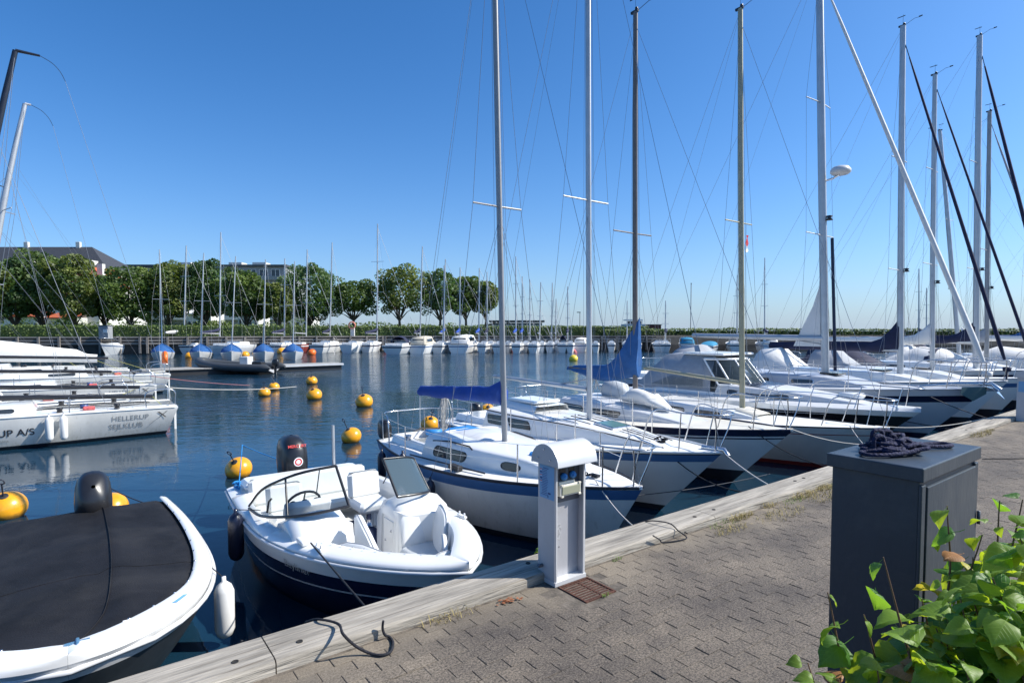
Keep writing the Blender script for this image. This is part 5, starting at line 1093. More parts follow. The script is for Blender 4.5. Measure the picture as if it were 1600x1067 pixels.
# ---------------------------------------------------------------- dark hulled motor cruiser with grey canopy
def motor_cruiser():
    h=Hull(7.6,2.7,1.10,1.12,1.05,tr=.9,s0=.4,bl=2.3,bovh=.17,sovh=0,offs=(0,.10,.13,.26,.29),wlm=.78,wlb=.15)
    t=empty('motor_cruiser',(0,0,0),0,'motor cruiser with black hull, pointed white foredeck and grey canvas canopy','motorboat')
    h.build(t,[white,black,stripe],lambda s,j:0 if j<2 else 1,n=28)
    deck(h,t,greyw,(.4,3.1,.9),n=24,camber=.12); cockpit(h,t,white,.4,3.1,.85,.6)
    c,side,prof=cabin(h,t,greyw,3.1,7.2,.98,.12,.38,.55,n=24,fs=.35)
    for s_ in (1,-1):
        window(side,t,3.5,5.0,.35,.75,s_,rr=.5)
        MB().tube([side(x,1.05,s_,-.05) for x in (3.2,4.2,5.2,6.2,7.0)],.014,5).obj('deck_moulding',white,t)
    z=lambda x:prof(x)[0]+prof(x)[2]*1.07
    for k in range(7): 
        y=-.6+k*.2; MB().box((4.05,y,z(4.05)-.03*abs(y)+.012),(1.0,.10,.012),ry=.10).obj('deck_reflection',mat('blue deck reflection strip',(.05,.07,.12),.12,var=.2),t)  # dark blue strips that paint a reflection onto the foredeck
    # windscreen and canopy
    W=[(3.25,-.95),(3.55,-.8),(3.85,-.35),(3.85,.35),(3.55,.8),(3.25,.95)]
    b=[Vector((x,y,z(3.4)-.05)) for x,y in W]; tp=[Vector((x-.55,y*.86,z(3.4)+.62)) for x,y in W]
    fr=MB(); fr.tube(b,.03,6).tube(tp,.035,6)
    for i in range(len(W)): fr.tube([b[i],tp[i]],.025,6)
    fo=fr.obj('windscreen_frame',white,t); MB().grid([b,tp]).obj('windscreen_glass',glasst,fo)
    mb=MB(); rows=[]
    for x,hh,ww in ((.35,.05,1.0),(.5,.25,1.02),(1.3,.98,.95),(2.2,1.03,.92),(2.95,.99,.88)):
        z0=h.zs(.2)+.1; rows.append([Vector((x,y*ww,z0+(.35*min(hh,1) if k in(1,5) else hh if k in(2,3,4) else 0)+(.05 if k==3 else 0))) for k,y in enumerate((-1,-1,-.72,0,.72,1,1))])
    mb.grid(rows,sm=True); cn=mb.obj('canopy',greyc,t)
    for s_ in (1,-1): mb=MB(); mb.poly([(1.0,s_*1.012,z0+.12),(2.75,s_*.93,z0+.12),(2.75,s_*.93,z0+.42),(1.7,s_*.985,z0+.40)]); mb.obj('canopy_window',pvc,cn)
    bev(MB().box((2.6,0,h.zs(.3)+1.13),(1.3,1.5,.06)).obj('hard_top',white,t),.02)
    railing(t,[(4.6,1.02,h.zs(.6)),(5.0,.98,h.zs(.65)+.45),(6.6,.6,h.zs(.9)+.55),(7.65,0,h.zs(1)+.5),(6.6,-.6,h.zs(.9)+.55),(5.0,-.98,h.zs(.65)+.45),(4.6,-1.02,h.zs(.6))],.014,'bow_rail')
    for x in (5.6,6.5,7.2):
        for s_ in (1,-1): railing(t,[h.at(x,s_*.92),h.at(x+.1,s_*.8)+Vector((0,0,.5))],.012,'rail_leg')
    mb=MB(); mb.lathe([(0,0),(.26,0),(.29,.06),(.26,.12),(0,.12)],16,(6.1,.2,z(6.0)-.02)); mb.obj('fender_ball',white,t)
    place(h,t,(14.58,4.62)); return h,t
motor_cruiser()
def covered_far(label,u,v,heading,cv,st,L=6.2,B=2.4,cat='motorboat',group=None,loc=None,hm=None,hh=1.0):
    h=Hull(L,B,.85,1.05,.8,tr=.9,s0=.45,bl=2.3,bovh=.14,sovh=0,offs=(0,.1,.14,.3),wlm=.8)
    t=empty('covered_motorboat',(0,0,0),0,label,cat,group); h.build(t,[hm or white,navy],lambda s,j:1 if j==2 else 0,n=14,m=3); deck(h,t,white,n=12)
    mb=MB(); rows=[]
    for x,a in ((.1,.1),(.6,.7),(1.6,1.2),(2.6,1.3),(3.5,.9),(4.6,.3),(L-.7,.12)):
        a*=hh; b=h.b(x/L)*.93; rows.append([Vector((x,b*math.cos(k*math.pi/8),h.zs(x/L)+a*abs(math.sin(k*math.pi/8))**.7)) for k in range(9)])
    mb.grid(rows); o=mb.obj('cover',cv,t)
    if st:
        mb=MB(); mb.grid([[p+Vector((0,0,.012)) for p in bez([rows[2][k].lerp(rows[3][k],.2) for k in range(9)],2)],[p+Vector((.35,0,.012)) for p in bez([rows[2][k].lerp(rows[3][k],.2) for k in range(9)],2)]]); mb.obj('cover_stripe',st,o)
    if loc is None: place(h,t,(u,v),heading)
    else: t.location=loc; t.rotation_euler=(0,0,heading)
    return t
covered_far('motorboat under white cover with navy stripe, behind the grey canopied cruiser',30.5,14.2,HB+math.pi,whitec,navyc,7)
covered_far('motorboat under a dark navy cover, behind the golden mast',26.5,15.2,HB+math.pi,navyc,None,6)
covered_far('long white covered motorboat behind the navy boom cover',34.0,13.2,HB+math.pi,whitec,None,8)
# ---------------------------------------------------------------- racing keelboats on the left
HL=QA+math.pi
def racer(label,us,vc,L,B,fb,mast_m,mx,ht,boomy,coverm=None,lod=0,name2=None,big=False,boomz=.26,club=True,boomL=4.2,tint=None):
    h=Hull(L,B,fb,fb*1.12,fb*.95,tr=.82,s0=.4,bl=2.0,bovh=.02,sovh=.035,offs=(0,.035,.07,.2),wlm=.80,wlb=.35,depth=.3)
    h.sternlift=True
    t=empty('racing_sailboat',(0,0,0),0,label,'sailboat','white racing keelboats with black booms')
    h.build(t,[tint or grimy,white,boot],lambda s,j:1 if j==0 else 2 if j>=8 else 0,n=30); toe(h,t,white,.02,n=16)
    deck(h,t,white,(-.1,3.0,B*.30),n=24,camber=.06)
    cy=B*.30*.99; zt=h.zs(.1); mb=MB(); mb.grid([[(0.02,-cy,zt+.03),(3.05,-cy,zt+.03)],[(.02,-cy,zt-.3),(3.05,-cy,zt-.3)],[(.02,cy,zt-.3),(3.05,cy,zt-.3)],[(.02,cy,zt+.03),(3.05,cy,zt+.03)]],sm=False); mb.poly([(3.05,-cy,zt-.3),(3.05,cy,zt-.3),(3.05,cy,zt+.03),(3.05,-cy,zt+.03)]); mb.obj('cockpit',deckw,t)
    c,side,prof=cabin(h,t,white,3.05,L*.78,B*.27,B*.12,.26,.5,n=16,fs=.5)
    for s_ in (1,-1): 
        window(side,t,3.5,4.4,.3,.75,s_,rr=.5)
        for x in (1.4,2.6): MB().lathe([(.0,0),(.07,0),(.055,.04),(.07,.09),(.07,.11),(0,.11)],12,(x,s_*(cy+.14),zt+.04)).obj('winch',blackp,t)
    z=lambda x:prof(x)[0]+prof(x)[2]*1.07
    if not lod:
        for s_ in (1,-1):
            o=railing(t,[(.75,s_*B*.38,zt),(.72,s_*B*.38,zt+.42),(.10,s_*B*.36,zt+.45),(.05,s_*B*.34,zt+.02)],.014,'pushpit')
            MB().tube([Vector((.72,s_*B*.38,zt+.4)),h.at(2.4,s_*.95)+Vector((0,0,.42)),h.at(4.2,s_*.95)+Vector((0,0,.42)),h.at(6,s_*.95)+Vector((0,0,.42))],.004,4).obj('lifeline',wired,t)
            for x in (2.4,4.2,6.0): MB().tube([h.at(x,s_*.95),h.at(x,s_*.95)+Vector((0,0,.42))],.011,6).obj('stanchion',steel,t)
        mb=MB(); mb.lathe([(0,0),(.09,.0),(.09,.10),(0,.10)],12,(2.1,.55,zt+.06)); mb.obj('compass',mat('blue compass',(.05,.08,.2),.4),t)
        mb=MB(); mb.box((2.0,.75,zt+.08),(.26,.16,.10)); bev(mb.obj('instrument_bag',mat('red white bag',(.5,.1,.1),.7,var=.5,scale=20),t),.03)
        mb=MB(); rr_=random.Random(int(vc*7))
        for k in range(7):
            y=rr_.uniform(-.8,.8); mb.tube(bez([(3.2,y,zt+.06),(2.3,y+rr_.uniform(-.2,.2),zt+.08),(1.3,y+rr_.uniform(-.3,.3),zt+.05),(.6,y*.6,zt+.06)],5),.008,4)
        mb.obj('control_lines',ropek,t)
    bev(MB().box((-.03,0,.12),(.06,.04,.95)).obj('rudder',white,t),.01)
    # rig: raked bent mast with crane, black boom low over the deck
    zb=z(mx); pts=[Vector((mx-k*ht*(.10+.055*k),0,zb+ht*k)) for k in [i/8 for i in range(9)]]
    mm=MB(); mm.tube(pts,[.095*(1-.4*(i/8)**2) for i in range(9)],8,flat=.65); ms=mm.obj('mast',mast_m,t); tip=pts[-1]
    cr=.48 if vc<20 else .14
    MB().tube([tip,tip+Vector((-cr,0,.0))],[.045,.03],6).obj('mast_crane',mast_m,t)
    wb=tip+Vector((-cr,0,.0)); rr_=random.Random(int(vc))
    we=wb+Vector((-.50,0,-.52)) if vc<24 else wb
    if vc<24: MB().tube(bez([wb,wb+Vector((-.24,0,-.12)),wb+Vector((-.40,0,-.30)),we],5),.008,4).obj('whip_batten',blackp,t)
    MB().tube([we,Vector((.05,.0,zt+.1))],.004,4,cap=False).obj('backstay',wire,t)
    for k in (3,5):
        for s_ in (1,-1): MB().tube([pts[k],pts[k]+Vector((-.25,s_*.62,.02))],.014,5).obj('spreader',mast_m,t)
    for s_ in (1,-1):
        MB().tube([h.at(mx-.3,s_*.9),pts[3]+Vector((-.25,s_*.62,.02)),pts[5]+Vector((-.25,s_*.5,.02)),tip],.005,4,cap=False).obj('shroud',wire,t)
        MB().tube([h.at(1.6,s_*.85),pts[6]],.004,4,cap=False).obj('runner',wire,t)
    MB().tube([h.at(L-.1,0),pts[6]],.006,4,cap=False).obj('forestay',wire,t)
    a=Vector((mx-.1,0,zt+boomz+.22)); e=Vector((mx-.1-boomL,0,zt+boomz)); MB().tube([a,e],[.07,.055],8).obj('boom',blackp,t)
    if coverm:
        cb_=MB(); rows=[]; nn=14
        for i in range(nn+1):
            k=i/nn; c_=a.lerp(e,k*1.03); hg=(.62*(1-k)+.40)*(1 if k<.92 else .6); lo=-.18
            rows.append([c_+Vector((rr_.uniform(-.02,.02),math.cos(an)*(.16+rr_.uniform(-.02,.02)),lo+(hg-lo)*(.5+.5*math.sin(an)))) for an in [j*2*math.pi/10 for j in range(10)]])
        cb_.grid(rows,True); cb_.poly(rows[0]); cb_.poly(rows[-1]); cb_.obj('sail_cover',coverm,t)
    MB().tube([e,Vector((.3,0,zt-.05))],.008,4).obj('mainsheet',ropey,t)
    if club:
        L1x=1.42
        hull_text(h,t,'HELLERUP',.185,L1x+.12,zt-.27,1,grey_p,.001); 
        if not lod: hull_text(h,t,'SEJLKLUB',.185,L1x+.18,zt-.48,1,grey_p,.001)
        x0=.36; mb=MB()
        def strip(xa,za,xb,zb_,w_,m):
            q=[]
            for x,zz,dx in ((xa,za,-w_),(xa,za,w_),(xb,zb_,w_*.6),(xb,zb_,-w_*.6)): q.append(Vector((x+dx,abs(h.pt(max(0,(x+dx)/L),zz,1).y)+.008,zz)))
            MB().poly(q).obj('emblem_stroke',m,t)
        strip(x0-.10,zt-.09,x0+.34,zt-.46,.012,grey_p); strip(x0+.12,zt-.11,x0-.06,zt-.27,.026,dark_p); strip(x0-.07,zt-.11,x0+.10,zt-.26,.012,dark_p)
    if name2:
        for s2,sz,xx,zz,mm2,bo in name2: hull_text(h,t,s2,sz,xx,zz,1,mm2,bo)
    d=Vector((math.cos(HL),math.sin(HL),0)); b=P(us,vc); t.location=(b.x,b.y,WL); t.rotation_euler=(0,0,HL)
    return h,t
hl1,l1=racer('nearest white racing keelboat at the left, with club lettering, sponsor name and two white fenders',2.14,19.35,8.2,2.5,.80,alud,4.62,8.9,0,name2=[('UP A/S',.24,3.78,.34,dark_p,.003),('finans',.10,3.80,.20,grey_p,0)],boomL=4.0,boomz=.22)
hl2,l2=racer('second white racing keelboat at the left, stern short of the nearest one',1.2,22.7,8.2,2.5,.78,alu,3.65,8.6,0,boomL=3.9,boomz=.24,lod=0)
hl3,l3=racer('third white racing keelboat at the left, round stern with faint club emblem',2.35,27.1,8.2,2.5,.80,alu,6.1,9.0,0,boomL=4.6,boomz=.5)
hl4,l4=racer('larger white racing keelboat with cluttered stern and orange horseshoe buoy, left',3.3,31.6,9.2,2.8,.9,alud,7.6,9.6,0,lod=0,club=False,boomL=5.2,boomz=.75)
hl5,l5=racer('white keelboat with a long white boom cover, left of the far pontoon',2.0,35.8,8.6,2.6,.9,alu,7.2,9.6,0,coverm=whitec,lod=1,club=False,boomL=5.6,boomz=.55)
hl6,l6=racer('hindmost white keelboat under a white boom cover with peaked end, far left',.2,39.6,8.6,2.6,.9,alu,7.2,9.2,0,coverm=whitec,lod=1,club=False,boomL=5.8,boomz=.75)
mb=MB(); mb.tube(bez([(.12,-.2,1.35),(.1,-.42,1.55),(.12,-.2,1.75),(.1,.1,1.78),(.12,.3,1.55),(.1,.1,1.35)],5),.10,8); mb.obj('horseshoe_buoy',oranger,l4)
for x,n_ in ((2.80,'left'),(2.52,'right')):
    p=W_(l1,(x,hl1.b(x/8.2)+.10,.17)); fender(p,.60,.085,fendw,'%s one of the two white fenders on the nearest racing keelboat'%n_,'white fenders on the racing keelboat',top=W_(l1,(x,hl1.b(x/8.2),.84)))
# ---------------------------------------------------------------- mooring buoys
br=random.Random(14)
def buoy(loc,r,label,m=None,tilt=None,group='yellow mooring buoys',rod=True,face=None):
    o=empty('mooring_buoy',loc,0,label,'buoy',group); tx=(br.uniform(.2,.55),br.uniform(-.2,.2)) if tilt is None else tilt
    o.rotation_euler=(tx[0],tx[1],br.uniform(-.7,.7) if face is None else face)
    prof=[(r*math.cos(a)*(1 if abs(a)<1.35 else .9),r*.86*math.sin(a)) for a in [-math.pi/2+math.pi*k/16 for k in range(17)]]
    MB().lathe(prof,24).obj('float',m or orange,o)
    if rod:
        MB().lathe([(0,r*.875),(r*.20,r*.875),(r*.23,r*.86),(r*.25,r*.80)],14).obj('hub',rubber,o)
        mb=MB(); mb.tube([(0,0,r*.85),(.02,0,r*1.75)],.011,5); mb.tube([(.02+.045*math.cos(a),0,r*1.75+.05+.045*math.sin(a)) for a in [k*2*math.pi/10 for k in range(11)]],.010,5); mb.obj('mooring_rod',wired,o)
    return o
for px,py,r,lab in ((10,800,.27,'yellow buoy at the left photo edge above the covered motorboat'),(171,804,.27,'yellow buoy just behind the covered motorboat\'s outboard'),(373,738,.255,'yellow buoy with blue rope off the bowrider\'s stern'),(413,616,.26,'left one of two small yellow buoys near the racing keelboat sterns'),(428,607,.26,'right one of two small yellow buoys near the racing keelboat sterns'),(487,598,.30,'yellow buoy behind another in the open water, hindmost of the touching pair'),(491,621,.32,'large yellow buoy in front of another, open water left of centre'),(569,632,.33,'yellow buoy alone in the open water with a tall rod'),(549,686,.26,'yellow buoy partly behind the outboard of the blue striped sailboat'),(672,667,.27,'yellow buoy behind the cockpit of the blue striped sailboat'),(762,646,.27,'yellow buoy between the blue boom cover and the second sailboat\'s outboard')):
    q=G(px,py,-.93); buoy((q.x,q.y,WL+r*.55),r,lab,tilt=(br.uniform(.45,.75),br.uniform(-.25,.3)) if py>640 else None)
for px,py,r,lab,m in ((296,557,.42,'far yellow buoy left of the inflatable boat, before the moored white yacht',orange),(365,557,.5,'far yellow buoy behind the grey inflatable boat',orange),(383,556,.45,'second far yellow buoy behind the grey inflatable boat',orange),(440,551,.55,'far yellow buoy before the red hulled boat',orange),(487,553,.5,'far orange buoy right of the blue covered boats',oranger),(896,562,.42,'lone lemon yellow buoy out in the harbour right of centre',yellow),(905,546,.5,'far orange buoy beyond the lone lemon yellow one',orange),(962,545,.5,'far red buoy by the small boats below the breakwater',red_p),(1066,547,.5,'far orange buoy below the blue canopied boat',oranger)):
    q=G(px,py,-.9); buoy((q.x,q.y,WL+r*.45),r,lab,m,rod=False,group='distant mooring buoys')
for px,py,lab in ((200,550,'far yellow buoy before the small cutter'),):
    q=G(px,py,-.9); buoy((q.x,q.y,WL+.2),.45,lab,rod=False,group='distant mooring buoys')
# ---------------------------------------------------------------- mooring lines
def line(a,b,s,r,m,label,n=12): return tag(MB().tube(sag(a,b,s,n),r,5).obj('mooring_line',m),label,'mooring line','mooring lines')
K=lambda u,z=.0:P(u,3.62,z)
line(W_(s1,(5.45,-.2,1.05)),K(4.55,-.2),.12,.008,ropew,'pale bow line of the blue striped sailboat down to the quay')
line(W_(s2,(6.0,-.25,1.08)),K(6.9,-.1),.25,.009,ropek,'dark bow line from the grooved foredeck down to the quay')
line(W_(s2,(6.85,.05,1.12)),K(6.65,.0),.03,.010,ropew,'white bow line from the second sailboat\'s stem to the timber kerb')
line(W_(s3,(6.5,-.25,1.15)),K(9.3,-.2),.2,.009,ropek,'dark bow line of the double banded sailboat')
line(W_(s3,(7.15,.05,1.15)),K(12.5,.04),.25,.011,ropew,'white line from the double banded sailboat\'s stem to the kerb behind the cabinet')
line(W_(s1,(4.9,.5,.55)),W_(s3,(6.9,-.2,.35)),.06,.007,wired,'thin dark line stretched across the bows low over the water')
line(W_(s4,(7.3,.1,1.0)),K(15.0,.06),.1,.011,ropew,'white bow line of the red lined sailboat to the kerb')
line(W_(s4,(7.0,-.3,1.0)),K(10.9,-.1),.3,.010,ropew,'slack pale line between the red lined hull and the quay')
line(W_(s5,(10.3,-.8,1.3)),K(16.6,-.2),.05,.012,wired,'dark line down the navy band of the large cruiser')
line(W_(s5,(8.3,-1.2,.9)),W_(s5,(10.9,-.5,.52)),.03,.012,wired,'thin line along the grey hull of the large cruiser')
line(W_(b2,(3.35,-.86,.93)),K(1.5,.02),-.0,.008,ropek,'dark line from the bowrider\'s bow cleat down to the kerb')
qb=G(373,738,-.93); tb=Vector((qb.x+.08,qb.y,WL+.62))
line(W_(b2,(.25,-.85,.78)),tb,.06,.009,ropel,'bright blue line from the bowrider\'s quarter to its yellow buoy')
line(tb,W_(b2,(-.1,.9,.62)),.10,.008,ropel,'blue line trailing behind the bowrider\'s outboard')
mb=MB(); r_=random.Random(3); c_=W_(b2,(.22,-.86,.80))
mb.tube(bez([c_+Vector((r_.uniform(-.07,.07),r_.uniform(-.07,.07),r_.uniform(-.08,.05))) for k in range(16)],3),.009,5)
tag(mb.obj('rope_knot',ropel),'bright blue knotted rope at the bowrider\'s stern corner','rope')
q1=G(171,804,-.93); q0=G(10,800,-.93)
line(W_(b1,(.15,.9,.6)),Vector((q1.x,q1.y,WL+.5)),.03,.008,wired,'black line from the covered motorboat\'s quarter to the buoy behind it')
line(W_(b1,(.1,-.7,.6)),Vector((q1.x-.2,q1.y,WL+.25)),.05,.009,wired,'black line under the tilted outboard of the covered motorboat')
line(W_(l1,(.1,-.9,1.15)),G(463,604,-.6),.10,.014,ropew,'white stern line from the nearest keelboat out to the small yellow buoys')
line(W_(l3,(.1,-.9,1.0)),G(390,602,-.6),.06,.013,mat('faded red rope',(.45,.18,.18),.8),'faded red stern line of the third keelboat')
q5=G(550,686,-.93); line(W_(s1,(.1,.5,.8)),Vector((q5.x,q5.y,WL+.6)),.05,.008,ropew,'line from the blue striped sailboat to the buoy at its stern')
q6=G(672,667,-.93); line(W_(s2,(.1,.4,.8)),Vector((q6.x,q6.y,WL+.5)),.15,.009,ropew,'pale line from the second sailboat to the buoy behind the cockpit')
# ---------------------------------------------------------------- far pontoon and its boats
pw=mat('grey pontoon planks',(.30,.29,.27),.85,var=.2,scale=2,stretch=(6,1,1))
po=empty('floating_pontoon',P(3.0,41.7,WL),QA,'low floating pontoon with grey decking before the blue covered boats','pontoon')
MB().box((6.3,1.0,.38),(12.6,2.0,.06)).obj('decking',pw,po); MB().box((6.3,1.0,.17),(12.4,1.8,.36)).obj('float',rubber,po)
MB().box((9.8,-.012,.36),(5.6,.05,.14)).obj('fender_strip',greyw,po); MB().box((12.6,1.0,.34),(.06,2.05,.14)).obj('end_board',greyw,po)
def small_keelboat(px,tilt,label,ytop=400,sc=1.):
    g=G(px,561,-1); h=Hull(6.0,2.0,.62,.85,.7,tr=.7,offs=(0,.05,.1,.25),wlm=.82)
    t=empty('small_keelboat',(g.x,g.y,WL),HB+math.pi+rad(60),label,'sailboat','small keelboats with blue covers behind the pontoon')
    t.rotation_euler=(0,0,rad(-64)); t.location=(g.x-3.2*math.cos(rad(-64)),g.y-3.2*math.sin(rad(-64)),WL); h.build(t,[white,bluel],lambda s,j:0,n=14,m=3); deck(h,t,greyw,n=10)
    D=g.y; z=1.9+(515-ytop)*D/900-WL
    mb=MB(); rows=[]
    for x,a in ((.9,.06),(2.0,.42),(3.15,.92),(3.3,.92),(4.5,.42),(5.7,.06)):
        b=h.b(x/6)*1.0; rows.append([Vector((x,b*math.cos(k*math.pi/8),h.zs(x/6)+.0+a*(1-abs(k-4)/4)**.9)) for k in range(9)])
    mb.grid(rows); mb.obj('cover',blue2,t)
    foot=Vector((3.2,0,h.zs(.5))); tip=Vector((3.2+.1,tilt*z,z)); MB().tube([foot,tip],[.075,.05],6).obj('mast',alu,t)
    for k,s_ in ((.52,1),(.52,-1)): MB().tube([foot.lerp(tip,k),foot.lerp(tip,k)+Vector((.1,s_*.7,0))],.025,4).obj('spreader',alu,t)
    MB().tube([h.at(5.9,0),foot.lerp(tip,.85)],.006,3,cap=False).obj('forestay',wirew,t); MB().tube([h.at(.2,0),tip],.006,3,cap=False).obj('backstay',wirew,t)
    for s_ in (1,-1): MB().tube([h.at(3,s_),foot.lerp(tip,.52)+Vector((.1,s_*.7,0)),tip],.005,3,cap=False).obj('shroud',wirew,t)
for px,tl,yt,lab in ((254,0.,391,'leftmost of the small keelboats under blue covers'),(314,.045,396,'blue covered keelboat with leaning mast, second of the pontoon row'),(362,.055,401,'blue covered keelboat behind the inflatable boat\'s wheelhouse, middle of the row'),(412,.035,406,'blue covered keelboat above the inflatable boat\'s stern, fourth of the row'),(458,.03,409,'rightmost of the small keelboats under blue covers')):
    small_keelboat(px,tl,lab,yt)
def rib():
    g=G(308,582,-1); g2=G(432,584,-1); d=(g-g2); hd=math.atan2(d.y,d.x); L=d.length
    t=empty('inflatable_boat',(g2.x,g2.y,WL),hd,'dark grey rigid inflatable boat with small outboard moored along the pontoon','inflatable boat')
    tub=mat('dark grey rubber tube',(.055,.06,.065),.45,var=.1)
    p=[Vector((-.1,.85,.42)),Vector((1.5,.9,.42)),Vector((3.5,.9,.48)),Vector((5.0,.6,.62)),Vector((L-.2,.0,.80)),Vector((5.0,-.6,.62)),Vector((3.5,-.9,.48)),Vector((1.5,-.9,.42)),Vector((-.1,-.85,.42))]
    pp=bez(p,5); MB().tube(pp,[.08]+[.26]*(len(pp)-2)+[.08],10).obj('tube',tub,t)
    mb=MB(); mb.grid([[(x,y*k,z) for y,z in ((-.8,.35),(0,.05),(.8,.35))] for x,k in ((0.2,1),(3.4,1),(5.2,.3))]); mb.obj('floor',greyw,t)
    bev(MB().box((2.2,0,.75),(.6,.6,.75)).obj('console',greyw,t),.05); bev(MB().box((1.3,0,.6),(.7,.5,.4)).obj('seat',blackp,t),.05); outboard(t,.1,0,.5,.8,0)
rib()
# ---------------------------------------------------------------- far shore
FA=[(-170,35),(-85,60),(-43,68),(-17,77.5),(20,80)]
def off(d):                                            # polyline moved d metres inland
    out=[]
    for i,p in enumerate(FA):
        a=Vector(FA[max(0,i-1)]); b=Vector(FA[min(len(FA)-1,i+1)]); n=(b-a).normalized(); out.append((p[0]-n.y*d,p[1]+n.x*d))
    return out
TZ=1.05
lawn=mat('park grass',(.07,.11,.03),.95,var=.3,scale=.5); gravel=mat('promenade paving',(.30,.28,.25),.9,var=.15,scale=.6)
def strip_sheet(name,d0,d1,z,m):
    a,b=off(d0),off(d1); mb=MB(); mb.grid([[Vector((x,y,z)) for x,y in a],[Vector((x,y,z)) for x,y in b]],sm=False); return struct(mb.obj(name,m))
strip_sheet('promenade',0,3.0,TZ,gravel); strip_sheet('park_lawn',3.0,150,TZ-.02,lawn)
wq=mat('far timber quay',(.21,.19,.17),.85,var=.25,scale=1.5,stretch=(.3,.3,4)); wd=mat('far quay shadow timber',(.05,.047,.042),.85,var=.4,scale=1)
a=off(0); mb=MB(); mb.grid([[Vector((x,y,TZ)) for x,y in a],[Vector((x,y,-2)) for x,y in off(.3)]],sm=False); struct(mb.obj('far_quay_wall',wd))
fq=MB(); po_=MB()
for i in range(1,len(a)-1):
    A,B=Vector((a[i][0],a[i][1],0)),Vector((a[i+1][0],a[i+1][1],0)); d=B-A; L=d.length; n=d.normalized(); ang=math.atan2(d.y,d.x); nn=Vector((n.y,-n.x,0))
    for z,hh in ((TZ-.06,.16),(TZ-.42,.22),(TZ-.78,.22)): fq.box((A+B)/2+nn*.10+Vector((0,0,z)),(L,.12,hh),ang)
    k=0
    while k<L: po_.box(A+n*k+nn*.2+Vector((0,0,TZ-.95)),(.22,.22,2.0),ang); k+=2.1
a0,b0_=Vector((a[0][0],a[0][1],0)),Vector((a[1][0],a[1][1],0)); d=b0_-a0; fq.box((a0+b0_)/2+Vector((0,0,TZ-.4)),(d.length,.2,1.0),math.atan2(d.y,d.x))
fz=empty('far_quay_timbers',(a[1][0],a[1][1],0),0,'weathered timber rails and posts facing the far quay below the hedge','quay timbers'); Mi=Matrix.Translation(-fz.location)
for m_,nm in ((fq,'rails'),(po_,'posts')):
    m_.v=[tuple(Mi@Vector(v)) for v in m_.v]; m_.obj(nm,wq,fz,kind='stuff')
# foliage
def fol_mat(name,col,rough=.6):
    m=mat(name,col,rough,var=.35,scale=1.2); N,L,b=nodes(m)
    t=N.new('ShaderNodeBsdfTranslucent'); t.inputs[0].default_value=(col[0]*2.0,col[1]*2.2,col[2]*1.2,1); ms=N.new('ShaderNodeMixShader'); ms.inputs[0].default_value=.25
    L.new(b.outputs[0],ms.inputs[1]); L.new(t.outputs[0],ms.inputs[2]); L.new(ms.outputs[0],N['Material Output'].inputs[0]); return m
fol=[fol_mat('dark foliage',(.060,.100,.024)),fol_mat('mid foliage',(.105,.155,.035)),fol_mat('light foliage',(.16,.215,.055))]
fol2=[fol[0],fol_mat('olive foliage',(.115,.145,.034)),fol_mat('yellow green foliage',(.19,.22,.06))]; fol3=[fol_mat('deep foliage',(.045,.085,.026)),fol_mat('cool green foliage',(.075,.13,.04)),fol[1]]
bark=mat('tree bark',(.09,.07,.05),.9,var=.3,scale=4)
def leaf_cloud(mb,c,rx,ry,rz,n,r,size,mi):
    for k in range(n):
        while 1:
            p=Vector((r.uniform(-1,1),r.uniform(-1,1),r.uniform(-1,1)))
            if .25<p.length<1: break
        p*=(p.length**-.45); q=Vector((c[0]+p.x*rx,c[1]+p.y*ry,c[2]+p.z*rz)); s_=size*r.uniform(.6,1.3)
        a=Vector((r.gauss(0,1),r.gauss(0,1),r.gauss(0,.6))).normalized(); b=a.orthogonal().normalized(); 
        b=(Matrix.Rotation(r.uniform(0,6.28),3,a)@b)
        mb.poly([q+a*s_,q+b*s_*.7,q-a*s_,q-b*s_*.7],mi,True)
def tree(px,ytop,wpx,D,label,ybase=497,seed=0,n=3400,trunk=True,cat='tree',group='trees in the park behind the far quay'):
    r=random.Random(seed); base=AT(px,515,D); base.z=TZ-.02; top=AT(px,ytop,D).z; W=wpx*D/900/2*(1.08 if px<520 else 1.0); cb=AT(px,ybase,D).z
    t=empty('park_tree',base,0,label,cat,group); H_=top-TZ; cbz=cb-TZ
    sk=(r.uniform(-.25,.25),r.uniform(.8,1.25)); mb=MB(); tr=bez([(0,0,0),(r.uniform(-.1,.1),0,cbz*.6),(r.uniform(-.2,.2),0,cbz*1.2),(r.uniform(-.3,.3),0,H_*.7)],4); mb.tube(tr,[.28*(1-.8*i/(len(tr)-1)) for i in range(len(tr))],7)
    cl=[]; nc=20
    for k in range(nc):
        a=r.uniform(0,6.28); f=r.random(); zz=cbz+(H_-cbz)*(.12+.76*k/(nc-1)); kk=(zz-cbz)/(H_-cbz); env=math.sin(math.pi*min(1,max(0,.14+.78*kk)))**.65
        rr=W*env*(.35+.5*math.sqrt(f)); cl.append((rr*math.cos(a)+W*sk[0]*kk*sk[1],rr*math.sin(a)*.9,zz,W*r.uniform(.20,.42)*(.6+.4*env)))
    for c in cl[:12]: mb.tube([tr[min(len(tr)-1,5)],Vector((c[0]*.5,c[1]*.5,c[2]*.85)),Vector(c[:3])],[.12,.07,.03],5)
    mb.obj('trunk',bark,t)
    cm=MB()
    for c in cl:
        ll=r.random(); per=n//nc
        leaf_cloud(cm,c[:3],c[3],c[3],c[3]*.8,per,r,.17,1 if ll<.55 else 0 if ll<.78 else 2)
    leaf_cloud(cm,(0,0,(H_+cbz)/2+.2),W*.78,W*.75,(H_-cbz)*.42,n//3,r,.26,1 if seed%3 else 0)
    cm.obj('crown',[fol,fol2,fol3][seed%3],t); return t
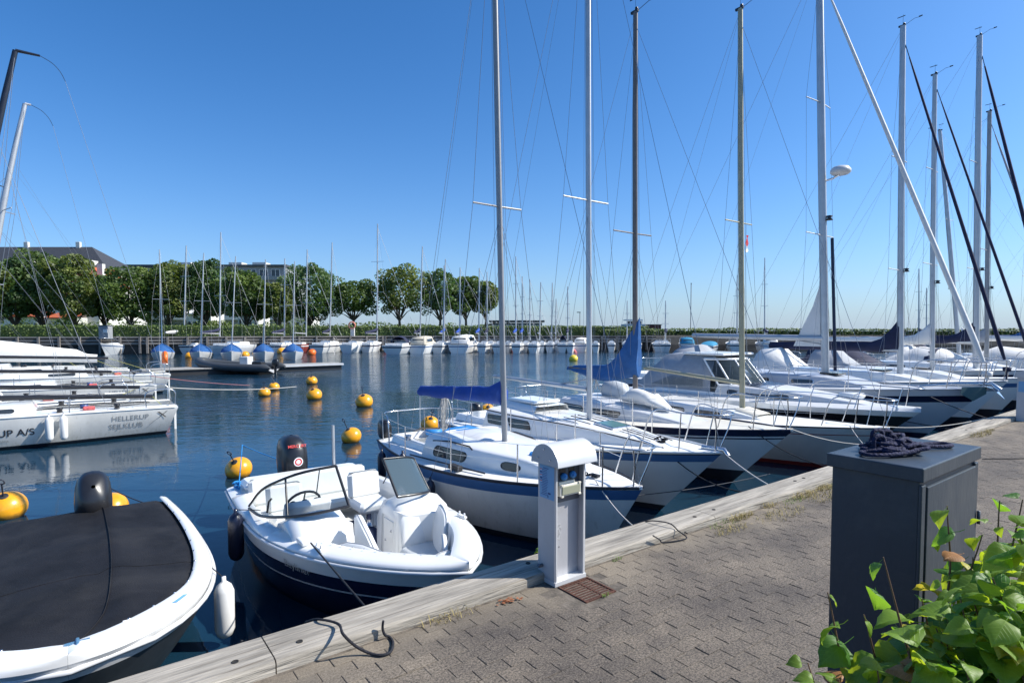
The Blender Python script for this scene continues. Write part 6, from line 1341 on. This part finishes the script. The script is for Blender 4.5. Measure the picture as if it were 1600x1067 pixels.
TR=[(-22,402,85,80,'tree at the far left edge behind the boom covers'),(25,398,80,82,'broad tree in front of the dark hipped roof, far left'),(68,386,84,84,'tallest tree before the dark hipped roof'),(118,390,74,82,'tree left of the orange gable'),(163,425,60,88,'low tree right of the orange gable'),(205,410,84,84,'tree before the flat roofed block, left of the first pontoon mast'),(262,404,78,86,'tree behind the leftmost blue covered keelboat'),(320,400,76,88,'tree behind the tall twin masts'),(385,417,76,86,'tree before the middle of the flat roofed block'),(436,438,50,84,'narrow low tree at the right end of the flat roofed block'),(484,409,88,88,'large dark tree right of the flat roofed block'),(553,436,84,90,'low spreading tree with sky showing under it'),(624,413,88,90,'tall round tree beside the tall single mast'),(688,419,74,92,'tree behind the beige canopied motorboat'),(728,428,56,94,'slim tree behind the white canopied motorboat'),(760,436,54,95,'last tree of the row, left of the dark pavilion')]
for i,(px,yt,w_,D,lab) in enumerate(TR): tree(px,yt,w_,D,lab,ybase=504 if px<520 else 493,seed=40+i,n=6400 if px<520 else 4600)
# hedge along the promenade
hd=MB(); r=random.Random(77); a=off(3.4); 
for i in range(1,len(a)-1):
    A,B=Vector((a[i][0],a[i][1],TZ)),Vector((a[i+1][0],a[i+1][1],TZ)); L=(B-A).length; n=(B-A).normalized(); m_=Vector((-n.y,n.x,0))
    for k in range(int(L*75)):
        s_=r.random()*L; f=r.random(); zz=r.uniform(.1,1.3) if f<.55 else 1.3; dd=0 if f<.55 else r.uniform(0,.9)
        q=A+n*s_+m_*(dd+r.uniform(-.08,.08))+Vector((0,0,zz+r.uniform(-.09,.09))); aa=Vector((r.gauss(0,1),r.gauss(0,1),r.gauss(0,1))).normalized()*.12; bb=aa.orthogonal().normalized()*.09
        hd.poly([q+aa,q+bb,q-aa,q-bb],0 if r.random()<.4 else 1 if r.random()<.8 else 2,True)
hg=hd.obj('hedge',fol); tag(hg,'long clipped hedge along the far promenade',"hedge",None)
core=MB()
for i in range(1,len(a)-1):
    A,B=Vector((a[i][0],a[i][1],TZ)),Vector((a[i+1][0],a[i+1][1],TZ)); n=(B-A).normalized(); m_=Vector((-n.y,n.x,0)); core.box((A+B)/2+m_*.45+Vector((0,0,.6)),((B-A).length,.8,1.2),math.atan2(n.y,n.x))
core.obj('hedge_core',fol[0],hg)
for i,(px,D,w_,h_,lab) in enumerate(((40,90,34,2.6,'mass of low shrubs behind the hedge, far left'),(240,90,40,2.2,'low shrubs behind the hedge below the flat roofed block'),(430,92,34,2.4,'low shrubs behind the hedge below the large dark tree'),(600,98,30,2.0,'low shrubs behind the hedge below the round trees'),(720,100,26,2.0,'low shrubs behind the hedge near the dark pavilion'))):
    g=AT(px,515,D); mb=MB(); rr=random.Random(i)
    for k in range(14): leaf_cloud(mb,(rr.uniform(-w_/2,w_/2)*.62,rr.uniform(-1.5,1.5),rr.uniform(.5,h_*.7)),2.2,1.2,h_*.45,180,rr,.17,rr.choice((0,1,1,2)))
    o=mb.obj('shrubbery',fol); o.location=(g.x,g.y,TZ); tag(o,lab,'shrubs',None,'stuff')
# buildings
def facade(t,wall_m,x0,x1,z0,z1,y,nx,nz,ww,wh,wm,gm,depth=.15,face=-1):
    for i in range(nx):
        for j in range(nz):
            x=x0+(x1-x0)*(i+.5)/nx; z=z0+(z1-z0)*(j+.55)/nz
            f=MB(); 
            for dx in (-ww/2,ww/2,0): f.box((x+dx,y-.04,z),(.10,.10,wh+.1))
            for dz in (-wh/2,wh/2): f.box((x,y-.045,z+dz),(ww+.1,.10,.10))
            o=f.obj('window',wm,t); MB().box((x,y-.012,z),(ww,.03,wh)).obj('pane',gm,o)
brickm=mat('yellow grey brick wall',(.30,.27,.23),.9,var=.12,scale=6); plaster=mat('white plaster',(.62,.61,.57),.85,var=.06); slate=mat('dark slate roof',(.045,.048,.055),.6,var=.2,scale=3,stretch=(1,1,4)); redt=mat('orange roof tiles',(.42,.10,.035),.8,var=.2,scale=5); wfr=mat('white window frame',(.68,.68,.66),.5); gl=mat('dark window glass',(.04,.05,.06),.06,var=.3); dkw=mat('dark grey cladding',(.07,.075,.08),.7,var=.2); conc=mat('grey concrete facade',(.26,.27,.28),.85,var=.12,scale=1)
def bld(name,px0,px1,D,label,rz=0,cat='building'):
    a=AT(px0,515,D); b=AT(px1,515,D); t=empty(name,(a.x,a.y,TZ),rz,label,cat); return t,(b.x-a.x)
def hz(y,D): return AT(800,y,D).z-TZ
t,w=bld('manor_building',-110,172,118,'long pale building under a dark hipped slate roof, far left'); he,hr=hz(424,118),hz(386,124)
MB().box((w/2,6,he/2),(w,12,he)).obj('wall',plaster,t)
mb=MB(); mb.poly([(-.4,-.4,he),(w+.4,-.4,he),(w-7.5,6,hr),(-.4,6,hr)]); mb.poly([(w+.4,-.4,he),(w+.4,12.4,he),(w-7.5,6,hr)]); mb.poly([(w+.4,12.4,he),(-.4,12.4,he),(-.4,6,hr),(w-7.5,6,hr)]); mb.box((w/2,-.45,he-.1),(w+.9,.15,.25)); rf=mb.obj('roof',slate,t)
for x in (w*.42,w*.72): bev(MB().box((x,6,hr+.4),(.9,.6,1.3)).obj('chimney',plaster,rf),.05)
for x in (w*.55,w*.66,w*.78,w*.88):
    d=MB(); d.box((x,.9,he+1.3),(2.2,2.0,1.9)); dm=d.obj('dormer',plaster,rf); MB().box((x,-.12,he+1.3),(1.6,.05,1.2)).obj('dormer_window',gl,dm)
    for dx in (-.8,-.27,.27,.8): MB().box((x+dx,-.16,he+1.3),(.10,.05,1.3)).obj('glazing_bar',wfr,dm)
facade(t,plaster,2,w-1,1,he-1,0,12,3,1.5,1.7,wfr,gl)
t,w=bld('apartment_block',176,448,138,'long grey flat roofed apartment block behind the trees'); he=hz(417,138)
MB().box((w/2,7,he/2),(w,14,he)).obj('wall',conc,t); MB().box((w/2,7,he+.25),(w+.8,14.8,.5)).obj('roof_slab',dkw,t)
facade(t,conc,1,w-1,he-12.6,he,0,14,4,2.0,1.6,wfr,gl)
for j in range(4): MB().box((w/2,-.5,he-3.15*(j+1)+.45),(w-.5,1.0,.9)).obj('balcony_band',plaster if j%2 else conc,t)
for x in (w*.36,w*.66,w*.8): MB().box((x,6,he+1.0),(3.2,3,1.2)).obj('roof_plant',plaster,t)
t,w=bld('gabled_house',116,158,104,'house with a steep orange tiled gable between the left trees'); he,hr=hz(441,104),hz(415,104)
MB().box((w/2,4,he/2),(w*.9,8,he)).obj('wall',plaster,t)
mb=MB(); mb.poly([(-.2,-.3,he),(w*.62,-.3,he),(w*.42,-.2,hr),(.55,.0,hr-1.6)]); mb.poly([(w*.42,-.2,hr),(w+.2,-.3,he-.6),(w+.2,8,he-.6),(w*.42,8,hr)]); mb.poly([(-.2,-.3,he),(w*.42,-.2,hr),(w*.42,8,hr),(-.2,8,he)]); mb.obj('roof',redt,t)
MB().box((w*.78,2,hr-.6),(1.0,.8,2.2)).obj('chimney',plaster,t)
for x in (w*.75,w*.55): o=MB().box((x,-.05,he-1.6),(1.0,.12,1.3)).obj('window',wfr,t); MB().box((x,-.12,he-1.6),(.8,.03,1.1)).obj('pane',gl,o)
for i,(p0,p1,D,yt,lab,rm) in enumerate(((18,62,100,488,'low house with red brown roof and pale wall behind the hedge, far left',redt),(74,118,101,490,'long low annex with orange eaves between the trees, far left',redt),(292,330,108,484,'small white building under the trees left of centre',plaster),(372,404,105,478,'white boxy kiosk between trunks behind the pontoon boats',plaster),(428,486,112,487,'low white building with awnings behind the hedge, centre left',dkw))):
    t,w=bld('small_building',p0,p1,D,lab); he=hz(yt,D)-.7; MB().box((w/2,2.5,he/2),(w,5,he)).obj('wall',plaster,t)
    mb=MB(); mb.poly([(-.3,-.4,he),(w+.3,-.4,he),(w+.1,2.5,he+.9),(-.1,2.5,he+.9)]); mb.poly([(w+.3,5.4,he),(-.3,5.4,he),(-.1,2.5,he+.9),(w+.1,2.5,he+.9)]); mb.box((w/2,-.42,he-.08),(w+.7,.1,.18)); mb.obj('roof',rm,t)
    for k in range(4): x=w*(k+.5)/4; o=MB().box((x,-.03,he*.5),(w/7,.08,1.1)).obj('window',wfr,t); MB().box((x,-.08,he*.5),(w/7-.2,.03,.9)).obj('pane',gl,o)
t,w=bld('pavilion',768,847,98,'low dark flat roofed pavilion right of the last tree'); he=hz(501,98)
MB().box((w/2,3,he/2-.2),(w,6,he-.4)).obj('wall',dkw,t); MB().box((w/2,2.8,he-.1),(w+.8,7,.3)).obj('roof_slab',dkw,t)
for k in range(9): x=w*(k+.5)/9; o=MB().box((x,-.06,he-1.2),(w/10,.08,1.0)).obj('window',wfr,t); MB().box((x,-.11,he-1.2),(w/10-.2,.03,.8)).obj('pane',gl,o)
# breakwater on the right with its hedge
bwm=mat('dark breakwater stone',(.045,.045,.042),.9,var=.4,scale=.8,bump=.5)
mb=MB(); rows=[]
for k in range(60):
    x=18+k*4.2; n_=lambda s:noise.noise(Vector((x*.3,s,0)))*.25; y=80-.0*k
    rows.append([Vector((x,y+n_(0),-2)),Vector((x,y+.4+n_(1),-.2+n_(2))),Vector((x,y+1.0,.9+n_(3))),Vector((x,y+1.4,1.15)),Vector((x,y+8,1.15)),Vector((x,y+12,-2))])
mb.grid(rows,sm=False); struct(mb.obj('breakwater',bwm))
def bhedge(x0,x1,y,z0,z1,label,seed,dark=.5,m3=True):
    r=random.Random(seed); mb=MB(); L=x1-x0
    for k in range(int(L*90)):
        f=r.random(); zz=r.uniform(z0,z1) if f<.6 else z1; dd=0 if f<.6 else r.uniform(0,1.5); zz+=.18*noise.noise(Vector((k*.013,seed,0)))
        q=Vector((r.uniform(x0,x1),y+dd+r.uniform(-.1,.1),zz+r.uniform(-.1,.1))); q.z+=.22*noise.noise(Vector((q.x*.4,seed,0))); aa=Vector((r.gauss(0,1),r.gauss(0,1),r.gauss(0,1))).normalized()*.15; bb=aa.orthogonal().normalized()*.11
        mb.poly([q+aa,q+bb,q-aa,q-bb],0 if r.random()<dark else 1 if r.random()<.8 else 2,True)
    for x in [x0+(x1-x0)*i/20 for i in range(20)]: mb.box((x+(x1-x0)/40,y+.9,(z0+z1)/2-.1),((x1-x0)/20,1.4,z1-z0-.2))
    o=mb.obj('hedge',fol); return tag(o,label,'hedge',None,'stuff')
bhedge(4.5,13,84,TZ,2.35,'bright green hedge right of the dark pavilion',1,.15)
bhedge(13.2,44,81.5,1.0,1.95,'long dark hedge along the top of the breakwater',2,.45); bhedge(44.5,120,81.5,1.0,1.9,'hedge on the breakwater seen between the right hand masts',3,.45)
# harbour office beyond the breakwater and two sheds, lamps
t,w=bld('harbour_office',977,1008,150,'small white glazed lookout building beyond the breakwater'); MB().box((w/2,3,.6+.6),(w,6,2.2)).obj('wall',plaster,t); MB().box((w/2,3,3.4),(w*.8,5,.25)).obj('roof_slab',wfr,t)
for k in range(6): MB().box((w*.12+k*w*.15,.6,2.8),(.15,.15,1.2)).obj('post',wfr,t)
MB().box((w/2,.9,2.7),(w*.7,.05,.8)).obj('pane',gl,t)
t,w=bld('shed',1014,1033,120,'small red brown shed behind the brown mast'); MB().box((w/2,1.5,.7+.3),(w,3,1.6)).obj('wall',mat('red brown boards',(.14,.04,.03),.8),t); MB().box((w/2,1.5,1.9),(w+.3,3.4,.15)).obj('roof',dkw,t)
for px,D,yt,lab in ((906,92,488,'grey lamp post on the shore right of the second mast'),(1079,86,443,'thin flagpole behind the breakwater hedge')):
    g=AT(px,515,D); top=AT(px,yt,D).z; t=empty('lamp_post',(g.x,g.y,TZ),0,lab,'post'); MB().tube([(0,0,0),(0,0,top-TZ)],.06,6).obj('pole',alug,t); MB().box((-.2 if px<1000 else 0,0,top-TZ),(.6 if px<1000 else .12,.15,.12)).obj('head',dkw,t)
# items on the far promenade
g=AT(165,515,66.5); t=empty('grey_locker',(g.x,g.y,TZ),0,'grey service cabinet on the far promenade, left','cabinet'); bev(MB().box((0,0,.55),(1.1,.8,1.5)).obj('body',conc,t),.03); MB().box((.25,-.42,.7),(.5,.03,.4)).obj('panel',wfr,t); MB().box((0,0,1.34),(1.2,.9,.08)).obj('lid',dkw,t)
g=AT(551,515,76.6); t=empty('lifebuoy_post',(g.x,g.y,TZ),0,'white lifebuoy on its post on the far promenade','lifebuoy'); MB().box((0,0,.4),(.5,.3,1.5)).obj('post',plaster,t); MB().tube([(.42*math.cos(a_),-.3,1.45+.42*math.sin(a_)) for a_ in [k*2*math.pi/16 for k in range(17)]],.09,6).obj('ring',mat('lifebuoy',(.7,.25,.18),.5),t)
# ---------------------------------------------------------------- boats along the far quay
HF=rad(78)
def far_sail(px,wpx,label,mpx=None,ytop=None,hm=None,cover=None,y=551,base_y=None,dodger=None,lean=0.,hd=HF,bw=None):
    g=G(px,y,-1); D=g.y; B=wpx*D/900; L=B*3.0; h=Hull(L,B,1.05,1.3,1.05,tr=.86,bovh=.12,sovh=.04,offs=(0,.10,.16,.3),wlm=.72)
    t=empty('moored_sailboat',(g.x,g.y,WL),hd,label,'sailboat','sailboats moored along the far quay')
    h.build(t,[hm or white,navy if hm is None else white,boot],lambda s,j:0 if j!=2 else 1,n=12,m=3); deck(h,t,deckw,n=10)
    c,side,prof=cabin(h,t,white,L*.3,L*.8,B*.32,B*.14,.45,.6,n=10,fs=.6)
    pushpit(h,t,.6,1.0); bev(MB().box((L*.18,0,h.zs(.2)+.12),(L*.22,B*.75,.25)).obj('coaming',white,t),.05)
    if dodger:
        mb=MB(); rows=[[Vector((x,math.cos(a)*ww,h.zs(.3)+.1+math.sin(a)*hh)) for a in [k*math.pi/8 for k in range(9)]] for x,hh,ww in ((L*.22,.9,B*.36),(L*.3,1.05,B*.35),(L*.4,.2,B*.33))]; mb.grid(rows); mb.obj('spray_hood',dodger,t)
    if ytop:
        mx=L*.56; ca,sa=math.cos(hd),math.sin(hd); q=Vector((g.x+ca*mx,g.y+sa*mx,0)); 
        top=AT(mpx if mpx else px,ytop,q.y); foot=Vector((mx,0,h.zs(.56)+.4)); dx=top.x-q.x; tip=Vector((mx+(dx)*ca,-dx*sa,top.z-WL))
        # foot follows the pixel where the mast meets the deck
        bx=AT(base_y if base_y else (mpx or px),515,q.y).x-q.x; foot=Vector((mx+bx*ca,-bx*sa,foot.z))
        MB().tube([foot,tip],[.10,.065],6).obj('mast',alu,t)
        for k in (.42,.68):
            for s_ in (1,-1): MB().tube([foot.lerp(tip,k),foot.lerp(tip,k)+Vector((0,s_*B*.28,0))],.03,4).obj('spreader',alu,t)
        for s_ in (1,-1): MB().tube([h.at(mx,s_),foot.lerp(tip,.42)+Vector((0,s_*B*.28,0)),tip],.005,3,cap=False).obj('shroud',wirew,t)
        MB().tube([h.at(.2,0),tip],.006,3,cap=False).obj('backstay',wirew,t); MB().tube([h.at(L-.1,0),foot.lerp(tip,.97)],.018,4,cap=False).obj('forestay',greyw,t)
        MB().tube([foot+Vector((0,0,.9)),foot+Vector((-L*.36,0,1.0))],.08,6).obj('boom',alu,t)
        if cover: MB().tube(bez([foot+Vector((0,0,1.5)),foot+Vector((-L*.1,0,1.25)),foot+Vector((-L*.37,0,1.08))],4),[.14,.2,.2,.2,.19,.18,.16,.14,.10],7).obj('sail_cover',cover,t)
    return t
def far_motor(px,wpx,label,hm=None,can=None,y=552,hd=HF,glassy=True,L=None):
    g=G(px,y,-1); D=g.y; B=wpx*D/900; L=L or B*2.7; h=Hull(L,B,1.1,1.35,1.05,tr=.92,s0=.45,bl=2.3,bovh=.14,sovh=0,offs=(0,.12,.18,.3),wlm=.8)
    t=empty('moored_motorboat',(g.x,g.y,WL),hd,label,'motorboat','motorboats moored along the far quay')
    h.build(t,[hm or white,stripe],lambda s,j:0 if j!=2 else 1,n=12,m=3); deck(h,t,white,n=10)
    mb=MB(); rows=[]
    for x,a in ((L*.05,.1),(L*.08,1.3),(L*.45,1.5),(L*.58,.55),(L*.8,.2)):
        b=h.b(x/L)*.88; a=a*min(1.,B/3.1)*.85; rows.append([Vector((x,y_*b,h.zs(.3)+a*f)) for y_,f in ((-1,0),(-.97,.55),(-.78,.95),(0,1.04),(.78,.95),(.97,.55),(1,0))])
    mb.grid(rows); mb.poly(rows[1][::-1]); o=mb.obj('canopy',can or whitec,t)
    kk=min(1.,B/3.1)
    if glassy:
        for s_ in (1,-1): mb=MB(); mb.poly([(L*.14,s_*h.b(.14)*.885,h.zs(.3)+.42*kk),(L*.40,s_*h.b(.4)*.885,h.zs(.3)+.48*kk),(L*.40,s_*h.b(.4)*.82,h.zs(.3)+.95*kk),(L*.14,s_*h.b(.14)*.82,h.zs(.3)+.85*kk)]); mb.obj('canopy_window',gl,o)
        mb=MB(); mb.poly([(L*.065,-B*.30,h.zs(.3)+.35*kk),(L*.065,B*.30,h.zs(.3)+.35*kk),(L*.068,B*.28,h.zs(.3)+.85*kk),(L*.068,-B*.28,h.zs(.3)+.85*kk)]); mb.obj('rear_window',gl,o)
    railing(t,[(L*.6,h.b(.6)*.9,1.3),(L*.75,h.b(.75)*.9,1.8),(L,0,1.95),(L*.75,-h.b(.75)*.9,1.8),(L*.6,-h.b(.6)*.9,1.3)],.02,'bow_rail')
    return t
teal=mat('teal canvas cover',(.02,.22,.38),.8,var=.1)
# small cutter with its bow towards us
t=far_motor(208,30,'small white cutter with square wheelhouse, bow towards the camera, left of the masts',hd=rad(-90),y=552,glassy=True,can=white,L=5.6); 
far_sail(290,34,'white yacht with grey furled sail behind the leftmost yellow buoys',291,384,cover=whitec,base_y=287,y=553)
far_sail(340,40,'pair of pale hulls below the tallest mast, the left one',345,363,cover=navyc,base_y=343,y=554,hm=greyw); far_sail(366,26,'white round sterned yacht right of the tallest mast among pontoon boats',None,None,y=552)
far_sail(428,30,'pale yacht with dark folded cover behind the fourth blue covered boat',445,404,cover=navyc,base_y=444,y=552)
far_sail(459,30,'red hulled sailboat at the far quay',None,None,hm=mat('faded red hull',(.30,.06,.05),.4),y=551)
far_sail(494,30,'white yacht left of the slim leaning mast, far quay',480,390,base_y=478,y=552); far_sail(516,20,'narrow white hull squeezed behind the pontoon\'s end',519,379,cover=navyc,base_y=515,y=550)
far_sail(540,25,'white round sterned yacht beside the lifebuoy post',None,None,y=552,hm=white)
far_sail(612,40,'large yacht with navy topsides and broad white stern beside the tallest centre mast',590,350,cover=navyc,base_y=589,y=554,dodger=navyc)
far_motor(651,32,'motorboat with beige canopy at the far quay',can=beigec,y=553); far_sail(682,23,'white yacht with wide round stern between the two canopied motorboats',660,385,base_y=656,cover=navyc,y=552)
far_motor(716,36,'long motorboat with white canopy at the far quay',y=552); far_sail(752,17,'white stern just right of the white canopied motorboat',696,405,base_y=692,y=552)
far_sail(776,17,'white yacht stern left of the small sailboat\'s mast',719,418,base_y=718,cover=blue,y=552)
far_sail(806,17,'white yacht stern with blue boom cover right of the small sailboat\'s mast',749,419,base_y=748,cover=blue,y=552); far_sail(832,18,'white yacht stern with red ensign area below the pavilion',806,401,base_y=806,cover=blue,y=552)
far_sail(858,14,'slim white yacht right of the pavilion',828,437,base_y=828,y=551); far_sail(878,17,'white yacht with dark spray hood, right of the pavilion',845,441,base_y=843,dodger=navyc,y=551)
far_motor(906,22,'white canopied motorboat left of the second mast, far right end of the quay row',y=550)
for i,(px,yt,lab) in enumerate(((863,442,'slim sailboat hidden under the green hedge'),(869,467,'low masted sailboat by the green hedge'))): far_sail(px+6,12,lab,px,yt,base_y=px-1,y=549)
for px,wp,lab,kind,cv in ((955,13,'small white boat right of the second mast, below the breakwater','s',None),(978,14,'small white sailboat below the lookout building','s',None),(994,18,'small boat with white awning left of the blue sail cover','m',whitec),(1030,22,'low white open boat right of the brown mast','s',None),(1075,24,'small boat with bright blue canopy below the breakwater','m',teal),(1103,22,'small boat under a bright blue cover below the breakwater','c',teal),(1150,22,'white sailboat below the breakwater left of the golden mast','s',None),(1205,26,'white motorboat below the breakwater right of the golden mast','m',None)):
    if kind=='s': far_sail(px,wp,lab,px+2 if px in(978,1150) else None,(470 if px==978 else 430) if px in (978,1150) else None,y=550)
    elif kind=='m': far_motor(px,wp,lab,can=cv,y=551)
    else:
        g=G(px,550,-1); covered_far(lab,0,0,rad(60),cv,None,5,2.1,loc=(g.x,g.y,WL),group='small boats below the breakwater',hh=.4)
# px 1195 and beyond: slim masts far behind the near row
for px,yt,lab in ((1195,403,'distant sailboat right of the golden mast with a slim dark mast'),(1436,420,'distant sailboat, left of the pair of slim masts between the right hand yachts'),(1448,450,'distant sailboat, right of the pair of slim masts between the right hand yachts'),(1040,470,'distant small sailboat beside the brown mast')): far_sail(px,18,lab,px,yt,y=550,cover=navyc)
# EXTRA hulls that close the row
for px,wp,yt,lab in ((570,20,None,'low white hull between the lifebuoy post and the broad navy topsided yacht'),(634,16,None,'white stern tucked between the broad navy topsided yacht and the beige canopy'),(697,18,415,'white yacht close left of the long white canopied motorboat'),(735,15,None,'white stern close right of the long white canopied motorboat'),(764,13,425,'slim white stern between two yachts, below the last tree of the row'),(791,13,None,'white stern behind the small sailboat\'s mast'),(819,14,432,'white stern below the pavilion\'s left half'),(845,12,None,'white stern below the pavilion\'s right end'),(890,13,448,'white stern left of the white canopied motorboat by the hedge'),(930,12,None,'low white hull behind the second mast below the hedge')): far_sail(px,wp,lab,px-3,yt,y=551,cover=blue if px%2 else navyc)
# slanting mooring booms off the far quay
BL=['between the pontoon end and the round sterned yacht','just right of the lifebuoy post','at the left of the broad navy topsided yacht\'s stern','right of the broad navy topsided yacht\'s stern','left of the long white canopied motorboat','under the long white canopied motorboat\'s stern','by the small sailboat\'s mast, first of that pair','by the small sailboat\'s mast, second of that pair','left of the yacht below the pavilion','under the yacht right of the pavilion','below the white canopied motorboat left of the second mast']
for i,(px,dx,m) in enumerate(((513,10,greyw),(560,9,greyw),(598,7,pink),(638,5,pink),(704,8,pink),(724,9,pink),(795,7,pink),(803,7,greyw),(820,8,greyw),(862,10,greyw),(893,8,pink))):
    a=G(px,541,-.2); b=G(px+dx,552,-1.1); a.y=b.y+3
    tag(MB().tube([Vector((AT(px,541,b.y+2.5).x,b.y+2.5,AT(px,541,b.y+2.5).z)),b],.13,6).obj('mooring_boom',m),'slanting %s mooring boom %s'%('faded red' if m is pink else 'grey white',BL[i]),'mooring boom','%s mooring booms'%('faded red' if m is pink else 'grey white'))
C.render.resolution_x=1024; C.render.resolution_y=682
